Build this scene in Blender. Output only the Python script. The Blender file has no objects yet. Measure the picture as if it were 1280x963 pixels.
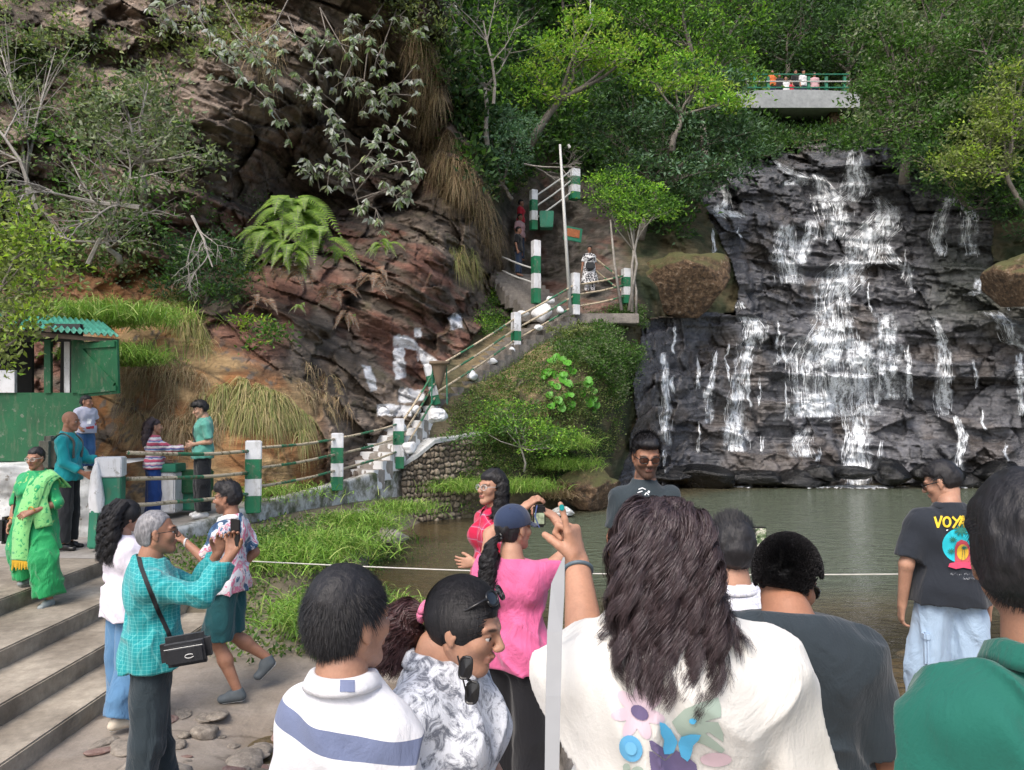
import bpy, bmesh, math, random
import numpy as np
from mathutils import Vector, Matrix, noise as mnoise
from mathutils.bvhtree import BVHTree
R = math.radians
random.seed(7)
rng = np.random.default_rng(7)
scene = bpy.context.scene
COL = scene.collection
CAMZ = 2.3
FPX = 967.0
TH = R(2.0)

# ---------------------------------------------------------------- camera helpers
def at(px, py, Y):
    """world point seen at photo pixel (px,py) at world depth Y (arrays allowed)"""
    a = (np.asarray(px, float) - 640.0); b = -(np.asarray(py, float) - 481.5)
    dx = a; dy = FPX*math.cos(TH) - b*math.sin(TH); dz = FPX*math.sin(TH) + b*math.cos(TH)
    t = np.asarray(Y, float)/dy
    return np.stack([dx*t, dy*t, CAMZ + dz*t], -1)
def V(px, py, Y):
    p = at(px, py, Y); return Vector((float(p[0]), float(p[1]), float(p[2])))

# ---------------------------------------------------------------- numpy noise
def hsh(ix, iy, iz, seed=0):
    h = (ix.astype(np.int64)*374761393 + iy.astype(np.int64)*668265263 + iz.astype(np.int64)*2147483647 + seed*1274126177) & 0xffffffff
    h = ((h ^ (h >> 13)) * 1274126177) & 0xffffffff
    h = ((h ^ (h >> 16)) * 668265263) & 0xffffffff
    return ((h ^ (h >> 15)) & 0xffffff).astype(np.float64)/float(0xffffff)
def vnoise(P, seed=0):
    P = np.asarray(P, float)
    i = np.floor(P); f = P - i; u = f*f*(3-2*f)
    i = i.astype(np.int64)
    x, y, z = i[..., 0], i[..., 1], i[..., 2]
    r = 0
    for a in (0, 1):
        wx = u[..., 0] if a else 1-u[..., 0]
        for b in (0, 1):
            wy = u[..., 1] if b else 1-u[..., 1]
            for c in (0, 1):
                wz = u[..., 2] if c else 1-u[..., 2]
                r = r + wx*wy*wz*hsh(x+a, y+b, z+c, seed)
    return r
def fbm(P, oct=4, seed=0, gain=.5):
    P = np.asarray(P, float); s = 0; a = 1; t = 0
    for o in range(oct):
        s = s + a*vnoise(P*(2.03**o)+17.3*o, seed+o); t += a; a *= gain
    return s/t
def sstep(a, b, x):
    t = np.clip((x-a)/(b-a), 0, 1); return t*t*(3-2*t)

def unit(n):
    v = rng.normal(size=(n, 3)); return v/np.linalg.norm(v, axis=1)[:, None]
def norm(v): return v/(np.linalg.norm(v, axis=-1)[..., None]+1e-9)
def ribbons(cent, wid, side):
    """cent (n,k,3), wid (n,k), side (n,k,3) -> verts, quads"""
    n, k, _ = cent.shape
    a = cent-side*wid[..., None]; b = cent+side*wid[..., None]
    v = np.stack([a, b], 2).reshape(-1, 3)
    base = (np.arange(n)*k*2)[:, None]+np.arange(k-1)[None]*2
    f = np.stack([base, base+1, base+3, base+2], -1).reshape(-1, 4)
    return v, f
# ---------------------------------------------------------------- objects
def tag(o, label=None, cat=None, group=None, kind=None):
    if label: o['label'] = label
    if cat: o['category'] = cat
    if group: o['group'] = group
    if kind: o['kind'] = kind
    return o
def empty(name, loc=(0, 0, 0), rz=0, label=None, cat=None, group=None, scale=1):
    o = bpy.data.objects.new(name, None); COL.objects.link(o)
    o.location = loc; o.rotation_euler = (0, 0, rz); o.empty_display_size = .2
    if scale != 1: o.scale = (scale,)*3
    return tag(o, label, cat, group)
def link_mesh(name, me, parent=None):
    o = bpy.data.objects.new(name, me); COL.objects.link(o)
    if parent is not None: o.parent = parent
    return o
def np_mesh(name, verts, faces, mat=None, parent=None, smooth=False, col=None, mats=None, fmat=None):
    """faces: (n,3)/(n,4) int array or list of such arrays"""
    me = bpy.data.meshes.new(name)
    verts = np.asarray(verts, np.float32)
    fl = faces if isinstance(faces, list) else [faces]
    fl = [np.asarray(f, np.int32) for f in fl if len(f)]
    nl = sum(f.size for f in fl); nf = sum(len(f) for f in fl)
    me.vertices.add(len(verts)); me.vertices.foreach_set('co', verts.ravel())
    me.loops.add(nl); me.polygons.add(nf)
    me.loops.foreach_set('vertex_index', np.concatenate([f.ravel() for f in fl]) if fl else [])
    st = []; k = 0
    for f in fl:
        n = f.shape[1]; st.append(k + np.arange(len(f))*n); k += f.size
    me.polygons.foreach_set('loop_start', np.concatenate(st).astype(np.int32))
    me.update(calc_edges=True)
    if smooth: me.polygons.foreach_set('use_smooth', np.ones(nf, bool))
    if col is not None:
        at_ = me.color_attributes.new('Col', 'FLOAT_COLOR', 'POINT')
        c = np.ones((len(verts), 4), np.float32); c[:, :3] = col
        at_.data.foreach_set('color', c.ravel())
    for m in (mats or ([mat] if mat else [])): me.materials.append(m)
    if fmat is not None: me.polygons.foreach_set('material_index', np.asarray(fmat, np.int32))
    me.update()
    return link_mesh(name, me, parent)
def grid_faces(nu, nv, mask=None):
    """grid index [j*nu+i]; returns quads"""
    i, j = np.meshgrid(np.arange(nu-1), np.arange(nv-1))
    a = (j*nu+i)
    q = np.stack([a, a+1, a+1+nu, a+nu], -1)
    q = q[mask] if mask is not None else q.reshape(-1, 4)
    return q.reshape(-1, 4)
def compact(v, f, *extra):
    used = np.zeros(len(v), bool); used[f.ravel()] = True
    idx = np.cumsum(used)-1
    return (v[used], idx[f]) + tuple(e[used] for e in extra)

class MB:
    """collects simple solids into ONE mesh"""
    def __init__(s): s.v = []; s.f = []; s.n = 0
    def add(s, v, f):
        s.v += [tuple(x) for x in v]; s.f += [tuple(i+s.n for i in q) for q in f]; s.n += len(v); return s
    def box(s, c, d, rz=0, M=None, taper=1.0, bev=0):
        x, y, z = d[0]/2, d[1]/2, d[2]/2
        bm = bmesh.new()
        vs = [bm.verts.new((sx*x*(taper if sz > 0 else 1), sy*y*(taper if sz > 0 else 1), sz*z)) for sz in (-1, 1) for sy in (-1, 1) for sx in (-1, 1)]
        for q in ((0, 2, 3, 1), (4, 5, 7, 6), (0, 1, 5, 4), (2, 6, 7, 3), (0, 4, 6, 2), (1, 3, 7, 5)): bm.faces.new([vs[i] for i in q])
        if bev: bmesh.ops.bevel(bm, geom=list(bm.edges), offset=bev, segments=2, affect='EDGES')
        T = Matrix.Translation(c) @ (M if M else Matrix.Rotation(rz, 4, 'Z'))
        bm.verts.index_update()
        s.add([T @ v.co for v in bm.verts], [[v.index for v in f.verts] for f in bm.faces]); bm.free(); return s
    def tube(s, pts, rad, seg=8, cap=True):
        pts = [Vector(p) for p in pts]; n = len(pts)
        if not hasattr(rad, '__len__'): rad = [rad]*n
        vs = []; up = Vector((0, 0, 1))
        d0 = (pts[1]-pts[0]).normalized()
        a = d0.orthogonal().normalized()
        for i, p in enumerate(pts):
            d = (pts[min(i+1, n-1)]-pts[max(i-1, 0)]).normalized()
            a = (a - d*a.dot(d)); a = a.normalized() if a.length > 1e-6 else d.orthogonal().normalized()
            b = d.cross(a)
            for k in range(seg):
                t = 2*math.pi*k/seg
                vs.append(p + (a*math.cos(t)+b*math.sin(t))*rad[i])
        fs = [(i*seg+k, i*seg+(k+1) % seg, (i+1)*seg+(k+1) % seg, (i+1)*seg+k) for i in range(n-1) for k in range(seg)]
        if cap: fs += [tuple(range(seg-1, -1, -1)), tuple((n-1)*seg+k for k in range(seg))]
        return s.add(vs, fs)
    def lathe(s, prof, c=(0, 0, 0), seg=16):
        c = Vector(c); vs = []; n = len(prof)
        for r, z in prof:
            for k in range(seg):
                t = 2*math.pi*k/seg; vs.append(c+Vector((r*math.cos(t), r*math.sin(t), z)))
        fs = [(i*seg+k, i*seg+(k+1) % seg, (i+1)*seg+(k+1) % seg, (i+1)*seg+k) for i in range(n-1) for k in range(seg)]
        fs += [tuple(range(seg-1, -1, -1)), tuple((n-1)*seg+k for k in range(seg))]
        return s.add(vs, fs)
    def prism(s, poly, axis_fn):
        """poly: list of 2D; axis_fn(u,v,w) -> point for w in 0,1"""
        n = len(poly)
        vs = [axis_fn(u, v, 0) for u, v in poly]+[axis_fn(u, v, 1) for u, v in poly]
        fs = [tuple(range(n-1, -1, -1)), tuple(range(n, 2*n))]+[(i, (i+1) % n, n+(i+1) % n, n+i) for i in range(n)]
        return s.add(vs, fs)
    def build(s, name, mat, parent=None, smooth=False):
        me = bpy.data.meshes.new(name); me.from_pydata(s.v, [], s.f)
        if mat: me.materials.append(mat)
        if smooth: me.polygons.foreach_set('use_smooth', np.ones(len(me.polygons), bool))
        me.update(); return link_mesh(name, me, parent)

# ---------------------------------------------------------------- materials
class NT:
    def __init__(s, name):
        s.m = bpy.data.materials.new(name); s.m.use_nodes = True
        s.t = s.m.node_tree; s.b = s.t.nodes['Principled BSDF']; s.out = s.t.nodes['Material Output']
    def n(s, typ, **kw):
        x = s.t.nodes.new(typ)
        for k, v in kw.items():
            if k in x.inputs: x.inputs[k].default_value = v
            elif isinstance(k, str) and hasattr(x, k): setattr(x, k, v)
        return x
    def l(s, a, b): s.t.links.new(a, b)
    def coord(s, kind='Object', scale=(1, 1, 1), rot=(0, 0, 0)):
        c = s.n('ShaderNodeTexCoord'); m = s.n('ShaderNodeMapping')
        m.inputs['Scale'].default_value = scale; m.inputs['Rotation'].default_value = rot
        s.l(c.outputs[kind], m.inputs[0]); return m.outputs[0]
    def noise(s, co, scale=5, detail=4, rough=.55, dist=0):
        x = s.n('ShaderNodeTexNoise'); x.inputs['Scale'].default_value = scale; x.inputs['Detail'].default_value = detail
        x.inputs['Roughness'].default_value = rough; x.inputs['Distortion'].default_value = dist
        s.l(co, x.inputs['Vector']); return x.outputs['Fac']
    def ramp(s, fac, stops, interp='LINEAR'):
        x = s.n('ShaderNodeValToRGB'); cr = x.color_ramp; cr.interpolation = interp
        while len(cr.elements) > len(stops): cr.elements.remove(cr.elements[-1])
        while len(cr.elements) < len(stops): cr.elements.new(.5)
        for e, (p, c) in zip(cr.elements, stops):
            e.position = p; e.color = (*c, 1) if len(c) == 3 else c
        s.l(fac, x.inputs[0]); return x.outputs[0]
    def mix(s, fac, a, b, mode='MIX'):
        x = s.n('ShaderNodeMix'); x.data_type = 'RGBA'; x.blend_type = mode
        for sock, val in ((x.inputs[0], fac), (x.inputs[6], a), (x.inputs[7], b)):
            if isinstance(val, bpy.types.NodeSocket): s.l(val, sock)
            elif hasattr(val, '__len__'): sock.default_value = (*val, 1) if len(val) == 3 else val
            else: sock.default_value = val
        return x.outputs[2]
    def math(s, op, a, b=0.0, c=0.0):
        x = s.n('ShaderNodeMath'); x.operation = op
        for i, v in enumerate((a, b, c)):
            if isinstance(v, bpy.types.NodeSocket): s.l(v, x.inputs[i])
            else: x.inputs[i].default_value = v
        return x.outputs[0]
    def bump(s, h, dist=.01, strength=1.0):
        x = s.n('ShaderNodeBump'); x.inputs['Distance'].default_value = dist; x.inputs['Strength'].default_value = strength
        s.l(h, x.inputs['Height']); s.l(x.outputs[0], s.b.inputs['Normal']); return x
    def color(s, c):
        if isinstance(c, bpy.types.NodeSocket): s.l(c, s.b.inputs['Base Color'])
        else: s.b.inputs['Base Color'].default_value = (*c, 1)
    def rough(s, r):
        if isinstance(r, bpy.types.NodeSocket): s.l(r, s.b.inputs['Roughness'])
        else: s.b.inputs['Roughness'].default_value = r
    def attr(s, name='Col'):
        x = s.n('ShaderNodeVertexColor'); x.layer_name = name; return x.outputs[0]

_mc = {}
def plain(name, col, rough=.7, var=.12, scale=20, bump=.0, metal=0, spec=None):
    if name in _mc: return _mc[name]
    t = NT(name); co = t.coord()
    n = t.noise(co, scale, 4)
    lo = tuple(max(0, c*(1-var)) for c in col); hi = tuple(min(1, c*(1+var)) for c in col)
    t.color(t.ramp(n, [(.3, lo), (.7, hi)])); t.rough(rough); t.b.inputs['Metallic'].default_value = metal
    if spec is not None: t.b.inputs['Specular IOR Level'].default_value = spec
    if bump: t.bump(n, bump)
    _mc[name] = t.m; return t.m
def vcol_mat(name, rough=.8, bump=0, scale=30, var=.25, trans=0, spec=.3, translucent=0):
    if name in _mc: return _mc[name]
    t = NT(name); co = t.coord(); n = t.noise(co, scale, 5)
    c = t.mix(1.0, t.attr(), t.ramp(n, [(.25, (1-var,)*3), (.75, (1+var,)*3)]), 'MULTIPLY')
    t.color(c); t.rough(rough); t.b.inputs['Specular IOR Level'].default_value = spec
    if bump: t.bump(n, bump)
    if translucent:
        tr = t.n('ShaderNodeBsdfTranslucent'); t.l(c, tr.inputs[0])
        mx = t.n('ShaderNodeMixShader'); mx.inputs[0].default_value = translucent
        t.l(t.b.outputs[0], mx.inputs[1]); t.l(tr.outputs[0], mx.inputs[2]); t.l(mx.outputs[0], t.out.inputs[0])
    _mc[name] = t.m; return t.m

# ---------------------------------------------------------------- camera, light
cam_d = bpy.data.cameras.new('camera'); cam = bpy.data.objects.new('camera', cam_d); COL.objects.link(cam)
cam.location = (0, 0, CAMZ); cam.rotation_euler = (R(92.0), 0, 0)
cam_d.sensor_width = 36; cam_d.lens = FPX/1280*36; cam_d.clip_start = .05; cam_d.clip_end = 2000
scene.camera = cam
SUN_EL, SUN_AZ = R(52), R(205)   # azimuth clockwise from +Y
w = bpy.data.worlds.new('World'); scene.world = w; w.use_nodes = True
bg = w.node_tree.nodes['Background']; sk = w.node_tree.nodes.new('ShaderNodeTexSky')
sk.sky_type = 'NISHITA'; sk.sun_disc = False; sk.sun_elevation = SUN_EL; sk.sun_rotation = SUN_AZ
sk.air_density = 1.0; sk.dust_density = 4.0; sk.ozone_density = 1.0
w.node_tree.links.new(sk.outputs[0], bg.inputs[0]); bg.inputs[1].default_value = .15
sl = bpy.data.lights.new('sun', 'SUN'); so = bpy.data.objects.new('sun', sl); COL.objects.link(so)
sl.energy = 1.5; sl.angle = R(30); sl.color = (1, .96, .9)
sd = Vector((math.sin(SUN_AZ)*math.cos(SUN_EL), math.cos(SUN_AZ)*math.cos(SUN_EL), math.sin(SUN_EL)))
so.rotation_euler = sd.to_track_quat('Z', 'Y').to_euler(); so.location = (0, 0, 40)
scene.view_settings.view_transform = 'Standard'; scene.view_settings.look = 'None'
scene.view_settings.exposure = .72; scene.view_settings.gamma = 1
scene.cycles.max_bounces = 6; scene.cycles.transparent_max_bounces = 16
scene.cycles.use_denoising = True
# ================================================================= terrain relief
CT = np.array([
 (-260,-220,19),(-260,100,17.5),(-260,300,16.5),(-260,500,16),(-260,700,15),
 (0,-220,20),(0,0,18.5),(0,200,17),(0,400,16),(0,600,15),(0,720,14.6),
 (150,-220,21),(150,0,19.3),(150,200,17.3),(150,330,16.8),(150,400,15.8),(160,500,14.6),(160,600,13.4),(160,700,12.8),
 (280,-220,22),(280,0,20),(280,200,18.3),(250,330,18.0),(280,420,15.6),(280,500,14.4),(300,600,13.6),(300,700,13.2),
 (210,430,15.0),(330,480,14.7),(390,560,14.9),
 (400,-220,21.5),(400,0,20.3),(400,100,20.0),(380,170,21.5),(370,240,23.2),(400,330,20.2),(420,430,18.4),(430,520,17.2),(440,590,16.6),(440,700,15.8),
 (520,-220,22.5),(520,0,21),(530,100,21.3),(470,90,23.0),(490,200,25.2),(540,250,23),(530,330,20.3),(520,430,19.6),(490,500,18.6),(480,560,18.0),(500,640,17.5),
 (600,-220,27),(600,0,25.5),(600,100,24.8),(600,200,24.2),(610,300,24.8),(590,400,22.4),(560,440,20.6),
 (550,540,18.3),(600,500,19.4),(700,420,22.2),(790,400,23.6),(790,520,23.0),(600,620,18.6),(700,610,20.0),(760,600,22.5),(700,700,19),(560,700,17.8),
 (680,300,29.5),(655,345,28.8),(690,350,28.8),(640,300,28.0),(700,200,29.5),(760,300,28),(830,310,27.5),(700,100,32),(700,0,35),(700,-220,38),(850,200,32),(850,100,35),(850,0,38),(850,-220,42),
 (830,410,26.3),(850,500,26.2),(850,590,25.9),(850,640,25.0),(830,700,24.5),
 (900,250,30.5),(900,330,28.6),(950,400,28.2),(950,500,27.2),(950,570,26.4),(950,600,25.9),
 (1060,190,33.5),(960,195,33.5),(1060,250,31.8),(1060,330,29.8),(1060,400,28.5),(1060,480,27.6),(1060,520,27.3),(1060,570,26.6),(1060,606,26.0),(1060,700,25),
 (1180,230,31.0),(1180,330,29.5),(1180,400,28.4),(1180,500,27.2),(1180,560,26.4),(1180,605,25.8),(1180,700,25),
 (1290,400,27.6),(1290,330,28.3),(1290,500,26.8),(1290,605,25.5),(1290,700,24.8),(1500,300,27),(1500,600,24),(1500,700,24),
 (1000,165,38),(1040,120,42),(980,60,46),(980,-220,50),(1100,120,38),
 (1150,160,32.5),(1200,100,32),(1280,0,31),(1280,250,29.5),(1280,-220,33),(1500,-220,30),(1500,100,28),
], float)
def tps_fit(P, val):
    n = len(P); X = P/200.0
    r2 = ((X[:, None]-X[None])**2).sum(-1)
    K = .5*r2*np.log(r2+1e-12)+np.eye(n)*.004
    A = np.zeros((n+3, n+3)); A[:n, :n] = K; Q = np.c_[np.ones(n), X]; A[:n, n:] = Q; A[n:, :n] = Q.T
    return X, np.linalg.solve(A, np.r_[val, 0, 0, 0])
_X, _W = tps_fit(CT[:, :2], CT[:, 2])
def depth_base(px, py):
    sh = np.shape(px); p = np.stack([np.ravel(px), np.ravel(py)], -1)/200.0
    out = np.empty(len(p))
    for s in range(0, len(p), 40000):
        q = p[s:s+40000]; r2 = ((q[:, None]-_X[None])**2).sum(-1)
        out[s:s+40000] = (.5*r2*np.log(r2+1e-12)) @ _W[:-3] + _W[-3] + q @ _W[-2:]
    return out.reshape(sh)

def strata(P, n, u, scales, seed=0, warp=.35):
    """blocky bedding: returns displacement towards the viewer (metres)"""
    n = np.array(n, float); n /= np.linalg.norm(n); u = np.array(u, float); u /= np.linalg.norm(u)
    w1 = fbm(P*.45, 3, seed+5)-.5; w2 = fbm(P*1.7, 3, seed+9)-.5
    s = P @ n + warp*2.2*w1 + .12*w2; a = P @ u + .8*w2
    d = np.zeros(len(P)); crack = np.zeros(len(P))
    for k, (t, L, amp) in enumerate(scales):
        q = s/t + .35*vnoise(np.stack([s/t*0+k, a/L*.7, s*0], -1), seed+k)
        i = np.floor(q); f = q-i
        off = hsh(i, i*0+k, i*0, seed+31)
        b = a/L + off*7.3; j = np.floor(b); g = b-j
        h0 = hsh(i, j, i*0+k, seed+57)
        hn = hsh(i, j+1, i*0+k, seed+57); hu = hsh(i+1, i*0+np.floor(a/L+hsh(i+1, i*0+k, i*0, seed+31)*7.3), i*0+k, seed+57)
        e = .06
        h = h0 + (hn-h0)*sstep(1-e, 1, g)
        h = h + (hu-h)*sstep(.9, 1, f)*.8
        d += amp*(h-.5 + .25*(f-.5))
        cr = np.minimum(np.minimum(f, 1-f)*t, np.minimum(g, 1-g)*L)
        crack = np.maximum(crack, (1-sstep(0, .05*t+.008, cr))*min(1, amp*3))
    return d, crack

STEP = 1.4
def facets(P, n, u, L, seed):
    """broken angular blocks: every cell is a tilted plane"""
    n = np.array(n, float); n /= np.linalg.norm(n); u = np.array(u, float); u -= n*(u@n); u /= np.linalg.norm(u); v = np.cross(n, u)
    Q = np.stack([P@u, P@v, P@n], -1); Q = (Q+(np.stack([fbm(P*.9, 2, seed+40), fbm(P*.9, 2, seed+41), fbm(P*.9, 2, seed+42)], -1)-.5)*.5*np.array(L))/np.array(L)
    I = np.floor(Q); best = np.full(len(P), 9.0); sec = np.full(len(P), 9.0); out = np.zeros(len(P))
    for a in (-1, 0, 1):
        for b in (-1, 0, 1):
            for c in (-1, 0, 1):
                J = I+np.array([a, b, c]); x, y, z = J[:, 0], J[:, 1], J[:, 2]
                f = np.stack([x+hsh(x, y, z, seed), y+hsh(x, y, z, seed+1), z+hsh(x, y, z, seed+2)], -1); D = Q-f; d = (D*D).sum(-1); w = d < best
                sec = np.where(w, best, np.minimum(sec, d)); t = (hsh(x, y, z, seed+3)-.5)*1.0+D[:, 0]*(hsh(x, y, z, seed+4)-.5)*1.3+D[:, 2]*(hsh(x, y, z, seed+5)-.35)*1.0
                out = np.where(w, t, out); best = np.where(w, d, best)
    return out, 1-sstep(0, .10, np.sqrt(sec)-np.sqrt(best))
gx = np.arange(-260, 1500, STEP); gy = np.arange(-215, 690, STEP)
PX, PY = np.meshgrid(gx, gy); NU, NV = len(gx), len(gy)
D0 = depth_base(PX[::4, ::4], PY[::4, ::4])
def upsamp(A, sy, sx):     # bilinear upsample of the coarse grid
    yy = np.arange(sy)/4.0; xx = np.arange(sx)/4.0
    y0 = np.clip(np.floor(yy).astype(int), 0, A.shape[0]-2); x0 = np.clip(np.floor(xx).astype(int), 0, A.shape[1]-2)
    fy = (yy-y0)[:, None]; fx = (xx-x0)[None]
    a = A[y0][:, x0]; b = A[y0][:, x0+1]; c = A[y0+1][:, x0]; d = A[y0+1][:, x0+1]
    return (a*(1-fx)+b*fx)*(1-fy)+(c*(1-fx)+d*fx)*fy
D0 = upsamp(D0, NV, NU)
def inpoly(px, py, poly):
    poly = np.asarray(poly, float); r = np.zeros(np.shape(px), bool); n = len(poly)
    for i in range(n):
        x1, y1 = poly[i]; x2, y2 = poly[(i+1) % n]
        c = ((y1 > py) != (y2 > py)) & (px < (x2-x1)*(py-y1)/((y2-y1) if y2 != y1 else 1e-9)+x1)
        r ^= c
    return r
def segdist(px, py, x1, y1, x2, y2):
    dx, dy = x2-x1, y2-y1; t = np.clip(((px-x1)*dx+(py-y1)*dy)/(dx*dx+dy*dy+1e-9), 0, 1)
    return np.hypot(px-x1-t*dx, py-y1-t*dy), t
def polysd(px, py, poly):
    poly = np.asarray(poly, float); d = np.full(np.shape(px), 1e9)
    for i in range(len(poly)):
        a = poly[i]; b = poly[(i+1) % len(poly)]
        d = np.minimum(d, segdist(px, py, a[0], a[1], b[0], b[1])[0])
    return np.where(inpoly(px, py, poly), -d, d)

FALLS = [(800,398),(835,396),(915,392),(925,360),(868,225),(900,214),(960,190),(1010,178),(1100,172),(1150,215),(1235,225),(1245,330),(1600,300),(1600,760),(770,760),(765,640),(790,560)]
HILL = [(520,-400),(560,60),(600,200),(625,330),(640,372),(560,452),(520,520),(505,560),(520,700),(525,800),(760,800),(765,640),(790,560),(800,398),(835,396),(915,392),(925,360),(868,225),(900,214),(960,190),(1010,178),(1100,172),(1150,215),(1235,225),(1245,330),(1900,300),(1900,-400)]
nzw = fbm(np.stack([PX/40, PY/40, PX*0], -1), 3, 3)*22-11
mF = inpoly(PX+nzw, PY+nzw*.5, FALLS)
mH = inpoly(PX+nzw, PY, HILL) & ~mF
mC = ~(mF | mH)
P0 = at(PX, PY, D0).reshape(-1, 3)
iF, iH, iC = (m.ravel() for m in (mF, mH, mC))
disp = np.zeros(len(P0)); crk = np.zeros(len(P0))
# left cliff: beds dip down to the right, blocky and overhanging
d, c = strata(P0[iC], (.42, -.12, .9), (.86, .2, -.42), [(1.7, 2.6, 1.35), (.75, 1.25, .62), (.30, .62, .26), (.11, .34, .08)], 3, .2)
f1, c1 = facets(P0[iC], (.42, -.12, .9), (.86, .2, -.42), (1.9, 1.3, .62), 300); f2, c2 = facets(P0[iC], (.42, -.12, .9), (.86, .2, -.42), (.5, .42, .26), 330)
disp[iC] = d*.72+f1*.72+f2*.13; crk[iC] = np.maximum(c*.6, np.maximum(c1*.9, c2*.35))
d, c = strata(P0[iF], (.06, -.25, 1), (1, .1, 0), [(1.9, 3.3, 1.25), (.8, 1.7, .62), (.30, .95, .20), (.11, .5, .045)], 11, .22)
f1, c1 = facets(P0[iF], (.06, -.25, 1), (1, .1, 0), (2.3, 1.6, .9), 360); f2, c2 = facets(P0[iF], (.06, -.25, 1), (1, .1, 0), (.8, .6, .34), 390)
disp[iF] = d*.66+f1*.46+f2*.13; crk[iF] = np.maximum(c*.6, np.maximum(c1*.9, c2*.5))
disp[iH] = (fbm(P0[iH]*.6, 5, 21)-.5)*1.6
disp += (fbm(P0*2.2, 4, 41)-.5)*.22
# smooth mound of dry earth low on the left, painted patches flatter
mound = 1-sstep(-10, 30, polysd(PX, PY, [(120,400),(200,400),(300,455),(390,500),(395,600),(120,640)])).ravel()
disp = disp*(1-.78*mound)
fadeb = sstep(-2, 3, (PY.ravel()-700))
Dn = D0.ravel() - disp*(D0.ravel()/20.0)
DN = Dn.reshape(PX.shape)
P = at(PX.ravel(), PY.ravel(), Dn)
def surf_depth(px, py):
    """displaced relief depth (bilinear) at photo pixels"""
    x = (np.asarray(px, float)-gx[0])/STEP; y = (np.asarray(py, float)-gy[0])/STEP
    x0 = np.clip(np.floor(x).astype(int), 0, NU-2); y0 = np.clip(np.floor(y).astype(int), 0, NV-2)
    fx = np.clip(x-x0, 0, 1); fy = np.clip(y-y0, 0, 1)
    return (DN[y0, x0]*(1-fx)+DN[y0, x0+1]*fx)*(1-fy)+(DN[y0+1, x0]*(1-fx)+DN[y0+1, x0+1]*fx)*fy
def lerp(a, b, t): return a+(b-a)*np.asarray(t)[..., None]
def C(*c): return np.array(c, float)
px_, py_ = PX.ravel(), PY.ravel()
n1 = fbm(P*.5, 4, 60); n2 = fbm(P*1.6, 4, 61); n3 = fbm(P*6, 3, 62); nst = fbm(np.stack([P[:, 0]*1.2+P[:, 2]*.6, P[:, 1], (P[:, 2]+.45*P[:, 0])*5], -1), 3, 63)
rock = lerp(C(.085, .075, .068)[None], C(.22, .19, .17)[None], sstep(.35, .65, n2*.5+nst*.5))
rock = lerp(rock, C(.17, .078, .062)[None], sstep(.46, .58, n1)*sstep(.3, .6, nst)*.75*sstep(150, 330, py_+px_*.1))
rock = lerp(rock, C(.30, .25, .225)[None], (1-sstep(60, 300, np.hypot((px_-130)*.8, py_-40)))*sstep(.35, .6, n2))
rock = lerp(rock, C(.30, .15, .06)[None], sstep(.55, .7, n1*.6+n3*.4)*(1-sstep(0, 60, np.hypot(px_-300, (py_-50)*.7)))*.8)
rock = lerp(rock, C(.045, .055, .022)[None], sstep(.56, .68, n2*.6+n3*.4)*.5)
soil = lerp(C(.26, .13, .055)[None], C(.33, .24, .13)[None], sstep(.4, .6, n2)); soil = lerp(soil, C(.13, .12, .11)[None], sstep(.55, .62, n3*.5+n1*.5))
rock = lerp(rock, soil, mound*.9)
bx_ = np.exp(-((px_-150)/70)**2-((py_-360)/30)**2); rock = lerp(rock, C(.25, .13, .06)[None], np.clip(bx_*1.2, 0, .8))
rock = lerp(rock, C(.02, .018, .016)[None], np.clip(crk, 0, 1)*.6)
PAINT = [[(453,457),(463,458),(471,487),(462,488)],[(491,424),(503,418),(521,428),(523,452),(520,437),(506,436),(507,472),(495,476),(492,450)],[(521,432),(548,452),(549,463),(538,470),(526,450)],
         [(561,396),(575,392),(579,410),(563,412)],[(519,411),(527,412),(527,424),(519,422)],[(500,484),(530,489),(532,500),(497,502)],[(470,505),(515,507),(515,519),(472,520)],[(534,510),(556,510),(556,527),(536,528)]]
pm = np.zeros(len(P0))
wx = (fbm(np.stack([px_/7, py_/7, px_*0], -1), 2, 77)-.5)*6
for pl in PAINT:
    sel = (px_ > 440) & (px_ < 590) & (py_ > 380) & (py_ < 540)
    pm[sel] = np.maximum(pm[sel], 1-sstep(-.6, 1.2, polysd(px_[sel]+wx[sel], py_[sel]+wx[sel], pl)))
rock = lerp(rock, C(.74, .75, .77)[None], pm*(1-sstep(.62, .7, n3)*.6))
hill = lerp(C(.028, .035, .018)[None], C(.07, .06, .035)[None], sstep(.4, .65, n2))
hill = lerp(hill, C(.20, .15, .085)[None], sstep(.4, .55, n1*.5+n3*.5)*(1-sstep(40, 130, np.hypot(px_-660, (py_-470)*1.3)))*.8)
hill = lerp(hill, rock*.8, (1-sstep(-20, 10, polysd(px_, py_, [(640,200),(760,200),(800,380),(760,400),(640,420),(600,330)])))*.8)
hill = lerp(hill, C(.14, .11, .085)[None], np.exp(-((px_-570)/70)**2-((py_-600)/50)**2)*.9)
fall = lerp(C(.052, .054, .062)[None], C(.165, .165, .18)[None], sstep(.32, .68, n2*.45+n3*.3+nst*.25))
fall = lerp(fall, C(.15, .11, .075)[None], sstep(.52, .64, n1)*.4)
fall = lerp(fall, C(.03, .03, .033)[None], np.clip(crk, 0, 1)*.5)
fall = lerp(fall, C(.05, .06, .03)[None], (1-sstep(-30, 20, polysd(px_, py_, [(1170,300),(1300,310),(1300,420),(1150,400)])))*.5)
rock = np.clip(rock*np.where(pm[:, None] > .3, 1, np.array([1.28, 1.18, 1.05])[None]), 0, .8); hill = hill*1.5; fall = fall*.84
colr = np.where(iF[:, None], fall, np.where(iH[:, None], hill, rock))

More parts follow.
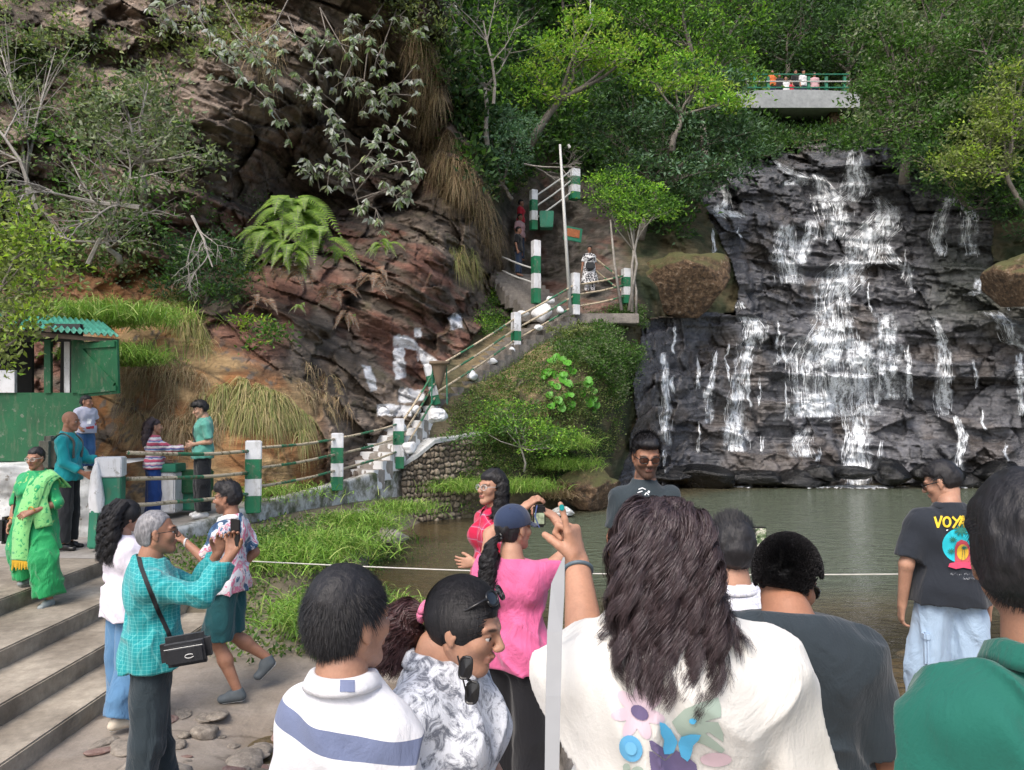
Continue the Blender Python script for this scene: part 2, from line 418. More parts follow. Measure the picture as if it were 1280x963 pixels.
def rock_mat(name, wet, scale):
    t = NT(name); co = t.coord()
    a = t.noise(co, scale, 8, .65); b = t.noise(co, scale*5, 6, .7)
    st = t.noise(t.coord(scale=(.6, .6, 4.0), rot=(0, R(25), 0)), scale*1.2, 6, .7)
    c = t.mix(1, t.attr(), t.ramp(a, [(.25, (.62, .62, .62)), (.75, (1.35, 1.35, 1.35))]), 'MULTIPLY')
    c = t.mix(1, c, t.ramp(st, [(.3, (.68, .68, .68)), (.7, (1.25, 1.25, 1.25))]), 'MULTIPLY')
    t.color(c)
    hh = t.math('ADD', t.math('MULTIPLY', a, 1.0), t.math('ADD', t.math('MULTIPLY', b, .35), t.math('MULTIPLY', st, .8)))
    t.bump(hh, .09, .9)
    if wet: t.rough(t.ramp(a, [(.3, (.14,)*3), (.7, (.42,)*3)])); t.b.inputs['Specular IOR Level'].default_value = .65
    else: t.rough(.85); t.b.inputs['Specular IOR Level'].default_value = .25
    return t.m
M_CLIFF = rock_mat('layered cliff rock', False, 2.2); M_WET = rock_mat('wet dark rock', True, 2.0); M_HILL = rock_mat('earth and roots', False, 2.5)
qm = grid_faces(NU, NV)
qc = qm[:, 0]
for nm, msk, mat, lab in (('cliff', iC, M_CLIFF, 'tall layered grey and reddish cliff behind the walkway'), ('hillside', iH, M_HILL, 'earthy wooded hillside'), ('rock_face', iF, M_WET, 'wet dark stepped rock under the waterfall')):
    q = qm[msk[qc]]
    v, f, cc = compact(P, q, colr)
    f = f[:, ::-1]
    o = np_mesh(nm, v, f, mat, col=cc, smooth=False); tag(o, lab, kind='structure')

# ---------------------------------------------------------------- shore ground, pool
POOL = [(-1.3, 8.2), (-1.6, 9.6), (-2.1, 11.5), (-2.45, 14.4), (-1.9, 17.4), (-.8, 19), (1.2, 20.6), (3.2, 23.5), (5.5, 25.5), (8, 26.6), (20, 27), (30, 27), (30, 7), (12, 7.6), (6, 7.4), (4.2, 7.6), (2, 7.2), (.3, 7.6)]
gxx = np.arange(-16, 26, .07); gyy = np.arange(-8, 29, .07)
GX, GY = np.meshgrid(gxx, gyy)
sdp = polysd(GX[::3, ::3], GY[::3, ::3], POOL)
def ups(A, k, sy, sx):
    yy = np.arange(sy)/k; xx = np.arange(sx)/k
    y0 = np.clip(np.floor(yy).astype(int), 0, A.shape[0]-2); x0 = np.clip(np.floor(xx).astype(int), 0, A.shape[1]-2)
    fy = (yy-y0)[:, None]; fx = (xx-x0)[None]
    return (A[y0][:, x0]*(1-fx)+A[y0][:, x0+1]*fx)*(1-fy)+(A[y0+1][:, x0]*(1-fx)+A[y0+1][:, x0+1]*fx)*fy
SD = ups(sdp, 3, *GX.shape)
g3 = np.stack([GX, GY, GX*0], -1)
na = fbm(g3*.7, 4, 101); nb = fbm(g3*3, 3, 102)
WATERZ = -.15
near = np.where(GY < 12, sstep(0, 1.2, SD), sstep(0, .5, SD))
lowshore = (-.16 + .10*(na-.5)*2)                        # stony shallows
flat = .01 + .05*sstep(5.2, 2.5, GY)*0
dryk = sstep(-1.2, -1.7, GX)                    # dry concrete on the left
land = lowshore*(1-dryk) + flat*dryk
land = land + .5*sstep(4.2, .8, GY+.15*GX)*(1)
land = land + sstep(-1.6, -2.6, GX)*sstep(7.4, 9.5, GY)*.34*(1-sstep(13, 15, GY)*.2)
land = np.where(GY > 8.4, land+.25*sstep(0, 1.0, SD)*sstep(8.2, 9.5, GY), land)
pud = np.exp(-((GX+1.75)/.55)**2-((GY-5.75)/.5)**2)+np.exp(-((GX+1.0)/.6)**2-((GY-5.6)/.9)**2)
land = land - .17*np.clip(pud, 0, 1)
land = land + (nb-.5)*(.10*(1-dryk)+.012) + (na-.5)*.05
bed = -.24 - 1.1*sstep(0, 3.5, -SD)*sstep(7.5, 11, GY+na*2) - .15*(nb-.5)
HG = np.where(SD > 0, land*near + (1-near)*np.minimum(land, -.2), bed)
HG = np.where(SD > 0, HG, np.minimum(bed, -.2))
def ground_z(x, y):
    i = int(round((x-gxx[0])/.07)); j = int(round((y-gyy[0])/.07))
    return float(HG[min(max(j, 0), len(gyy)-1), min(max(i, 0), len(gxx)-1)])
gc = lerp(C(.20, .175, .145)[None, None], C(.30, .26, .22)[None, None], sstep(.35, .65, fbm(g3*1.3, 4, 103)))
gc = lerp(gc, C(.2, .15, .1)[None, None], sstep(.5, .62, fbm(g3*2.2, 4, 104))*(.25+.6*(1-dryk)))
gc = lerp(gc, C(.17, .12, .06)[None, None], (1-sstep(-.25, -.1, HG)))
gc = lerp(gc, C(.06, .07, .035)[None, None], (1-sstep(-.9, -.4, HG)))
gc = lerp(gc, C(.10, .085, .05)[None, None], sstep(7.6, 8.4, GY)*sstep(0, .3, SD)*.8)
t = NT('trodden concrete and silt'); co = t.coord()
a = t.noise(co, 3.5, 8, .6); b = t.noise(co, 40, 5, .7)
vor = t.n('ShaderNodeTexVoronoi'); vor.feature = 'DISTANCE_TO_EDGE'; vor.inputs['Scale'].default_value = .55; 
t.l(t.mix(.25, co, t.noise(co, 2.5, 4)), vor.inputs['Vector'])
ck = t.ramp(vor.outputs[0], [(0, (.45, .42, .4)), (.012, (1, 1, 1))])
c = t.mix(1, t.attr(), t.ramp(a, [(.25, (.72, .7, .68)), (.75, (1.22, 1.22, 1.22))]), 'MULTIPLY')
c = t.mix(1, c, t.ramp(b, [(.3, (.86,)*3), (.7, (1.12,)*3)]), 'MULTIPLY'); c = t.mix(.7, c, ck, 'MULTIPLY')
t.color(c); t.rough(.8); t.bump(t.math('ADD', t.math('MULTIPLY', a, 1.2), t.math('MULTIPLY', b, .25)), .03, .8)
v = np.stack([GX, GY, HG], -1).reshape(-1, 3)
gq = grid_faces(len(gxx), len(gyy))
tag(np_mesh('ground', v, gq, t.m, col=gc.reshape(-1, 3), smooth=True), 'concrete and stony shore', kind='structure')

# water: transparent where shallow, silty green where deep (silt amount follows the real depth below)
WX = np.arange(-3.2, 27, .12); WY = np.arange(3.2, 28.6, .12)
wX, wY = np.meshgrid(WX, WY)
sdw = polysd(wX[::2, ::2], wY[::2, ::2], POOL); sdw = ups(sdw, 2, *wX.shape)
dpt = sstep(-.2, 3.2, -sdw)*sstep(7.2, 12.5, wY)
murk = np.clip(.16+.80*dpt, 0, .965)
wn = fbm(np.stack([wX, wY, wX*0], -1)*.5, 3, 120)
wc = lerp(C(.22, .185, .11)[None, None], C(.115, .135, .095)[None, None], sstep(.1, .9, dpt+(wn-.5)*.3))
t = NT('pool water'); t.b.inputs['Roughness'].default_value = .6
ma = t.n('ShaderNodeVertexColor'); ma.layer_name = 'Col'
t.l(ma.outputs[0], t.b.inputs['Base Color']); t.b.inputs['Specular IOR Level'].default_value = 0
tr = t.n('ShaderNodeBsdfTransparent'); tr.inputs[0].default_value = (.82, .76, .6, 1)
m1 = t.n('ShaderNodeMixShader'); t.l(ma.outputs[1], m1.inputs[0]); t.l(tr.outputs[0], m1.inputs[1]); t.l(t.b.outputs[0], m1.inputs[2])
gl = t.n('ShaderNodeBsdfGlossy'); gl.inputs['Roughness'].default_value = .09
fr = t.n('ShaderNodeFresnel'); fr.inputs[0].default_value = 1.36
m2 = t.n('ShaderNodeMixShader'); t.l(fr.outputs[0], m2.inputs[0]); t.l(m1.outputs[0], m2.inputs[1]); t.l(gl.outputs[0], m2.inputs[2]); t.l(m2.outputs[0], t.out.inputs[0])
w1 = t.noise(t.coord(scale=(1, 2.6, 1)), 2.6, 3, .5, .6); w2 = t.noise(t.coord(scale=(1, 2.2, 1)), 9, 3, .5, .4)
bp = t.bump(t.math('ADD', w1, t.math('MULTIPLY', w2, .35)), .07, .8)
t.l(bp.outputs[0], gl.inputs['Normal']); t.l(bp.outputs[0], fr.inputs['Normal'])
me_o = np_mesh('pool_water', np.stack([wX, wY, wX*0+WATERZ], -1).reshape(-1, 3), grid_faces(len(WX), len(WY)), t.m, smooth=True, col=wc.reshape(-1, 3))
ca = me_o.data.color_attributes['Col']; arr = np.ones((wX.size, 4), np.float32); arr[:, :3] = wc.reshape(-1, 3); arr[:, 3] = murk.ravel(); ca.data.foreach_set('color', arr.ravel())
tag(me_o, 'green brown pool water at the foot of the falls', kind='structure')

# ---------------------------------------------------------------- waterfall streams
# streams: list of (polyline px,py), half width at nodes, strand count
ST = [
 ([(1068,188),(1070,215),(1066,240),(1050,252)], [6,14,20,30], 330),
 ([(1095,245),(1110,262),(1100,285),(1085,300),(1080,330)], [6,14,26,26,20], 620),
 ([(1070,325),(1052,348),(1040,372),(1042,400),(1036,430)], [24,30,20,22,36], 640),
 ([(1040,420),(1030,450),(1032,490),(1034,522)], [36,42,44,44], 720),
 ([(1075,425),(1078,450),(1078,500),(1084,520)], [10,12,18,22], 130),
 ([(1068,520),(1072,545),(1070,575),(1074,606)], [16,14,17,18], 480),
 ([(1010,535),(1000,555),(1006,572)], [8,14,16], 70),
 ([(1040,250),(1045,275),(1040,300)], [24,20,12], 150),
 ([(985,280),(980,310),(990,355)], [8,16,20], 150),
 ([(1015,275),(1010,300),(1000,330)], [8,10,8], 60),
 ([(905,228),(908,250),(905,262),(922,272)], [3,6,12,20], 170),
 ([(892,285),(893,325)], [2,2], 20),
 ([(925,378),(928,385)], [4,8], 40),
 ([(935,395),(945,410),(935,440),(928,470),(920,510),(922,565)], [14,18,12,12,14,14], 420),
 ([(895,440),(890,470),(884,500),(884,530)], [3,4,5,6], 70),
 ([(829,440),(830,480),(833,510),(832,558)], [4,6,8,6], 110),
 ([(1133,430),(1136,460),(1138,500)], [3,4,3], 70),
 ([(1165,395),(1178,425),(1182,460),(1178,500),(1180,520)], [3,8,10,12,8], 210),
 ([(1196,520),(1204,545),(1200,570),(1200,602)], [4,6,5,7], 210),
 ([(1190,245),(1178,270),(1170,300),(1175,320)], [10,10,10,6], 130),
 ([(1205,245),(1212,270),(1210,300),(1214,320)], [8,10,10,8], 150),
 ([(1240,390),(1256,405),(1262,425),(1290,440)], [10,12,10,12], 190),
 ([(1275,440),(1280,500),(1278,520)], [6,8,8], 50),
 ([(1222,348),(1228,362),(1210,370)], [6,10,10], 50),
 ([(1135,335),(1140,355),(1142,365)], [3,4,3], 30),
 ([(960,200),(1000,222),(990,232)], [6,12,20], 60),
 ([(1020,215),(1030,235),(1040,250)], [6,12,20], 90),
 ([(1100,300),(1120,330),(1135,340)], [8,12,10], 50),
 ([(1105,390),(1110,440),(1112,500)], [16,20,22], 60),
 ([(985,540),(1060,522),(1140,515),(1200,522)], [4,5,4,3], 120),
]
_r = random.Random(4)
for _ in range(34):      # thin trickles all over the wet face
    x = _r.uniform(815, 1275); y = _r.choice([_r.uniform(270, 400), _r.uniform(400, 560), _r.uniform(420, 560)]); L = _r.uniform(14, 50); h = _r.uniform(.8, 2.6)
    if x < 915 and y < 410: y += 130
    if x > 1150 and y < 330: x -= 100
    ST.insert(0, ([(x, y), (x+_r.uniform(-3, 3), y+L*.5), (x+_r.uniform(-4, 4), min(y+L, 590))], [h*.6, h, h], int(L*.5)))
def fall_depth(dd):
    dd = dd.copy()
    for j in range(1, dd.shape[1]): dd[:, j] = np.minimum(dd[:, j], dd[:, j-1]+.035)
    return dd
SV = []; SF = []; SA = []; sn = 0
for si, (pl, hw, cnt) in enumerate(ST[:-1]):
    pl = np.array(pl, float); hw = np.array(hw, float)*1.2; seg = np.hypot(*(pl[1:]-pl[:-1]).T); cum = np.r_[0, np.cumsum(seg)]; tot = cum[-1]; n = int(tot/1.3)+2; ss = np.linspace(0, tot, n); m = int(max(hw)*2/1.3)+4
    uu = np.linspace(-1, 1, m)[:, None]; cx = np.interp(ss, cum, pl[:, 0])[None]; cy = np.interp(ss, cum, pl[:, 1])[None]; w_ = np.interp(ss, cum, hw)[None]
    wob = (fbm(np.stack([ss/9, ss*0+si, ss*0], -1), 3, 71)-.5)[None]*8
    rg = .55+.9*fbm(np.stack([ss/10, ss*0+si+4, ss*0], -1), 3, 81)[None]; rg2 = .55+.9*fbm(np.stack([ss/10, ss*0+si+9, ss*0], -1), 3, 82)[None]
    x = cx+uu*w_*np.where(uu < 0, rg, rg2)+wob; y = cy+uu*0; dd = fall_depth(surf_depth(x, y))-.045; v = at(x, y, dd).reshape(-1, 3)
    # long streaks that split and join, thin at the margins and at the head of each stream
    st_ = fbm(np.stack([x/3.2+(fbm(np.stack([x/12, y/12, x*0], -1), 2, 5)-.5)*3, y/16, x*0+si], -1), 3, 73); lr = fbm(np.stack([x/9, y/14, x*0+si], -1), 3, 74)
    a = (1-np.abs(uu)**2.0)*np.clip(np.minimum(ss, tot-ss+2)/5, 0, 1)[None]*(.50*np.exp(-(uu*1.6)**2)+.85*sstep(.36, .58, st_))*(.35+.75*sstep(.34, .54, lr))*min(1, cnt/tot/max(hw)*.6+.58)
    SV.append(v); SF.append(grid_faces(n, m)+sn); SA.append(a.ravel()); sn += len(v)
tw_ = NT('translucent falling water'); va = tw_.n('ShaderNodeVertexColor'); va.layer_name = 'Col'; tw_.color((.80, .84, .88)); tw_.rough(.35)
nn_ = tw_.noise(tw_.coord(scale=(1, 1, .22)), 13, 6, .72, .3); al = tw_.math('MULTIPLY', va.outputs[1], tw_.ramp(nn_, [(.36, (.10,)*3), (.52, (1, 1, 1)), (.62, (1.5,)*3)])); al = tw_.math('MINIMUM', tw_.math('MULTIPLY', al, 1.35), .96)
tt_ = tw_.n('ShaderNodeBsdfTransparent'); mm_ = tw_.n('ShaderNodeMixShader'); tw_.l(al, mm_.inputs[0]); tw_.l(tt_.outputs[0], mm_.inputs[1]); tw_.l(tw_.b.outputs[0], mm_.inputs[2]); tw_.l(mm_.outputs[0], tw_.out.inputs[0])
so_ = np_mesh('waterfall_sheets', np.concatenate(SV), np.concatenate(SF), tw_.m, smooth=True, col=np.ones((sn, 3)))
arr = np.ones((sn, 4), np.float32); arr[:, 3] = np.concatenate(SA); so_.data.color_attributes['Col'].data.foreach_set('color', arr.ravel()); tag(so_, 'thin white sheets of falling water', kind='structure')
cents = []; wids = []
for si, (pl, hw, cnt) in enumerate(ST):
    pl = np.array(pl, float); hw = np.array(hw, float)
    seg = np.hypot(*(pl[1:]-pl[:-1]).T); cum = np.r_[0, np.cumsum(seg)]; tot = cum[-1]
    K = 9
    cnt = int(cnt*.8)
    s0 = rng.random(cnt)*tot*.98; ln = np.minimum(rng.choice([4, 6, 9, 14, 20], cnt)*rng.uniform(.7, 1.3, cnt), tot)
    horiz = si == len(ST)-1
    s = np.clip(s0[:, None]-ln[:, None]*.25+ln[:, None]*np.linspace(0, 1, K)[None], 0, tot)
    cx = np.interp(s, cum, pl[:, 0]); cy = np.interp(s, cum, pl[:, 1]); w_ = np.interp(s, cum, hw)
    u = np.where(rng.random(cnt) < .6, rng.normal(0, .42, cnt), rng.uniform(-1.15, 1.15, cnt)).clip(-1.5, 1.5)
    wig = (vnoise(np.stack([s/6, u[:, None]*5+s*0, s*0+si], -1), 5)-.5)*2.2
    if horiz: x = cx+wig; y = cy+u[:, None]*w_+wig*.3
    else: x = cx+u[:, None]*w_+wig; y = cy+(rng.random(cnt)*2-1)[:, None]*2
    dens = fbm(np.stack([x[:, 4]/5.5, y[:, 4]/11, x[:, 4]*0+3], -1), 3, 55); keep = dens > rng.uniform(.30, .60, cnt); x = x[keep]; y = y[keep]; cnt = len(x)
    dd = surf_depth(x, y)
    # falling water leaves the rock a little: smooth depth along the strand and stay in front
    dd = fall_depth(dd)-rng.uniform(.06, .12, cnt)[:, None]
    cents.append(at(x, y, dd)); prof = np.sin(np.linspace(.12, math.pi-.12, K))[None]
    wids.append(prof*rng.choice([.005, .008, .012, .020], cnt, p=[.5, .33, .13, .04])[:, None]*rng.uniform(.6, 1.3, (cnt, K)))
cen = np.concatenate(cents); wd = np.concatenate(wids)
side = np.zeros_like(cen); an = rng.uniform(-.6, .6, len(cen)); side[..., 0] = np.cos(an)[:, None]; side[..., 1] = np.sin(an)[:, None]
v, f = ribbons(cen, wd, side)
M_FOAM = plain('falling white water', (.80, .83, .86), .45, .05, 30)
tag(np_mesh('waterfall_water', v, f, M_FOAM, smooth=True), 'white waterfall streams over dark rock', kind='structure')
# foam where the streams meet the pool
fv = []; ff = []
for (fx_, fw, n_) in ((1074, 34, 700), (1200, 14, 160), (925, 20, 60), (1010, 24, 90)):
    x = fx_+rng.normal(0, fw*.6, n_); yy = 25.6-np.abs(rng.normal(0, .35, n_))
    c = np.stack([(x-640)/FPX*yy, yy, np.full(n_, WATERZ+.012)], -1)
    r = rng.uniform(.01, .06, n_)
    for i in range(n_):
        k = len(fv); a0 = rng.random()*6
        for j in range(5):
            fv.append(c[i]+[r[i]*1.8*math.cos(a0+j*1.256), r[i]*math.sin(a0+j*1.256), rng.uniform(0, .03)])
        ff.append((k, k+1, k+2)); ff.append((k, k+2, k+3)); ff.append((k, k+3, k+4))
tag(np_mesh('foam', np.array(fv), np.array(ff), M_FOAM), 'white foam at the foot of the falls', kind='stuff')
# ================================================================= built things
def paint_mat(name, bands, wear=.3, rough=.6):
    """bands: [(z_from, colour)] in object space, worn paint over concrete"""
    t = NT(name); c = t.n('ShaderNodeTexCoord'); sp = t.n('ShaderNodeSeparateXYZ'); t.l(c.outputs['Object'], sp.inputs[0])
    co = t.coord(); n = t.noise(co, 9, 6, .7); n2 = t.noise(co, 2.5, 5, .6)
    z = t.math('ADD', sp.outputs[2], t.math('MULTIPLY', t.math('SUBTRACT', n, .5), .03))
    zf = t.math('DIVIDE', z, 2.0)
    col = t.ramp(zf, [(b[0]/2.0, b[1]) for b in bands], 'CONSTANT') if len(bands) > 1 else None
    col = col if col is not None else t.mix(0, bands[0][1], bands[0][1])
    col = t.mix(t.math('MULTIPLY', t.math('GREATER_THAN', n, .61), wear*2), col, (.25, .23, .2)); n3 = t.noise(t.coord(scale=(3, 3, .6)), 5, 6, .7); col = t.mix(t.ramp(n3, [(.52, (0, 0, 0)), (.72, (.55,)*3)]), col, (.16, .14, .10))
    col = t.mix(1, col, t.ramp(n2, [(.3, (.72, .72, .70)), (.65, (1.05, 1.05, 1.05))]), 'MULTIPLY')
    t.color(col); t.rough(rough); t.bump(n, .008); return t.m
GREEN = (.010, .17, .075); WHITE = (.74, .75, .78)
M_POST = paint_mat('green and white banded paint', [(0, GREEN), (.26, WHITE), (.52, GREEN), (.82, WHITE)])
M_POSTR = paint_mat('white and green banded paint', [(0, WHITE), (.26, GREEN), (.55, WHITE), (.85, WHITE)])
M_GREEN = paint_mat('dark green gloss paint', [(0, (.004, .095, .034))], .2)
M_GREENT = paint_mat('teal green paint', [(0, (.02, .20, .12))], .25)
M_WHITE = paint_mat('whitewash', [(0, WHITE)], .3)
M_WHITED = paint_mat('dirty whitewash', [(0, (.55, .56, .56))], .6)
def conc(name, lo, hi, sc=3, bump=.02):
    t = NT(name); co = t.coord(); a = t.noise(co, sc, 8, .65); b = t.noise(co, sc*9, 5, .7)
    c = t.ramp(a, [(.3, lo), (.52, tuple((x+y)/2 for x, y in zip(lo, hi))), (.7, hi)])
    c = t.mix(1, c, t.ramp(b, [(.3, (.8,)*3), (.7, (1.15,)*3)]), 'MULTIPLY'); t.color(c); t.rough(.85)
    t.bump(t.math('ADD', a, t.math('MULTIPLY', b, .3)), bump, .8); return t.m
M_CONC = conc('weathered concrete', (.17, .15, .125), (.40, .36, .31))
M_CONCD = conc('damp stained concrete', (.13, .105, .078), (.44, .385, .31), 1.7, .03)
M_STONE = conc('grey stone', (.11, .10, .09), (.30, .27, .24), 3, .04)
M_WALK = conc('worn walkway concrete', (.24, .22, .20), (.38, .35, .32), 1.3, .01)
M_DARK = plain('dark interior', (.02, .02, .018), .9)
M_METAL = plain('galvanised pipe', (.48, .48, .46), .45, .15, 30)
def rail_mat():
    t = NT('cream and green painted pipe'); c = t.n('ShaderNodeTexCoord'); sp = t.n('ShaderNodeSeparateXYZ'); t.l(c.outputs['Object'], sp.inputs[0])
    n = t.noise(t.coord(), 14, 5, .7)
    k = t.math('FRACT', t.math('MULTIPLY', sp.outputs[1], .8)); g = t.math('GREATER_THAN', k, .62)
    col = t.mix(g, (.50, .42, .30), (.03, .16, .08)); col = t.mix(t.math('GREATER_THAN', n, .56), col, (.20, .15, .09))
    t.color(col); t.rough(.55); return t.m
M_RAIL = rail_mat()
M_BARKY = None

# --- steps on the left going down to the shore, landing
st = empty('concrete_steps', (-4.7, 6, 0), 0, 'four broad stained concrete steps going down from the landing at the left edge', 'steps')
for i, (x1, x0, z) in enumerate(((-3.12, -3.70, .15), (-3.5, -4.2, .30), (-3.98, -4.85, .45))):
    m = MB(); yb0, yb1 = 1.5, 9.2-.1*i
    sk_ = .035
    m.box((0, 0, 0), (x1-x0, yb1-yb0, z+.4), bev=.012)
    o = m.build('step', M_CONCD, st); o.location = ((x0+x1)/2+4.7, (yb0+yb1)/2-6, z/2-.2)
m = MB(); m.box((0, 0, 0), (9.0, 13.0, .6), bev=.012); o = m.build('landing', M_CONCD, st); o.location = (-9.15+4.7, 8.0-6, .30)

# --- walkway
WKO = [(-4.66, 9.0, .600), (-4.35, 10.4, .68), (-4.02, 11.9, .75), (-3.7, 13.3, .80), (-3.38, 14.7, .84), (-2.95, 15.9, .92), (-2.6, 17.0, 1.0)]
WKI = [(-8.5, 9.4, .600), (-7.4, 11.2, .68), (-6.6, 12.8, .75), (-5.9, 14.0, .80), (-5.3, 15.4, .84), (-4.7, 16.6, .92), (-4.3, 17.8, 1.0)]
vs = []; fs = []
for a, b in zip(WKO, WKI):
    for k in range(5):
        q = k/4; vs.append((a[0]+(b[0]-a[0])*q, a[1]+(b[1]-a[1])*q, a[2]+(b[2]-a[2])*q+.004))
for i in range(len(WKO)-1):
    for k in range(4): a = i*5+k; fs.append((a, a+5, a+6, a+1))
tag(np_mesh('walkway', np.array(vs), np.array(fs)[:, ::-1], M_WALK), 'grey concrete walkway', kind='structure')
def strip_wall(name, pts, h0, h1, th, mat, jit=.02, sub=6):
    """wall following pts; top at z+h1, bottom at z-h0"""
    P_ = []
    for a, b in zip(pts[:-1], pts[1:]):
        for k in range(sub): q = k/sub; P_.append([a[j]+(b[j]-a[j])*q for j in range(3)])
    P_.append(list(pts[-1])); P_ = np.array(P_, float)
    T = np.gradient(P_[:, :2], axis=0); T /= np.linalg.norm(T, axis=1)[:, None]; N = np.stack([T[:, 1], -T[:, 0]], 1)
    n = len(P_); rows = []
    prof = [(0, -h0)]+[(0, -h0+(h0+h1)*q) for q in (.25, .5, .75, .94)]+[(-.02, h1), (-th+.02, h1), (-th, h1-.04), (-th, -h0)]
    for off, z in prof:
        j = (fbm(np.stack([P_[:, 0]*2, P_[:, 1]*2, P_[:, 2]*0+z*3+off], 1), 3, 9)-.5)*2*jit
        rows.append(np.stack([P_[:, 0]+N[:, 0]*(off+j), P_[:, 1]+N[:, 1]*(off+j), P_[:, 2]+z+j], 1))
    v = np.stack(rows, 1).reshape(-1, 3); k = len(prof)
    i, j = np.meshgrid(np.arange(n-1), np.arange(k-1)); a = (i*k+j).ravel()
    return np_mesh(name, v, np.stack([a, a+k, a+k+1, a+1], -1), mat)
KERB = [(x+.02, y, z) for x, y, z in WKO]+[(-2.35, 17.6, 1.35)]
t = NT('mossy whitewashed kerb wall'); co = t.coord(); a = t.noise(co, 3, 7, .65); b = t.noise(co, 12, 5, .7)
c = t.ramp(a, [(.36, (.10, .12, .06)), (.46, (.28, .27, .22)), (.58, (.58, .58, .55))]); t.color(t.mix(1, c, t.ramp(b, [(.3, (.75,)*3), (.7, (1.1,)*3)]), 'MULTIPLY')); t.rough(.9); t.bump(a, .02)
M_KERB = t.m
tag(strip_wall('kerb_wall', KERB, .75, .10, .16, M_KERB), 'low whitewashed mossy wall along the outer edge of the walkway', 'wall')

# --- staircases
def stairs(name, A, B, width, n, label, mat=M_STONE, side=1, skew=0):
    A = Vector(A); B = Vector(B); d = (B-A); run = Vector((d.x, d.y, 0)); L = run.length; u = run.normalized(); nl = Vector((-u.y, u.x, 0))*side
    rt = empty(name, A, math.atan2(u.y, u.x), label, 'staircase')
    for i in range(n):
        z = d.z*(i+1)/n; ww = width*(1+random.uniform(-.06, .06)); m = MB()
        M = Matrix.Rotation(random.uniform(-.03, .03), 4, 'Z')
        m.box((0, 0, 0), (L/n+.10, ww, d.z/n+.25), M=M, bev=.015)
        o = m.build('step', mat, rt); o.location = (L*(i+.5)/n+.03, side*(ww/2-.05), z-(d.z/n+.25)/2)
    return rt
t = NT('stone step with whitewashed riser'); co = t.coord(); a = t.noise(co, 5, 7, .65); g = t.n('ShaderNodeNewGeometry'); sp = t.n('ShaderNodeSeparateXYZ'); t.l(g.outputs['Normal'], sp.inputs[0])
st_ = t.ramp(a, [(.3, (.17, .15, .13)), (.7, (.36, .33, .30))])
wf = t.math('MULTIPLY', t.math('LESS_THAN', sp.outputs[2], .6), t.math('LESS_THAN', t.noise(co, 1.1, 4), .52))
t.color(t.mix(wf, st_, (.68, .69, .70))); t.rough(.85); t.bump(a, .02); M_STEPW = t.m
S0 = (-2.9, 16.2, .92); S1 = (-1.75, 18.7, 2.45); S2 = (.15, 21.2, 4.0); S3 = (1.85, 22.9, 5.1)
stairs('stone_staircase', S0, S1, 1.5, 9, 'lowest flight of stone steps with whitewashed risers beside the painted rocks', M_STEPW)
stairs('stone_staircase', S1, S2, 1.15, 10, 'middle flight of stone steps climbing along the grassy embankment', M_STONE)
stairs('stone_staircase', S2, S3, 1.3, 7, 'upper flight of stone steps reaching the landing under the lamp pole', M_STONE)
# landing and flight above
m = MB(); m.box((-.15, .15, 0), (1.9, 1.2, .3), bev=.02); m.box((-.1, 1.1, .12), (2.0, 1.1, .3), bev=.02); m.box((-.2, 2.2, .30), (2.2, 1.7, .36), bev=.02)
o = m.build('stone_landing', M_STONE); o.location = (3.0, 23.5, 5.10); tag(o, 'stone landing at the top of the stairs where the woman in the patterned dress stands', 'landing')
stairs('stone_staircase', (1.75, 23.6, 5.25), (.6, 26.6, 7.0), 1.6, 10, 'steep shaded flight of steps where three people come down under the cliff', M_STONE, 1)
# whitewashed boulder beside the steps and stones
def rock_mesh(seed, sx, sy, sz, sub=4, rough_=.25):
    bm = bmesh.new(); bmesh.ops.create_icosphere(bm, subdivisions=sub, radius=1)
    v = np.array([x.co for x in bm.verts]); f = np.array([[q.index for q in p.verts] for p in bm.faces]); bm.free()
    q = v+seed*3.7
    d = 1+(fbm(q*1.1, 3, seed)-.5)*2*rough_*1.6+(fbm(q*3.5, 5, seed+1)-.5)*rough_*1.0
    # planar chips
    r2 = np.random.default_rng(seed)
    w_ = v*d[:, None]
    for _ in range(7):
        nn = r2.normal(size=3); nn /= np.linalg.norm(nn); h = r2.uniform(.62, .9); k = w_@nn-h; w_ -= np.where(k > 0, k*.85, 0)[:, None]*nn
    return w_*np.array([sx, sy, sz]), f
def rock(name, px, py, Y, size, seed, mat, label, cat='boulder', group=None, rz=0, kind=None, sub=5, par=None):
    v, f = rock_mesh(seed, *size, sub=sub)
    o = np_mesh(name, v, f, mat, smooth=True); o.location = V(px, py, Y); o.rotation_euler = (0, 0, rz)
    return tag(o, label, cat, group, kind)
t = NT('mossy brown boulder'); co = t.coord(); a = t.noise(co, 1.6, 7, .65); b = t.noise(co, 7, 6, .7); g = t.n('ShaderNodeNewGeometry'); sp = t.n('ShaderNodeSeparateXYZ'); t.l(g.outputs['Normal'], sp.inputs[0])
c = t.ramp(b, [(.34, (.035, .025, .018)), (.5, (.13, .08, .045)), (.58, (.22, .14, .08)), (.70, (.38, .34, .28))]); c = t.mix(t.ramp(t.math('ADD', t.math('MULTIPLY', sp.outputs[2], .5), a), [(.62, (0, 0, 0)), (.9, (1, 1, 1))]), c, (.10, .10, .035)); t.color(c); t.rough(.85); t.bump(t.math('ADD', b, t.math('MULTIPLY', a, 2)), .12); M_BOULD = t.m
rock('boulder', 855, 357, 26.4, (1.75, 1.3, 1.12), 5, M_BOULD, 'large brown mossy boulder perched beside the small leaning tree left of the falls')
rock('boulder', 1292, 352, 25.5, (1.35, 1.3, 1.0), 8, M_BOULD, 'dark brown boulder at the right edge of the falls')
rock('boulder', 735, 612, 19.6, (.85, .7, .5), 12, M_BOULD, 'lichen spotted boulder at the pool edge below the embankment')
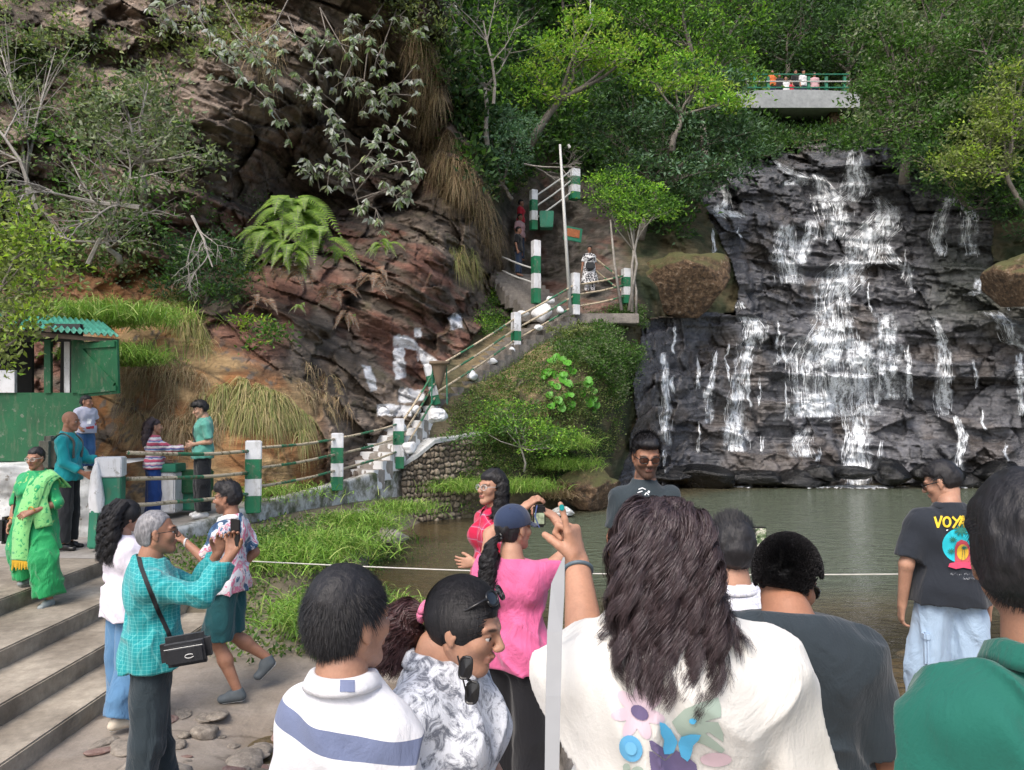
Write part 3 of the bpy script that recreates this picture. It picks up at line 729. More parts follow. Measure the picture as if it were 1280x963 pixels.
rock('boulder', 470, 648, 14.6, (.5, .4, .2), 14, M_STONE, 'flat grey stone at the left bank of the pool')
rock('boulder', 488, 672, 13.6, (.32, .3, .16), 15, M_STONE, 'small dark stone low beside the pool bank')
rock('boulder', 546, 520, 17.4, (.24, .2, .19), 16, M_WHITE, 'whitewashed round boulder beside the lowest stairs')
rock('boulder', 705, 640, 18.2, (.28, .2, .12), 17, M_WHITED, 'pale rag draped stone in the pool before the lichen boulder', 'stone')
for i, (px, py, Y) in enumerate(((676, 392, 22.9), (654, 372+20, 21.9), (688, 376, 23.0), (700, 388, 22.4), (672, 410, 21.8), (640, 440, 21.1), (615, 452, 20.4), (590, 470, 19.6), (520, 512, 17.9), (500, 536, 17.2), (512, 560, 16.6), (480, 515, 17.9))):
    rock('painted_stone', px, py, Y, (random.uniform(.12, .2)*(2 if i == 0 else 1), .14, random.uniform(.09, .15)*(2 if i == 0 else 1)), 80+i, M_WHITE, 'rough whitewashed stone edging the flights of steps', 'stone', 'whitewashed stones edging the steps', sub=3)
# foot rocks along the base of the fall
for i in range(11):
    px = 800+i*46+random.uniform(-14, 14)
    rock('ledge_rock', px, 596+random.uniform(-6, 8), 25.3+random.uniform(-.3, .3), (random.uniform(.7, 1.3), .7, random.uniform(.25, .5)), 60+i, M_WET, 'low black wet ledge rock where the falls meet the pool', 'rock', 'wet ledge rocks at the foot of the falls', sub=4)

# --- rubble wall beside the stairs
u = np.linspace(0, 1, 150); vv = np.linspace(0, 1, 80); UU, VV = np.meshgrid(u, vv)
xw = np.interp(UU, [0, .5, 1], [-2.45, -1.75, -.75]); yw = np.interp(UU, [0, .5, 1], [17.15, 17.7, 18.6])
ztop = np.interp(UU, [0, .25, .6, 1], [1.05, 1.35, 1.62, 1.75]); zb = -.25; zw = zb+(ztop-zb)*VV
cs = .17; cxx = UU*2.9/cs; czz = zw/cs*1.35
dmin = np.full(UU.shape, 9.0); d2 = np.full(UU.shape, 9.0); idm = np.zeros(UU.shape)
for di in (-1, 0, 1):
    for dj in (-1, 0, 1):
        ci = np.floor(cxx)+di; cj = np.floor(czz)+dj
        jx = ci+.15+.7*hsh(ci, cj, ci*0, 1); jz = cj+.15+.7*hsh(ci, cj, ci*0, 2); dd = np.hypot(cxx-jx, czz-jz)
        nw = dd < dmin; d2 = np.where(nw, dmin, np.minimum(d2, dd)); idm = np.where(nw, hsh(ci, cj, ci*0, 3), idm); dmin = np.minimum(dmin, dd)
bul = sstep(0, .35, d2-dmin)*(.05+.06*idm)
v = np.stack([xw+.6*bul, yw-.8*bul+(1-VV)*-.12, zw], -1).reshape(-1, 3)
cc = lerp(C(.10, .08, .06)[None, None], C(.30, .25, .19)[None, None], idm); cc = lerp(cc, C(.04, .035, .03)[None, None], 1-sstep(.02, .2, d2-dmin))
rt = empty('rubble_wall', (0, 0, 0), 0, 'dry stone rubble wall under the whitewashed coping beside the stairs', 'wall')
np_mesh('stonework', v, grid_faces(150, 80), vcol_mat('rubble stone', .9, .03, 14), rt, col=cc.reshape(-1, 3), smooth=True)
cp = strip_wall('coping', [(-2.5, 17.15, 1.05), (-2.1, 17.3, 1.3), (-1.75, 17.65, 1.6), (-.75, 18.55, 1.75)], .02, .08, .5, M_WHITED); cp.parent = rt

# --- posts and rails
post_me = MB().box((0, 0, .55), (.17, .17, 1.1), bev=.012).build('post', M_POST).data
bpy.data.objects.remove(bpy.data.objects['post'])
def post(name, p, label, h=1.1, w_=.17, rz=.5, mat=M_POST, tilt=0):
    o = bpy.data.objects.new(name, post_me if mat is M_POST else post_me.copy()); COL.objects.link(o)
    if mat is not M_POST: o.data.materials[0] = mat
    o.location = p; o.scale = (w_/.17, w_/.17, h/1.1); o.rotation_euler = (0, tilt, rz)
    return tag(o, label, 'post', 'green and white railing posts')
def rail_span(A, B, hs, label, r=.022, mat=M_RAIL):
    A = Vector(A); B = Vector(B); rt = empty('railing', A, 0, label, 'railing', 'painted pipe railings')
    for h in hs:
        n = 7; pts = []
        for i in range(n):
            q = i/(n-1); p = (B-A)*q+Vector((0, 0, h-.03*math.sin(math.pi*q)+random.uniform(-.006, .006))); pts.append(p)
        MB().tube(pts, r, 8).build('rail', mat, rt, True)
pp = {'a': V(139, 664, 9.5), 'b': V(316, 641, 11.9), 'c': V(421, 613, 14.7), 'd': V(498, 586, 17.0), 'e': V(546, 506, 18.4), 'f': V(645, 438, 21.4), 'g': V(719, 394, 22.9), 'h': V(783, 380, 24.0)}
post('banded_post', pp['b'], 'wide green and white post on the walkway nearest the man in the printed shirt', 1.1, .24, .35)
post('banded_post', pp['c'], 'second walkway post with white top at the middle of the walkway', 1.08, .22, .3)
post('banded_post', pp['d'], 'green and white post at the foot of the stairs by the rubble wall', 1.1, .22, .3)
post('banded_post', pp['e'], 'leaning green post behind the cone basket on the stairs', .95, .17, .3, tilt=-.25)
post('banded_post', pp['f'], 'slim green and white post halfway up the embankment stairs', 1.05, .22, .5, M_POSTR)
post('banded_post', pp['g'], 'green and white post at the foot of the lamp pole', 1.25, .22, .5, M_POSTR)
post('banded_post', pp['h'], 'short banded post on the landing next to the thin tree trunks', 1.1, .25, .3)
post('banded_post', V(670, 380, 23.6), 'tall banded post left of the lamp pole on the shaded flight', 1.95, .24, .4)
post('banded_post', V(667, 288, 25.6), 'upper banded post above the people on the shaded flight', 1.35, .22, .4)
post('banded_post', V(718, 250, 26.2), 'topmost banded post right of the lamp pole against the dark hillside', 1.05, .32, .4)
hs = (.38, .68, .98)
rail_span(V(158, 662, 9.6), pp['b'], (.30, .62, .94), 'three pipe rails behind which the couple on the walkway stands', .026)
rail_span(pp['b'], pp['c'], hs, 'pipe rails between the two middle walkway posts', .024)
rail_span(pp['c'], pp['d'], hs, 'pipe rails running to the foot of the stairs', .024)
rail_span(pp['d'], pp['e'], (.25, .6, .9), 'steep pipe rails over the whitewashed lowest steps', .024)
rail_span(pp['e'], pp['f'], (.3, .6, .9), 'long pipe rails rising right of the cone basket', .028)
rail_span(pp['f'], pp['g'], (.3, .6, .92), 'pipe rails up to the lamp pole', .028)
rail_span(pp['g'], pp['h'], (.25, .6, .9), 'pipe rails in front of the woman in the patterned dress', .028)
rail_span(pp['h'], V(742, 347, 26), (.3, .7), 'sloping rails behind the woman in the patterned dress', .028)
rail_span(V(667, 288, 25.6), V(718, 250, 26.2), (.35, .75, 1.1), 'white rails between the two topmost posts', .03, M_METAL)
rail_span(V(628, 352, 25), V(668, 368, 23.8), (.35, .8), 'short white rails beside the people coming down', .03, M_METAL)
# end block of the railing, pedestal, green plinths
m = MB(); m.box((0, 0, .85), (.42, .34, .28), bev=.01); b1 = empty('end_pillar', V(137, 672, 9.5)+Vector((0, 0, 0)), .25, 'square railing end pillar with white top and green middle beside the steps', 'pillar')
MB().box((0, 0, .86), (.30, .28, .24), bev=.012).build('cap', M_WHITE, b1); MB().box((.01, 0, .5), (.27, .25, .48), bev=.012).build('band', M_GREENT, b1); MB().box((.01, 0, .13), (.26, .24, .27), bev=.012).build('base', M_WHITE, b1)
v, f = rock_mesh(31, .085, .085, .44, 4, .1); o = np_mesh('lumpy_pillar', v*1.0, f, paint_mat('green foot white plaster', [(0, WHITE), ], .3), smooth=True); o.location = V(121, 618, 9.35); tag(o, 'rough plastered white stub pillar under the standing boy', 'pillar')
o = MB().box((0, 0, 0), (.15, .15, .45), taper=.85, bev=.02).build('pillar_foot', M_GREENT, o); o.location = (0, 0, -.42)
m = MB().box((0, 0, .26), (.5, .34, .52), bev=.02); o = m.build('green_plinth', M_GREENT); o.location = V(239, 637, 11.9); tag(o, 'low green painted plinth between the couple on the walkway', 'plinth')
MB().box((0, -.03, .43), (.56, .40, .34), bev=.02).build('cap_block', M_GREEN, o)
m = MB().box((0, 0, .3), (.26, .34, .6), bev=.02); o = m.build('white_plinth', M_WHITE); o.location = V(213, 640, 11.6); tag(o, 'white and green pillar right behind the woman in the striped sweater', 'plinth')
MB().box((0, .0, .66), (.30, .36, .12), bev=.01).build('cap_block', M_GREENT, o)
# whitewashed plinth wall under the hut
u_ = np.linspace(0, 1, 120); v_ = np.linspace(0, 1, 50); UU, VV = np.meshgrid(u_, v_)
q = np.stack([UU*5, VV*2, UU*0], -1); bl = fbm(q*2.4, 4, 91)-.5
A_ = np.array([-9.2, 9.4]); B_ = np.array([-5.35, 10.35])
v = np.stack([A_[0]+(B_[0]-A_[0])*UU, A_[1]+(B_[1]-A_[1])*UU-bl*.22-.1*(1-VV), .55+1.05*VV+bl*.05], -1).reshape(-1, 3)
top = np.stack([v.reshape(50, 120, 3)[-1][:, 0]-.1, v.reshape(50, 120, 3)[-1][:, 1]+1.6, v.reshape(50, 120, 3)[-1][:, 2]], -1)
vv_ = np.concatenate([v, top]); fq = grid_faces(120, 51)
rt = np_mesh('plinth_wall', vv_, fq, M_WHITED, smooth=True); tag(rt, 'rough whitewashed stone plinth wall under the green hut', 'wall')

# --- green hut
hut = empty('green_hut', V(50, 575, 11.0), 0, 'green painted wooden stall with open shutter and corrugated roof at the left edge', 'hut')
H0 = hut.location
def hp(px, py, Y): return V(px, py, Y)-H0
yw_ = 11.0
m = MB()
def wallq(m, px0, px1, py0, py1, Y0=10.9, Y1=10.9, th=.06):
    a = hp(px0, py1, Y0); b = hp(px1, py1, Y1); c = hp(px1, py0, Y1); d = hp(px0, py0, Y0); o_ = Vector((0, th, 0))
    m.add([a, b, c, d, a+o_, b+o_, c+o_, d+o_], [(0, 1, 2, 3), (5, 4, 7, 6), (0, 4, 5, 1), (3, 2, 6, 7), (1, 5, 6, 2), (0, 3, 7, 4)])
wallq(m, -170, 102, 491, 577); wallq(m, 55, 63, 425, 491.5, 10.87, 10.87); wallq(m, 89, 102, 424, 491.5, 10.87, 10.87)
m.build('wall', M_GREEN, hut)
m = MB(); wallq(m, 80, 87, 425, 491, 11.02, 11.02); wallq(m, -170, 18, 463, 491, 10.86, 10.86); m.build('white_panel', M_WHITE, hut)
m = MB(); wallq(m, -170, 100, 405, 427, 10.92, 10.92); m.build('lintel', plain('black fascia board', (.03, .03, .03), .8), hut)
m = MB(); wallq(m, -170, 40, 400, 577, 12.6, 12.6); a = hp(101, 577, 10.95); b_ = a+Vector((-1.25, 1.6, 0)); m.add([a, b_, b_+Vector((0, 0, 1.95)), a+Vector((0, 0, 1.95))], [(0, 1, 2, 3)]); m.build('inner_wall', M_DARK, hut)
sh = empty('shutter', (0, 0, 0)); sh.parent = hut
m = MB(); a = hp(98, 497, 10.8); b = hp(148, 492, 10.35); c = hp(146, 425, 10.35); d = hp(97, 428, 10.8)
def panel(a, b, c, d, th):
    n_ = (b-a).cross(d-a).normalized()*th; m = MB(); m.add([a, b, c, d, a-n_, b-n_, c-n_, d-n_], [(0, 1, 2, 3), (5, 4, 7, 6), (0, 4, 5, 1), (3, 2, 6, 7), (1, 5, 6, 2), (0, 3, 7, 4)]); return m, n_
bpy.data.objects.remove(sh)
m, n_ = panel(a, b, c, d, .03); sh = m.build('shutter', M_GREEN, hut)
def bar(a, b, w_, off):
    d_ = (b-a).normalized(); nn = n_.normalized(); s_ = d_.cross(nn)*w_; o_ = nn*.025; p = off*nn
    m = MB(); m.add([a-s_+p, b-s_+p, b+s_+p, a+s_+p, a-s_+p+o_, b-s_+p+o_, b+s_+p+o_, a+s_+p+o_], [(0, 1, 2, 3), (5, 4, 7, 6), (0, 4, 5, 1), (3, 2, 6, 7), (1, 5, 6, 2), (0, 3, 7, 4)]); return m
for q0, q1 in (((.02, .92), (.98, .92)), ((.02, .10), (.98, .10)), ((.12, .86), (.92, .16))):
    def lp(q): return (a*(1-q[0])+b*q[0])*(1-q[1])+(d*(1-q[0])+c*q[0])*q[1]
    bar(lp(q0), lp(q1), .035, .001).build('batten', M_GREEN, sh)
# corrugated roof
ns = 260; e0 = hp(-120, 402, 10.2); e1 = hp(148, 424, 10.5); r0 = hp(-110, 380, 12.6); r1 = hp(128, 406, 12.6)
vs = []; 
for i in range(ns+1):
    q = i/ns; dz = .022*math.sin(q*2*math.pi*34)
    for k in range(4):
        s_ = k/3; p = (e0*(1-q)+e1*q)*(1-s_)+(r0*(1-q)+r1*q)*s_; vs.append(p+Vector((0, 0, dz+.05)))
fs = [(i*4+k, (i+1)*4+k, (i+1)*4+k+1, i*4+k+1) for i in range(ns) for k in range(3)]
ro = np_mesh('roof', np.array(vs), np.array(fs), plain('weathered green sheet metal', (.035, .21, .15), .5, .35, 4), hut)
sm = ro.modifiers.new('s', 'SOLIDIFY'); sm.thickness = .008
m = MB(); m.tube([e0+Vector((0, .1, -.02)), e1+Vector((-.05, .1, -.02))], .04, 4); m.tube([hp(60, 412, 10.3), hp(58, 408, 12.4)], .05, 4); m.build('eave_beam', plain('old timber', (.12, .09, .07), .9), hut)

# --- cone basket, sign, box, lamp pole
bk = empty('cone_basket', V(549, 500, 17.8), 0, 'brown woven cone shaped litter basket hanging on a stand over the stairs', 'basket')
t = NT('woven cane'); wv = t.n('ShaderNodeTexWave'); wv.inputs['Scale'].default_value = 18; wv.bands_direction = 'Z'; wv.inputs['Distortion'].default_value = 2; t.l(t.coord(), wv.inputs['Vector'])
t.color(t.ramp(wv.outputs['Fac'], [(.2, (.12, .08, .05)), (.7, (.34, .25, .17))])); t.rough(.8); t.bump(wv.outputs['Fac'], .01); M_CANE = t.m
MB().lathe([(.02, 0), (.10, .22), (.19, .56), (.20, .58), (.18, .57), (.09, .24), (.01, .05)], (0, 0, .25), 20).build('basket_cone', M_CANE, bk, True)
MB().lathe([(.195, 0), (.235, .01), (.235, .07), (.195, .08), (.19, .04)], (0, 0, .81), 20).build('rim', M_CANE, bk, True)
MB().tube([(.18, .05, -.1), (.16, .05, .8)], .015).tube([(-.18, .05, -.1), (-.16, .05, .8)], .015).build('stand', M_GREENT, bk)
o = MB().box((0, 0, 0), (.62, .06, .46), bev=.01).build('hanging_sign', M_GREENT); o.location = V(716, 293, 25.0); o.rotation_euler = (0, .12, .3); tag(o, 'small green board with an orange panel beside the lamp pole', 'sign')
a_ = MB().box((0, -.035, .03), (.44, .02, .26)).build('panel', plain('faded orange board', (.35, .12, .05), .8, .3), o)
o = MB().box((0, 0, 0), (.42, .42, .55), taper=1.15, bev=.02).build('green_bin', M_GREENT); o.location = V(683, 276, 25.6); tag(o, 'teal green bin hanging beside the upper banded post', 'bin')
m = MB(); pb = V(713, 392, 22.75); pt = V(700, 181, 22.75); m.tube([Vector((0, 0, 0)), (pt-pb)*.5, pt-pb], [.055, .05, .035], 10)
o = m.build('lamp_pole', M_METAL, None, True); o.location = pb; tag(o, 'tall thin grey metal pole rising from the stair landing', 'pole')
MB().tube([(0, 0, (pt-pb).z-.1), (-.05, 0, (pt-pb).z)], .04, 8).build('pole_cap', M_METAL, o)
o = MB().lathe([(.02, -.15), (.12, -.1), (.16, 0), (.12, .1), (.03, .16)], (0, 0, 0), 14).build('lamp_globe', M_WHITE, None, True); o.location = V(738, 25, 30); tag(o, 'small white globe lamp high among the trees', 'lamp')
MB().tube([(0, 0, .1), (0, 0, .9)], .03, 6).build('stem', M_METAL, o)

# --- bridge
br = empty('footbridge', V(1000, 140, 37), 0, 'white concrete footbridge with green and white railing above the falls', 'bridge')
n = 24; vs = []
for i in range(n+1):
    q = i/n; px = 905+q*170; zt = V(px, 116-1.5*math.sin(q*math.pi), 37).z; hgt = .86*(1-.15*(2*q-1)**2); bul = .7*math.sin(q*math.pi)**.7
    x = V(px, 116, 37).x
    for (yy, z) in ((37-bul*.3, zt), (37-bul*.3+.05, zt-hgt), (38.6, zt-hgt), (38.6, zt)): vs.append(Vector((x, yy, z))-br.location)
fs = [(i*4+k, (i+1)*4+k, (i+1)*4+(k+1) % 4, i*4+(k+1) % 4) for i in range(n) for k in range(4)]+[(0, 3, 2, 1), (n*4, n*4+1, n*4+2, n*4+3)]
m = MB(); m.add(vs, fs); m.build('deck', conc('pale bridge concrete', (.26, .28, .29), (.46, .48, .50), .6), br)
pr = MB(); pr.box(V(1044, 175, 37.8)-br.location, (.8, .8, 3.2), taper=.85); pr.build('pier', M_BOULD, br)
m = MB()
for px, py0 in ((945, 92), (962, 92), (1013, 92), (1035, 92), (1058, 92)):
    a = V(px, 116, 37.0)-br.location; MB().box(a+Vector((0, .2, .42)), (.13, .13, .9)).build('post', M_GREENT, br)
for k, h in enumerate((.25, .55, .9)):
    MB().tube([V(928, 116, 37.1)-br.location+Vector((0, 0, h)), V(1062, 116, 37.1)-br.location+Vector((0, 0, h))], .032, 6).build('rail', M_GREENT if k != 1 else M_METAL, br)

# --- rope barrier
rp = []
for q in np.linspace(0, 1, 30):
    a = V(300, 704, 6.9); b = V(1133, 721, 6.4); p = a.lerp(b, q); p.z -= .05*math.sin(q*math.pi)-.02; rp.append(p)
tag(MB().tube(rp, .006, 6).build('rope', plain('pale nylon rope', (.55, .53, .48), .8), None, True), 'thin pale rope stretched across in front of the pool', 'rope')

# --- stones of the shallows
M_PEB = conc('river stone', (.15, .125, .10), (.40, .35, .29), 2.5, .03)
M_PEB2 = conc('reddish river stone', (.20, .11, .09), (.38, .27, .23), 2.5, .03)
meshes = []
for s in range(7):
    v, f = rock_mesh(200+s, 1, .8, .42, 3, .22); o = np_mesh('river_stone', v, f, M_PEB if s % 4 else M_PEB2, smooth=True); meshes.append(o.data); bpy.data.objects.remove(o)
k = 0; tries = 0; placed = []
for i in range(70):
    x = random.uniform(-2.9, -.5); y = random.uniform(4.1, 6.1); r = random.choice((.03, .04, .06, .08, .12)); o = bpy.data.objects.new('broken_stone', random.choice(meshes)); COL.objects.link(o)
    o.location = (x, y, ground_z(x, y)+r*.08); o.scale = (r*1.3, r, r*.6); o.rotation_euler = (random.uniform(-.15, .15), random.uniform(-.15, .15), random.uniform(0, 6))
    tag(o, 'small broken flat stone on the worn concrete near the puddle', 'stone', 'broken stones around the puddle')
for i in range(16):
    x = random.uniform(1.7, 3.6); y = random.uniform(3.9, 7.6); r = random.uniform(.2, .38); o = bpy.data.objects.new('river_stone', random.choice(meshes)); COL.objects.link(o)
    o.location = (x, y, WATERZ+random.uniform(-.06, .03)); o.scale = (r, r*.9, r*.55); o.rotation_euler = (random.uniform(-.1, .1), 0, random.uniform(0, 6)); placed.append((x, y, r))
    tag(o, 'broad flat stone half out of the brown shallows on the right', 'stone', 'flat stones on the right of the shallows')
while k < 230 and tries < 4000:
    tries += 1
    x = random.uniform(-2.6, 5.5); y = random.uniform(3.6, 9.2)
    if k < 90: x = random.uniform(-2.4, .4); y = random.uniform(4.6, 7.6)
    if x < -1.4 and (y > 6.1 or random.random() < .6): continue
    r = random.choice((.05, .07, .1, .13, .2, .26))*random.uniform(.8, 1.2)
    if any((x-a)**2+(y-b)**2 < (.75*(r+c))**2 for a, b, c in placed): continue
    placed.append((x, y, r)); k += 1
    o = bpy.data.objects.new('river_stone', random.choice(meshes)); COL.objects.link(o)
    z = ground_z(x, y); o.location = (x, y, max(z, -.3)+r*.10); o.scale = (r, r, r*random.uniform(.7, 1.3)); o.rotation_euler = (random.uniform(-.2, .2), random.uniform(-.2, .2), random.uniform(0, 6.3))
    tag(o, 'rounded brown grey stone lying in the shallow water near the shore', 'stone', 'stones scattered in the shallow water')
# ================================================================= vegetation
def leaf_mat(name, rough=.5, trans=.45):
    t = NT(name); c = t.attr(); t.color(c); t.rough(rough); t.b.inputs['Specular IOR Level'].default_value = .35
    tr = t.n('ShaderNodeBsdfTranslucent'); t.l(t.mix(1, c, (1.0, 1.15, .55), 'MULTIPLY'), tr.inputs[0]); mx = t.n('ShaderNodeMixShader'); mx.inputs[0].default_value = trans
    t.l(t.b.outputs[0], mx.inputs[1]); t.l(tr.outputs[0], mx.inputs[2]); t.l(mx.outputs[0], t.out.inputs[0]); return t.m
M_LEAF = leaf_mat('leaves'); M_GRASS = leaf_mat('grass blades', .6, .25)
M_BARK = conc('grey brown bark', (.10, .085, .07), (.26, .23, .20), 8, .02)
M_TWIG = conc('pale dry twigs', (.20, .18, .16), (.42, .39, .35), 8, .01)
def leaf_geo(c, d, L, W, fold=.25):
    """c (n,3) base, d (n,3) direction"""
    n = len(c); s = norm(np.cross(d, unit(n))); nn = np.cross(s, d)
    L = np.broadcast_to(L, n)[:, None]; W = np.broadcast_to(W, n)[:, None]
    mid = c+d*L*.45
    v = np.stack([c, mid+s*W*.5+nn*W*fold, c+d*L-nn*L*.12, mid-s*W*.5+nn*W*fold], 1).reshape(-1, 3)
    i = np.arange(n)*4; f = np.concatenate([np.stack([i, i+1, i+2], 1), np.stack([i, i+2, i+3], 1)])
    return v, f
def palette(n, cols, var=.25):
    cols = np.array(cols)*1.9; k = rng.integers(0, len(cols), n); c = cols[k]*(1+rng.uniform(-var, var, (n, 1))); return np.clip(c, 0, 1)
PAL = {
 'green': [(.05, .105, .022), (.065, .13, .028), (.035, .075, .02)],
 'bright': [(.13, .24, .03), (.10, .21, .03), (.17, .27, .04)],
 'yellow': [(.17, .24, .035), (.13, .21, .03), (.21, .26, .045)],
 'blue': [(.085, .15, .095), (.06, .115, .07), (.11, .17, .11)],
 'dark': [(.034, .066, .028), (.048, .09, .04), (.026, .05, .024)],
 'grey': [(.10, .125, .07), (.13, .155, .09), (.07, .095, .05), (.16, .18, .12)],
 'olive': [(.12, .145, .05), (.09, .11, .04), (.15, .17, .07)],
 'dry': [(.19, .135, .08), (.24, .18, .11), (.13, .09, .05), (.15, .13, .07)],
 'drygreen': [(.17, .155, .06), (.12, .14, .045), (.21, .17, .085)],
 'grass': [(.095, .175, .025), (.125, .22, .035), (.06, .115, .02), (.17, .21, .06)],
 'pale': [(.24, .26, .24), (.20, .22, .19), (.29, .30, .29), (.14, .19, .10)],
 'fern': [(.095, .155, .022), (.125, .19, .03), (.07, .125, .02)],
 'deadfern': [(.17, .085, .05), (.20, .15, .11), (.14, .10, .08)],
}
def crown_pts(blobs, dens, clump=.16, per=26):
    cl = []
    for (c, r) in blobs:
        c = np.array(c); r = np.array(r); area = 4*math.pi*((r[0]*r[1])**1.6+(r[0]*r[2])**1.6+(r[1]*r[2])**1.6)**(1/1.6)/3**(1/1.6)
        n = max(6, int(area*dens)); u = unit(n); u[:, 2] = np.where(rng.random(n) < .3, np.abs(u[:, 2]), u[:, 2])
        lump = .62+.62*fbm(u*1.9+c[None]*.7, 3, 8)[:, None]
        rad = rng.uniform(.35, 1.0, (n, 1))**.45
        cl.append(c+u*r*rad*lump*1.05)
    cl = np.concatenate(cl); n = len(cl)
    up = np.repeat(cl, per, 0)
    off = rng.normal(0, 1, (n*per, 3))*clump*np.array([1, 1, .5])*np.repeat(rng.uniform(.5, 1.5, (n, 1)), per, 0)
    return up+off, off, cl, np.repeat(np.arange(n), per)
def tree(name, label, cat, root, blobs, pal, leaf=.10, dens=2.2, clump=.2, per=24, trunk=.10, bark=None, group=None, limbs=True, extra=None, twigs=0, asp=.45, hang=.0):
    """root (px,py,Y); blobs [(px,py,Y,rx_px,rz_px[,ry m])]"""
    Rt = V(*root); rt = empty(name, Rt, 0, label, cat, group)
    bl = []
    for b in blobs:
        c = at(b[0], b[1], b[2]); s = b[2]/FPX; rx, rz = b[3]*s, b[4]*s; ry = b[5] if len(b) > 5 else (rx+rz)*.45
        bl.append((c-np.array(Rt), (rx, ry, rz)))
    pts, off, cl, idx = crown_pts(bl, dens, clump, per); n = len(pts)
    d = norm(norm(off+1e-3)*.8+unit(n)*.7+np.array([0, -.15, .1-hang]))
    Ls = leaf*rng.uniform(.6, 1.3, n); v, f = leaf_geo(pts, d, Ls, Ls*asp)
    cv = rng.uniform(.75, 1.25, (len(cl), 1))[idx]; col = palette(n, PAL[pal])*cv
    if extra: k = rng.random(len(cl))[idx] < extra[1]; col[k] = palette(int(k.sum()), PAL[extra[0]])
    np_mesh('crown', v, f, M_LEAF, rt, col=np.repeat(col, 4, 0))
    m = MB(); z0 = Vector((0, 0, 0))
    cen = np.mean([b[0] for b in bl], 0)
    hub = Vector(cen)*.55; hub.z = min(hub.z, min(b[0][2] for b in bl)) if limbs else hub.z*.6
    pts_ = [z0, hub*.35+Vector((random.uniform(-.08, .08), 0, 0)), hub*.7+Vector((random.uniform(-.1, .1), 0, 0)), hub]
    m.tube(pts_, [trunk, trunk*.85, trunk*.75, trunk*.65], 8)
    for (c, r) in bl:
        e = Vector(c); a = hub; mid = a.lerp(e, .5)+Vector((random.uniform(-.2, .2), random.uniform(-.2, .2), -.1))*min(1, r[0])
        m.tube([a, mid, e], [trunk*.55, trunk*.35, trunk*.15], 6)
        near_ = [x for x in cl[rng.integers(0, len(cl), 40)] if np.linalg.norm((x-np.array(c))/np.array(r)) < 1.15][:12+twigs]
        for x in near_:
            q = mid.lerp(e, random.random()); x = Vector(x); m.tube([q, q.lerp(x, .5)+Vector((0, 0, random.uniform(-.1, .15)*r[0])), x], [trunk*.16, trunk*.1, trunk*.05], 4, False)
    m.build('trunk', bark or M_BARK, rt, True)
    return rt
T = tree
# left edge, near
T('tree', 'yellow green small leaved tree overhanging the green hut at the left edge', 'tree', (-60, 560, 8.4), [(-10, 270, 8.3, 45, 40), (20, 320, 8.2, 55, 40), (10, 390, 8.1, 42, 34), (50, 350, 8.3, 45, 22), (-30, 430, 8.2, 45, 25), (-40, 340, 8.6, 60, 90), (20, 425, 8.0, 18, 24), (35, 385, 8.0, 30, 20), (-5, 445, 8.0, 20, 22), (60, 300, 8.4, 30, 22)], 'olive', .075, 17, .10, 22, .07, extra=('yellow', .35))
T('cliff_shrub', 'grey green small leaved tree growing out of the rock at upper left', 'shrub', (178, 250, 16.0), [(185, 105, 15.6, 45, 22), (160, 140, 15.5, 55, 24), (215, 150, 15.5, 30, 26), (240, 195, 15.3, 36, 16), (120, 165, 15.6, 44, 20), (180, 180, 15.3, 60, 16)], 'grey', .13, 4.2, .16, 22, .09, M_TWIG, twigs=10)
T('cliff_shrub', 'low grey green shrub covering the rock left of the hollow', 'shrub', (150, 330, 15.6), [(85, 195, 15.4, 40, 30), (120, 255, 15.2, 50, 34), (185, 255, 15.3, 50, 36), (150, 300, 15.1, 60, 30), (60, 290, 15.2, 40, 40)], 'grey', .12, 3.0, .18, 22, .07, M_TWIG, extra=('green', .4), twigs=14)
T('dark_bush', 'dense dark green bush left of the big fern', 'bush', (255, 390, 16.2), [(245, 310, 16.3, 44, 22), (255, 345, 15.9, 50, 36), (285, 320, 16.3, 28, 24), (220, 360, 15.8, 26, 22)], 'dark', .10, 9, .14, 26, .05, extra=('green', .3))
T('cliff_shrub', 'faint leafy scrub in the top left corner', 'shrub', (40, 260, 16.5), [(30, 140, 16.4, 50, 40), (0, 60, 16.8, 60, 50), (70, 60, 17.5, 50, 26), (10, 210, 16, 40, 30)], 'grey', .11, 1.7, .2, 18, .06, M_TWIG, twigs=24)
T('green_bush', 'small bright green shrub below the big fern', 'bush', (330, 440, 16), [(315, 405, 15.9, 24, 12), (345, 420, 15.8, 22, 14), (320, 432, 15.6, 20, 8)], 'green', .11, 9, .12, 20, .03, extra=('yellow', .25))
# centre
T('tree', 'thin tree with a pale bare trunk at the top centre', 'tree', (610, 190, 23.6), [(590, 30, 23.6, 50, 42), (640, 60, 23.8, 46, 36), (560, 60, 23.4, 34, 34), (600, -30, 24, 80, 30), (620, 110, 23.6, 40, 26)], 'bright', .14, 1.9, .2, 20, .09, M_TWIG, extra=('green', .6), twigs=12)
T('tree', 'spreading tree with lime green layered foliage right of the thin tree', 'tree', (660, 185, 25.4), [(670, 95, 25.2, 36, 14), (720, 60, 25.2, 60, 16), (770, 75, 25.4, 50, 14), (690, 120, 25, 34, 10), (740, 30, 25.6, 40, 18), (800, 60, 26, 30, 12)], 'yellow', .15, 4.5, .17, 20, .16, extra=('bright', .5))
T('tree', 'lime green tree crown in front of the upper right trees', 'tree', (840, 190, 26), [(820, 105, 26.2, 40, 14), (870, 110, 26.2, 46, 16), (900, 130, 26, 36, 14), (850, 85, 27, 46, 16)], 'bright', .15, 4.5, .17, 20, .12, extra=('yellow', .35))
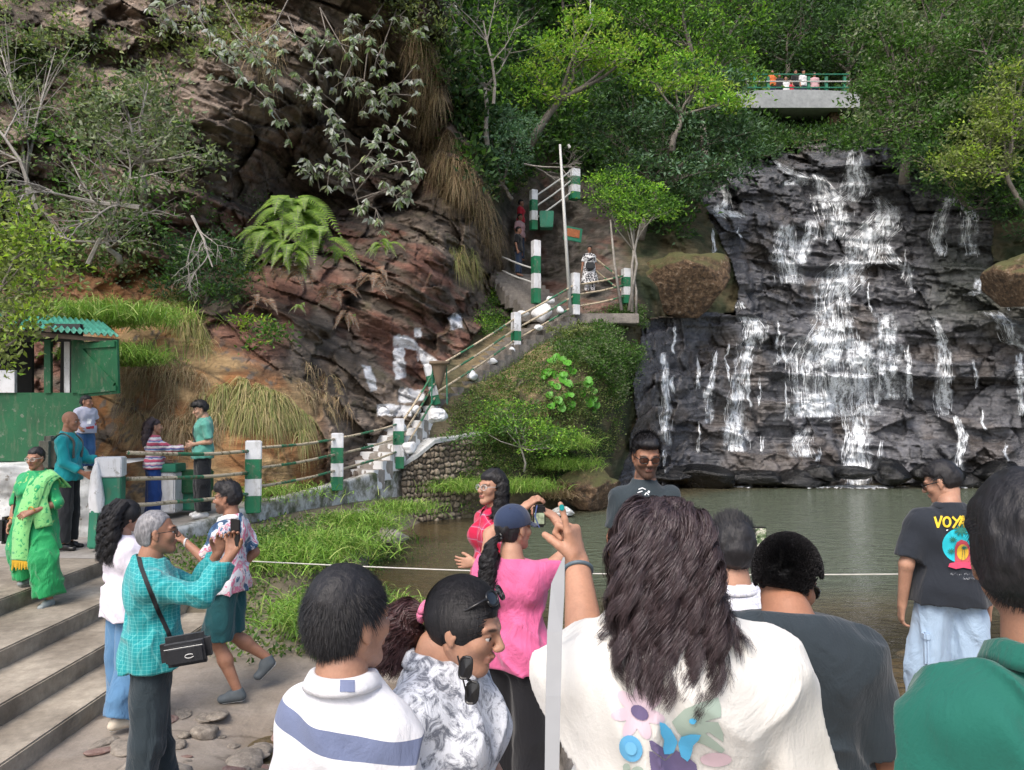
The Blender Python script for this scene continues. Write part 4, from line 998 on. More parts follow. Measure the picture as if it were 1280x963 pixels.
T('pale_bush', 'pale blue green bush hanging over the stairs', 'bush', (640, 250, 24.6), [(610, 150, 24.4, 34, 22), (630, 185, 24.3, 42, 32), (605, 205, 24.2, 28, 28), (650, 160, 24.5, 28, 20), (600, 228, 24.1, 14, 16)], 'blue', .13, 6, .16, 22, .08)
T('tree', 'dark blue green tree left of the bridge', 'tree', (800, 300, 27.2), [(770, 170, 27, 50, 36), (830, 170, 26.8, 60, 40), (890, 165, 27, 56, 36), (860, 220, 26.6, 60, 24), (800, 215, 26.6, 44, 26), (930, 190, 27, 36, 36), (780, 120, 27.4, 50, 26), (870, 110, 27.5, 60, 26)], 'dark', .17, 3.6, .24, 24, .16, extra=('blue', .3))
T('tree', 'tall mid green tree filling the top between the centre and the bridge', 'tree', (880, 220, 31), [(860, 40, 31, 60, 40), (800, 20, 31, 60, 36), (900, 80, 31.4, 44, 30), (840, -40, 31, 90, 40), (925, 20, 32, 34, 26), (935, 105, 31, 22, 26)], 'green', .19, 2.7, .28, 22, .2, extra=('bright', .3))
T('small_tree', 'small leafy tree with slender trunks on the stair landing', 'tree', (795, 392, 23.6), [(760, 250, 23.5, 30, 14), (790, 265, 23.4, 30, 20), (825, 260, 23.3, 32, 16), (800, 240, 23.5, 30, 12), (770, 225, 23.8, 30, 12)], 'bright', .12, 9, .14, 22, .045, M_TWIG, extra=('green', .5))
m = MB()
for a, b, c in (((777, 388), (768, 330), (763, 275)), ((786, 388), (796, 330), (787, 280)), ((790, 390), (790, 330), (800, 280))): m.tube([V(*a, 23.5), V(*b, 23.5), V(*c, 23.5)], [.05, .04, .025], 6)
tag(m.build('sapling', M_TWIG, None, True), 'three slender pale stems growing from one root beside the short banded post', 'sapling')
# background forest
for i, (lab, px, py, Y, rx, rz) in enumerate((('dark tree directly above the bridge', 985, 40, 43, 70, 60), ('dark tree behind the left end of the bridge', 930, 70, 44, 44, 60), ('dim tree at the top right of the bridge', 1060, 50, 41, 50, 60), ('dim leafy tree under the top edge above the pole', 705, -10, 33, 70, 60), ('dusky tree between the centre trees', 690, 150, 31, 60, 44))):
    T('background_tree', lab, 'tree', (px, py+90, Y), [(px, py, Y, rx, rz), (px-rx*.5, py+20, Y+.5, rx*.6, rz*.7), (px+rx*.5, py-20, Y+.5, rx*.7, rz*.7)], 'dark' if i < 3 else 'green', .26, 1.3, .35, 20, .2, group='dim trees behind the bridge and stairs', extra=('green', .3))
# right mass
T('tree', 'big leafy tree right of the bridge', 'tree', (1130, 230, 30), [(1085, 120, 30, 24, 36), (1110, 110, 29.6, 44, 34), (1150, 70, 29.4, 60, 44), (1120, 160, 29.2, 40, 24), (1170, 140, 29, 50, 40), (1100, 40, 30, 40, 40), (1180, 10, 30, 70, 50)], 'green', .18, 3.0, .26, 24, .22, extra=('grey', .4))
T('tree', 'large dusky green tree in the top right corner', 'tree', (1260, 250, 28), [(1230, 60, 28, 60, 50), (1270, 120, 27.6, 60, 50), (1210, 150, 27.8, 44, 34), (1280, 20, 28, 80, 60), (1310, 180, 27.4, 60, 50)], 'green', .17, 2.8, .26, 24, .22, extra=('grey', .45))
T('tree', 'yellow green shrub hanging at the right edge over the falls', 'tree', (1280, 260, 26.4), [(1245, 130, 26.4, 30, 22), (1225, 175, 26.3, 34, 26), (1265, 150, 26.2, 36, 30), (1195, 205, 26.4, 34, 22), (1235, 215, 26.2, 40, 20), (1270, 95, 26.5, 24, 20)], 'olive', .15, 5.2, .18, 22, .1, extra=('yellow', .35))
T('bush', 'dark bush hanging over the right side cascade', 'bush', (1200, 245, 28.6), [(1150, 195, 28.4, 36, 22), (1190, 225, 28.2, 40, 18), (1240, 245, 27.6, 50, 22), (1290, 250, 27, 40, 50)], 'dark', .16, 5, .2, 22, .1, extra=('green', .4))
# embankment
T('small_bush', 'bright airy bush with two twisted stems at the foot of the embankment', 'bush', (655, 590, 18.4), [(620, 520, 18.4, 30, 13), (650, 535, 18.2, 44, 14), (690, 545, 18.2, 34, 14), (640, 510, 18.6, 40, 10), (605, 540, 18.2, 20, 10), (680, 560, 18.1, 30, 8)], 'bright', .08, 13, .10, 20, .03, M_TWIG, extra=('green', .55))

T('small_bush', 'small olive bush above the round leaved plants on the embankment', 'bush', (705, 440, 21.8), [(700, 418, 21.7, 18, 9), (722, 412, 21.8, 16, 9)], 'olive', .09, 13, .09, 18, .02)
T('small_bush', 'little green bush on the outer shoulder of the embankment', 'bush', (775, 470, 22.6), [(770, 452, 22.5, 16, 12), (786, 440, 22.7, 14, 12)], 'green', .09, 13, .09, 18, .02)
T('small_bush', 'loose bush left of the round leaved plants', 'bush', (640, 500, 20.0), [(632, 482, 19.8, 20, 10), (655, 474, 20.0, 14, 9)], 'olive', .09, 11, .10, 18, .02, extra=('green', .4))
T('small_bush', 'weedy bush on the whitewashed coping of the rubble wall', 'bush', (575, 560, 17.6), [(572, 548, 17.4, 14, 8), (590, 552, 17.5, 14, 8)], 'green', .08, 12, .08, 16, .015)
# scattered cover on the relief
def cover(name, label, poly, n_cl, per, leaf, clump, pal, out=.12, asp=.5, extra=None, droop=0, thin=None):
    poly = np.array(poly, float); lo = poly.min(0); hi = poly.max(0); pt = rng.random((n_cl*4, 2))*(hi-lo)+lo
    pt = pt[inpoly(pt[:, 0], pt[:, 1], poly)]
    nz = fbm(np.stack([pt[:, 0]/28, pt[:, 1]/28, pt[:, 0]*0+len(name)], -1), 3, 31); pt = pt[nz > (thin or .36)][:n_cl]
    dd = surf_depth(pt[:, 0], pt[:, 1])-rng.uniform(0, out, len(pt)); c = at(pt[:, 0], pt[:, 1], dd); n = len(c)*per
    off = rng.normal(0, clump, (n, 3))*[1, 1, .6]; p = np.repeat(c, per, 0)+off
    d = norm(off/clump*.5+unit(n)*.8+np.array([0, -.4, .25-droop])); L = leaf*rng.uniform(.6, 1.3, n)
    v, f = leaf_geo(p, d, L, L*asp); col = palette(n, PAL[pal])*np.repeat(rng.uniform(.7, 1.3, (len(c), 1)), per, 0)
    if extra: k = np.repeat(rng.random(len(c)) < extra[1], per); col[k] = palette(int(k.sum()), PAL[extra[0]])
    return tag(np_mesh(name, v, f, M_LEAF, col=np.repeat(col, 4, 0)), label, kind='stuff')
cover('forest_undergrowth', 'mixed green undergrowth covering the hillside', [(540, -200), (1500, -200), (1500, 260), (1230, 232), (1150, 214), (1095, 172), (1060, 165), (1060, 140), (960, 150), (955, 190), (895, 215), (868, 230), (850, 300), (740, 225), (700, 200), (600, 240), (560, 120)], 9000, 14, .24, .3, 'green', .5, extra=('dark', .5), thin=.2)
cover('ivy', 'small leaved creeper over the embankment', [(700, 398), (730, 384), (800, 384), (806, 410), (795, 470), (770, 505), (740, 455), (690, 440)], 1100, 20, .075, .11, 'green', .22, extra=('grey', .35), thin=.36)
cover('creeper', 'thin creeper and weeds on the slope below the stairs', [(560, 510), (640, 440), (700, 410), (780, 470), (770, 560), (700, 600), (560, 600)], 2300, 15, .06, .09, 'olive', .12, extra=('green', .4), thin=.36)
cover('ledge_weeds', 'green weeds in the gully beside the stairs', [(600, 390), (625, 350), (660, 350), (668, 390), (640, 400), (600, 420)], 420, 18, .08, .12, 'green', .15, extra=('bright', .2))
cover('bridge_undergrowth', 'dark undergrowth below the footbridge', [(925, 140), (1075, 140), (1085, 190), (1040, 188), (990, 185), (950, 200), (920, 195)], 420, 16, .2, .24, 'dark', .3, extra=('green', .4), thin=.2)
cover('wall_creeper', 'creeper hanging over the rubble wall', [(505, 560), (560, 545), (605, 545), (612, 640), (560, 640), (500, 610)], 190, 14, .07, .08, 'olive', .16, extra=('green', .5), thin=.40)
cover('upper_cliff_creeper', 'creepers and small shrubs along the ledges at the top left of the cliff', [(-80, -60), (330, -60), (350, 60), (200, 110), (60, 140), (-80, 160)], 650, 12, .13, .15, 'olive', .15, extra=('grey', .5), thin=.50)
cover('cliff_weeds', 'scrubby plants on the left cliff ledges', [(-60, 40), (120, 40), (330, 250), (310, 380), (210, 380), (90, 340), (-60, 300)], 900, 14, .10, .16, 'grey', .15, extra=('green', .4), thin=.47)
cover('hanging_scrub', 'grey withered scrub along the top of the cliff', [(420, -60), (640, -60), (660, 240), (600, 250), (560, 120), (500, 40)], 900, 12, .12, .18, 'olive', .3, extra=('grey', .5), thin=.35)
# round leaved plants
pts = []; 
for (px, py) in [(690, 452), (697, 446), (706, 453), (684, 464), (694, 466), (704, 470), (713, 460), (688, 480), (700, 482), (711, 478), (686, 492), (697, 498), (708, 492), (690, 505), (703, 512), (712, 508), (731, 481), (739, 486), (729, 492), (740, 498), (735, 505), (743, 508), (681, 472)]:
    pts.append(at(px, py, surf_depth(px, py)-.12))
for i, p in enumerate(pts):
    pass
vs = []; fs = []; rt = empty('round_leaf_plant', pts[8].tolist(), 0, 'cluster of round glossy bright green leaves on the embankment', 'plant')
for p in pts:
    for q in range(3):
        c = np.array(p)-np.array(pts[8])+rng.normal(0, .06, 3); r = rng.uniform(.07, .13); nn = norm(np.array([rng.normal(0, .3), -1, .6+rng.normal(0, .3)])); a = norm(np.cross(nn, [0, 0, 1.])); b = np.cross(nn, a); k = len(vs)
        for j in range(10): vs.append(c+(a*math.cos(j*.628)+b*math.sin(j*.628))*r*(1-.25*(j == 2))+nn*.02*math.cos(j*1.2))
        vs.append(c-nn*.02); fs += [(k+j, k+(j+1) % 10, k+10) for j in range(10)]
M_BRIGHT = vcol_mat('glossy bright leaf', .4, 0, 20, .3, translucent=.25)
np_mesh('leaves', np.array(vs), np.array(fs), M_BRIGHT, rt, col=np.tile([.10, .33, .03], (len(vs), 1)))

def blades(name, label, roots, L, W, pal, dirf, droop, mat=None, K=6, cat=None, kind=None, group=None, origin=None):
    n = len(roots); L = L*rng.uniform(.55, 1.2, n); d = dirf(n); t_ = np.linspace(0, 1, K)
    p = roots[:, None]+d[:, None]*(L[:, None]*t_[None])[..., None]; p[..., 2] -= droop*(L[:, None]*t_[None]**2)
    side = norm(np.cross(d, unit(n)*.6+np.array([0, .0, 1]))); wd = (W*(1-t_**1.5)*.5+W*.03)[None]*np.ones((n, 1))
    if origin is not None: p = p-np.array(origin)
    v, f = ribbons(p, wd, np.repeat(side[:, None], K, 1)); col = np.repeat(palette(n, PAL[pal]), K*2, 0)
    o = np_mesh(name, v, f, mat or M_GRASS, col=col)
    if origin is not None: o.location = origin
    return tag(o, label, cat, group, kind)
def hang(name, label, poly, n, L, pal, out=(.1, .5), W=.014, droop=1.0):
    poly = np.array(poly, float); lo = poly.min(0); hi = poly.max(0); pt = rng.random((n*5, 2))*(hi-lo)+lo; pt = pt[inpoly(pt[:, 0], pt[:, 1], poly)][:n]
    nz = fbm(np.stack([pt[:, 0]/9, pt[:, 1]/22, pt[:, 0]*0], -1), 3, 37); pt = pt[nz > .45]
    r = at(pt[:, 0], pt[:, 1], surf_depth(pt[:, 0], pt[:, 1])-rng.uniform(0, .15, len(pt)))
    return blades(name, label, r, L, W, pal, lambda n: norm(np.stack([rng.normal(0, .45, n), -rng.uniform(*out, n), rng.normal(.0, .25, n)], -1))*rng.uniform(.35, .8, (n, 1)), droop, kind='stuff')
hang('hanging_dry_grass', 'long curtain of dry straw coloured grass down the cliff edge', [(505, 10), (545, 60), (560, 150), (600, 220), (630, 285), (622, 330), (590, 260), (545, 250), (530, 180), (512, 100)], 5200, .8, 'dry')
hang('hanging_dry_grass', 'tufts of dry grass hanging from the cliff top', [(300, 30), (350, 30), (352, 85), (335, 100), (318, 90), (300, 60)], 700, .8, 'dry')
hang('hanging_dry_grass', 'dry grass strands on the dark rock near the top centre', [(420, 40), (470, 20), (500, 90), (470, 100), (440, 110)], 700, .9, 'dry')
hang('hanging_dry_grass', 'dry grass tuft under the overhang by the painted rocks', [(560, 310), (590, 305), (600, 335), (590, 350), (570, 335)], 900, .6, 'drygreen')
hang('dry_slope_grass', 'tan grass hanging from the ledge above the earth mound', [(190, 350), (225, 360), (250, 400), (265, 440), (240, 430), (205, 390)], 1900, .8, 'drygreen')
hang('dry_slope_grass', 'coarse dry grass thatch over the right part of the mound', [(255, 490), (300, 470), (350, 490), (388, 520), (385, 550), (330, 520), (270, 520)], 5500, .65, 'drygreen', (.3, .8))
hang('dry_slope_grass', 'thin dry grass on the earth mound', [(140, 420), (200, 430), (260, 470), (300, 520), (250, 560), (150, 540)], 3200, .5, 'dry', (.3, .8), .01)
hang('dry_slope_grass', 'sparse dry grass on the rocks above the walkway', [(370, 445), (430, 470), (440, 520), (400, 520), (370, 480)], 800, .4, 'dry')
def clump(px, py, Y, n, L, label, pal='grass', rad=.3, W=.012, droop=.62, sx=1.15, up=1.25, name='grass_clump'):
    o = np.array(V(px, py, Y)); r = o+np.stack([rng.normal(0, rad*sx, n), rng.normal(0, rad, n), rng.uniform(-.05, .12, n)], -1)
    return blades(name, label, r, L, W, pal, lambda k: norm(np.stack([rng.normal(0, .6, k), rng.normal(-.25, .5, k), up*rng.uniform(.5, 1.2, k)], -1)), droop, cat='grass clump', origin=o, group='green grass clumps on the bank')
for a in ((345, 706, 9.4, 2000, .55, 'broad drooping grass clump right behind the man in the printed shirt', 'grass', .28),
          (400, 690, 10.4, 2400, .6, 'tall grass clump hanging over the bank below the second post', 'grass', .35),
          (446, 660, 12.4, 2000, .5, 'bright grass clump below the third walkway post', 'grass', .25),
          (500, 640, 14.6, 1000, .42, 'grass clump at the end of the walkway bank', 'grass', .3),
          (425, 776, 8.0, 3600, .52, 'large rounded grass clump at the water edge above the boy', 'grass', .27),
          (472, 785, 7.8, 1000, .42, 'yellowing grass tips beside the large waterside clump', 'drygreen', .2),
          (572, 612, 17.6, 1000, .55, 'grass clump under the rubble wall', 'grass', .35),
          (600, 612, 18.0, 800, .5, 'deep green grass clump left of the girl in red', 'grass', .35),
          (657, 612, 18.4, 1400, .6, 'round bright grass clump at the pool edge below the airy bush', 'grass', .3),
          (712, 560, 19.5, 1200, .8, 'upright grass tuft on the embankment near the falls', 'grass', .2),
          (705, 585, 19.6, 1300, .6, 'low grass tuft above the lichen spotted boulder', 'grass', .35),
          (700, 622, 19.2, 700, .6, 'straw coloured tuft on the lichen spotted boulder', 'dry', .18),
          (150, 455, 13.6, 1800, .8, 'green grass beside the open shutter of the hut', 'grass', .3),
          (100, 405, 13.9, 2600, .8, 'thick green grass above the hut roof', 'grass', .6),
          (150, 400, 14.2, 1800, .7, 'green grass on the ledge right of the hut roof', 'grass', .5),
          (335, 620, 13.4, 900, .4, 'low green weeds at the inner edge of the walkway', 'grass', .5)):
    clump(*a[:6], pal=a[6], rad=a[7])
# low bank weeds
def ground_leaves(name, label, pts, per, leaf, pal, extra=None):
    c = np.array(pts); n = len(c)*per; off = rng.normal(0, .09, (n, 3))*[1, 1, .5]; p = np.repeat(c, per, 0)+off; p[:, 2] += .05
    d = norm(unit(n)+np.array([0, -.3, .5])); L = leaf*rng.uniform(.6, 1.3, n); v, f = leaf_geo(p, d, L, L*.5); col = palette(n, PAL[pal])
    if extra: k = rng.random(n) < extra[1]; col[k] = palette(int(k.sum()), PAL[extra[0]])
    return tag(np_mesh(name, v, f, M_LEAF, col=np.repeat(col, 4, 0)), label, kind='stuff')
pp_ = []
for i in range(520):
    q = random.random(); x = -4.2+q*2.2+random.uniform(-.1, .9); y = 9.3+q*6.5+random.uniform(-1.3, .2); pp_.append((x, y, ground_z(x, y)))
for i in range(160): x = random.uniform(-3.0, -1.5); y = random.uniform(7.2, 9.4); pp_.append((x, y, ground_z(x, y)))
ground_leaves('bank_weeds', 'low leafy weeds along the bank', pp_, 14, .06, 'green', ('olive', .4))
# ferns
def fern(px, py, Y, size, nf, label, pal='fern', spread=1.0, group='ferns on the cliff'):
    o = np.array(V(px, py, Y)); P_ = []; D_ = []; L_ = []; m = MB()
    for i in range(nf):
        a = -math.pi/2+rng.uniform(-1.5, 1.5)*spread; d = np.array([math.cos(a), math.sin(a)*.8, rng.uniform(.2, .9)]); L = size*rng.uniform(.7, 1.15); st = rng.normal(0, .12*size, 3)
        K = 26; t_ = np.linspace(0, 1, K)[:, None]; c = st+d*L*t_*.75+np.array([0, 0, -1.0])*L*t_**2*.85
        m.tube([Vector(x) for x in c[::5]], .006, 4, False); tg = norm(np.gradient(c, axis=0)); s = norm(np.cross(tg, [0, -.5, 1.]))
        for sg in (-1, 1):
            P_.append(c[2:]); D_.append(norm(s[2:]*sg+tg[2:]*.45)); L_.append((np.sin(np.clip(t_[2:, 0]*.93+.07, 0, 1)**.7*math.pi)*.95+.05)*L*.17)
    P_ = np.concatenate(P_); D_ = np.concatenate(D_); L_ = np.concatenate(L_); n = len(P_)
    s = norm(np.cross(D_, np.tile([0, -1., .4], (n, 1)))); w_ = size*.016
    v = np.stack([P_-s*w_, P_+s*w_, P_+D_*L_[:, None]+s*w_*.2, P_+D_*L_[:, None]-s*w_*.2], 1).reshape(-1, 3); i = np.arange(n)*4
    rt = empty('fern', o, 0, label, 'fern', group)
    np_mesh('fronds', v, np.stack([i, i+1, i+2, i+3], 1), M_LEAF, rt, col=np.repeat(palette(n, PAL[pal]), 4, 0)); m.build('stems', M_BARK, rt)
for a in ((365, 268, 17.3, 1.35, 34, 'huge bright green fern crown in the cliff hollow'), (335, 296, 16.8, 1.05, 20, 'bright fern fronds low on the left of the huge fern'), (398, 300, 16.9, 1.1, 20, 'bright fern fronds low on the right of the huge fern'), (362, 316, 16.6, .95, 16, 'arching fern fronds below the middle of the huge fern'),
          (312, 335, 16.9, .7, 11, 'dim green fern at the left foot of the huge fern'), (425, 320, 17.8, .7, 8, 'narrow fern right of the huge fern'), (372, 384, 16.6, .35, 6, 'tiny lime fern below the huge fern'), (300, 375, 16.4, .4, 7, 'small fern above the bright shrub'), (478, 308, 18.5, .6, 12, 'small green fern on the red rock'), (440, 398, 17.6, .3, 5, 'tiny lime fern among dead fronds')):
    fern(*a)
for a in ((370, 335, 17.0, .8, 10, 'rusty dead fronds under the huge fern'), (420, 365, 17.4, .8, 10, 'grey dead fern fronds right of the hollow'), (430, 395, 17.4, .5, 8, 'curled brown dead fern over the painted rocks'), (320, 380, 16.5, .6, 8, 'withered fern fronds above the bright shrub'), (470, 345, 18.4, .7, 9, 'silvery dead fern below the small green fern')):
    fern(*a, pal='deadfern')
# pale drooping leaved shrubs on the dark rock
def pale_shrub(label, br, group='pale leaved shrubs on the cliff'):
    r0 = np.array(V(*br[0][0])); rt = empty('pale_leaved_shrub', r0, 0, label, 'shrub', group); m = MB(); P_ = []; D_ = []
    for path in br:
        ps = [Vector(np.array(V(*q))-r0) for q in path]; n = len(ps); m.tube(ps, [.020-.012*i/n for i in range(n)], 5, False)
        for i in range(1, n):
            for k in range(3 if i < n-1 else 5):
                c = np.array(ps[i])+rng.normal(0, .18, 3); m.tube([ps[i], Vector(c)], .01, 4, False)
                for j in range(7):
                    P_.append(c+rng.normal(0, .02, 3)); a = rng.uniform(0, 6.28); D_.append([math.cos(a)*.75, math.sin(a)*.75, -rng.uniform(.35, 1.3)])
    P_ = np.array(P_); D_ = norm(np.array(D_)); L = rng.uniform(.15, .26, len(P_)); v, f = leaf_geo(P_, D_, L, L*.42, .12)
    np_mesh('leaves', v, f, M_LEAF, rt, col=np.repeat(palette(len(P_), PAL['pale']), 4, 0)); m.build('branches', M_BARK, rt, True)
pale_shrub('pale leaved shrub drooping at the top left of the cliff', [[(300, -40, 19), (230, 0, 18.6), (205, 12, 18.4), (200, 28, 18.3)], [(250, -20, 19), (250, 25, 18.4), (262, 45, 18.3), (285, 60, 18.2)], [(280, 0, 18.8), (310, 50, 18.2), (325, 60, 18.1)]])
pale_shrub('pale leaved branches reaching over the dark hollow', [[(370, -20, 19.5), (345, 30, 19.2), (300, 60, 18.6), (280, 95, 18.4), (278, 115, 18.3)], [(345, 30, 19.2), (330, 55, 19), (298, 72, 18.8)]])
pale_shrub('whitish leaved shrub along the rock edge at the top centre', [[(500, -30, 21), (470, 20, 20.6), (455, 40, 20.5), (440, 30, 20.4)], [(500, 0, 21), (480, 55, 20.5), (470, 75, 20.4)], [(530, -10, 21), (500, 20, 20.6), (515, 40, 20.5)], [(460, 60, 20.6), (455, 100, 20.5), (460, 115, 20.4)]])
pale_shrub('shrub with pale hanging leaves beside the dark cleft', [[(370, 118, 19.6), (400, 128, 19.2), (425, 148, 19.1)], [(420, 130, 19.6), (380, 100, 19.2), (392, 112, 19.1)], [(525, 120, 20.8), (490, 118, 20.4), (470, 130, 20.3), (458, 130, 20.2)], [(525, 120, 20.8), (505, 100, 20.4), (515, 100, 20.2), (485, 108, 20.2)]])
pale_shrub('small tree with pale leaves rooted on the red rock', [[(450, 262, 19.6), (438, 215, 19.4), (432, 180, 19.2), (430, 165, 19.2)], [(441, 245, 19.6), (470, 210, 19), (500, 203, 18.8), (522, 200, 18.7)], [(445, 250, 19.6), (475, 240, 19.0), (495, 245, 18.9), (510, 235, 18.8)], [(438, 215, 19.4), (460, 195, 19.1), (470, 180, 19), (478, 178, 18.9)], [(440, 220, 19.4), (425, 205, 19.2), (412, 212, 19.1)]])
pale_shrub('pale leaved branches left of the dark hollow', [[(300, 90, 18.6), (330, 120, 18.0), (350, 150, 17.9)], [(290, 40, 18.6), (320, 70, 18.1), (345, 82, 18)], [(260, 60, 18.6), (280, 80, 18), (300, 90, 17.9)]])
pale_shrub('pale leaved shrub high on the dark rock face', [[(400, 10, 20), (410, 50, 19.4), (395, 75, 19.3)], [(400, 10, 20), (440, 80, 19.8), (430, 100, 19.7)], [(410, 50, 19.4), (440, 60, 19.5), (450, 50, 19.5)], [(360, 20, 19.6), (375, 60, 19.2), (390, 55, 19.1)]])
pale_shrub('low pale leaved sprigs under the dark cleft', [[(480, 280, 19.4), (470, 262, 19.1), (455, 255, 19)], [(400, 240, 19.6), (395, 215, 19.2), (385, 205, 19.1)], [(520, 160, 20.6), (500, 150, 20.3), (490, 165, 20.2)]])
pale_shrub('thin pale leaved shrub behind the grass curtain', [[(600, -20, 24), (560, 10, 22), (540, 25, 21.6)], [(560, 10, 22), (575, 40, 22), (560, 60, 22)]])
# bare branches
def bare(label, px, py, Y, L, n=5, dirx=0, seed=1, r0=.05, dz=1.0):
    rr = random.Random(seed); o = V(px, py, Y); m = MB()
    def go(p, d, L, r, lev):
        pts = [p]; 
        for i in range(4):
            d = (d+Vector((rr.uniform(-.3, .3), rr.uniform(-.2, .2), rr.uniform(-.25, .25)))).normalized(); p = p+d*L/4; pts.append(p)
        m.tube(pts, [r*(1-.15*i) for i in range(5)], 5, False)
        if lev: 
            for q in range(n): k = rr.randint(1, 4); go(pts[k], (d+Vector((rr.uniform(-1, 1), rr.uniform(-.6, .3), rr.uniform(-.7, .7)))).normalized(), L*rr.uniform(.4, .65), r*.45, lev-1)
    go(Vector((0, 0, 0)), Vector((dirx, -.2, dz)).normalized(), L, r0, 3)
    x = m.build('bare_shrub', M_TWIG, None); x.location = o; tag(x, label, 'shrub', 'leafless branches on the slopes')
bare('leafless pale branches at the far left of the cliff', 50, 270, 15.2, 2.2, 4, -.1, 3)
bare('leafless twisted branches above the hut', 110, 330, 15.2, 1.9, 4, .5, 5)
bare('grey leafless branches in front of the grey green shrub', 175, 260, 15.0, 1.5, 5, -.8, 8, .06, .3)
bare('dead twiggy branches above the uppermost rails', 655, 205, 24.4, 1.3, 5, .9, 9, .03, -.1)
bare('dead twigs drooping between the shrubs and the big fern', 240, 270, 15.3, 1.4, 5, .3, 11, .03, -.6)
bare('bare upright stem among the top centre leaves', 617, 130, 23, 2.4, 4, .1, 12, .05, 1)
# ================================================================= figure modelling (signed distance fields -> one skin)
def A3(*p): return np.array(p, float)
def rotm(rx=0, ry=0, rz=0):
    return np.array((Matrix.Rotation(rz, 3, 'Z') @ Matrix.Rotation(ry, 3, 'Y') @ Matrix.Rotation(rx, 3, 'X')))
class SDF:
    def __init__(s): s.p = []
    def cone(s, a, b, ra, rb, k=.02, el=None):
        """round cone; el=(axis vector, squash) flattens the section along axis"""
        s.p.append(('c', A3(*a), A3(*b), ra, rb, k, el)); return s
    def ell(s, c, r, M=None, k=.02): s.p.append(('e', A3(*c), A3(*r), M, None, k, None)); return s
    def sub(s, c, r, M=None, k=.01): s.p.append(('s', A3(*c), A3(*r), M, None, k, None)); return s
    def cut(s, pt, n): s.p.append(('x', A3(*pt), A3(*n)/np.linalg.norm(n), None, None, 0, None)); return s
    def grow(s, g, sel=None):
        q = SDF()
        for i in (s.p if sel is None else [s.p[j] for j in sel]):
            i = list(i)
            if i[0] == 'c': i[3] += g; i[4] += g
            elif i[0] == 'e': i[2] = i[2]+g
            q.p.append(tuple(i))
        return q
    def ext(s, o): s.p += o.p; return s
    def bounds(s):
        lo = np.full(3, 9.); hi = -lo
        for t in s.p:
            if t[0] == 'c': r = max(t[3], t[4])+.02; lo = np.minimum(lo, np.minimum(t[1], t[2])-r); hi = np.maximum(hi, np.maximum(t[1], t[2])+r)
            elif t[0] == 'e': r = t[2].max()+.02; lo = np.minimum(lo, t[1]-r); hi = np.maximum(hi, t[1]+r)
        return lo, hi
def sd_eval(s, P):
    d = np.full(P.shape[:-1], 1.0)
    X = P[..., 0]; shp = P.shape[:3]
    ax = [P[:, 0, 0, 0], P[0, :, 0, 1], P[0, 0, :, 2]]
    for t in s.p:
        if t[0] == 'x':
            d = np.maximum(d, (P-t[1])@t[2]); continue
        mg = t[5]*1.6+.03
        if t[0] == 'c': r = max(t[3], t[4])+mg; lo = np.minimum(t[1], t[2])-r; hi = np.maximum(t[1], t[2])+r
        else: r = t[2].max()+mg; lo = t[1]-r; hi = t[1]+r
        sl = tuple(slice(np.searchsorted(a, l), np.searchsorted(a, h)) for a, l, h in zip(ax, lo, hi))
        Q = P[sl]
        if Q.size == 0: continue
        if t[0] == 'c':
            _, a, b, ra, rb, k, el = t; ba = b-a; L2 = ba@ba+1e-12; pa = Q-a
            h = np.clip((pa@ba)/L2, 0, 1); w_ = pa-h[..., None]*ba
            if el is not None:
                ea = A3(*el[0])/np.linalg.norm(el[0]); q = w_@ea; e2 = (w_*w_).sum(-1)-q*q
                ds = np.sqrt(np.maximum(e2+(q/el[1])**2, 1e-12)); dl = ds-(ra+(rb-ra)*h)
                dl = dl*np.where(ds > 1e-6, np.sqrt(np.maximum(e2+q*q, 1e-12))/np.maximum(ds, 1e-6), 1)
            else: dl = np.sqrt((w_*w_).sum(-1))-(ra+(rb-ra)*h)
        else:
            q = Q-t[1]
            if t[3] is not None: q = q@t[3]
            r = t[2]; k0 = np.sqrt(((q/r)**2).sum(-1)); k1 = np.sqrt(((q/(r*r))**2).sum(-1)); dl = k0*(k0-1)/np.maximum(k1, 1e-6); k = t[5]
        k = t[5]; c = d[sl]
        if t[0] == 's':
            h = np.clip(.5-.5*(c+dl)/k, 0, 1); d[sl] = c*(1-h)-dl*h+k*h*(1-h)
        else:
            h = np.clip(.5+.5*(c-dl)/max(k, 1e-4), 0, 1); d[sl] = c*(1-h)+dl*h-k*h*(1-h)
    return d
_CE = [(a, b) for a in range(8) for b in range(8) if a < b and bin(a ^ b).count('1') == 1]
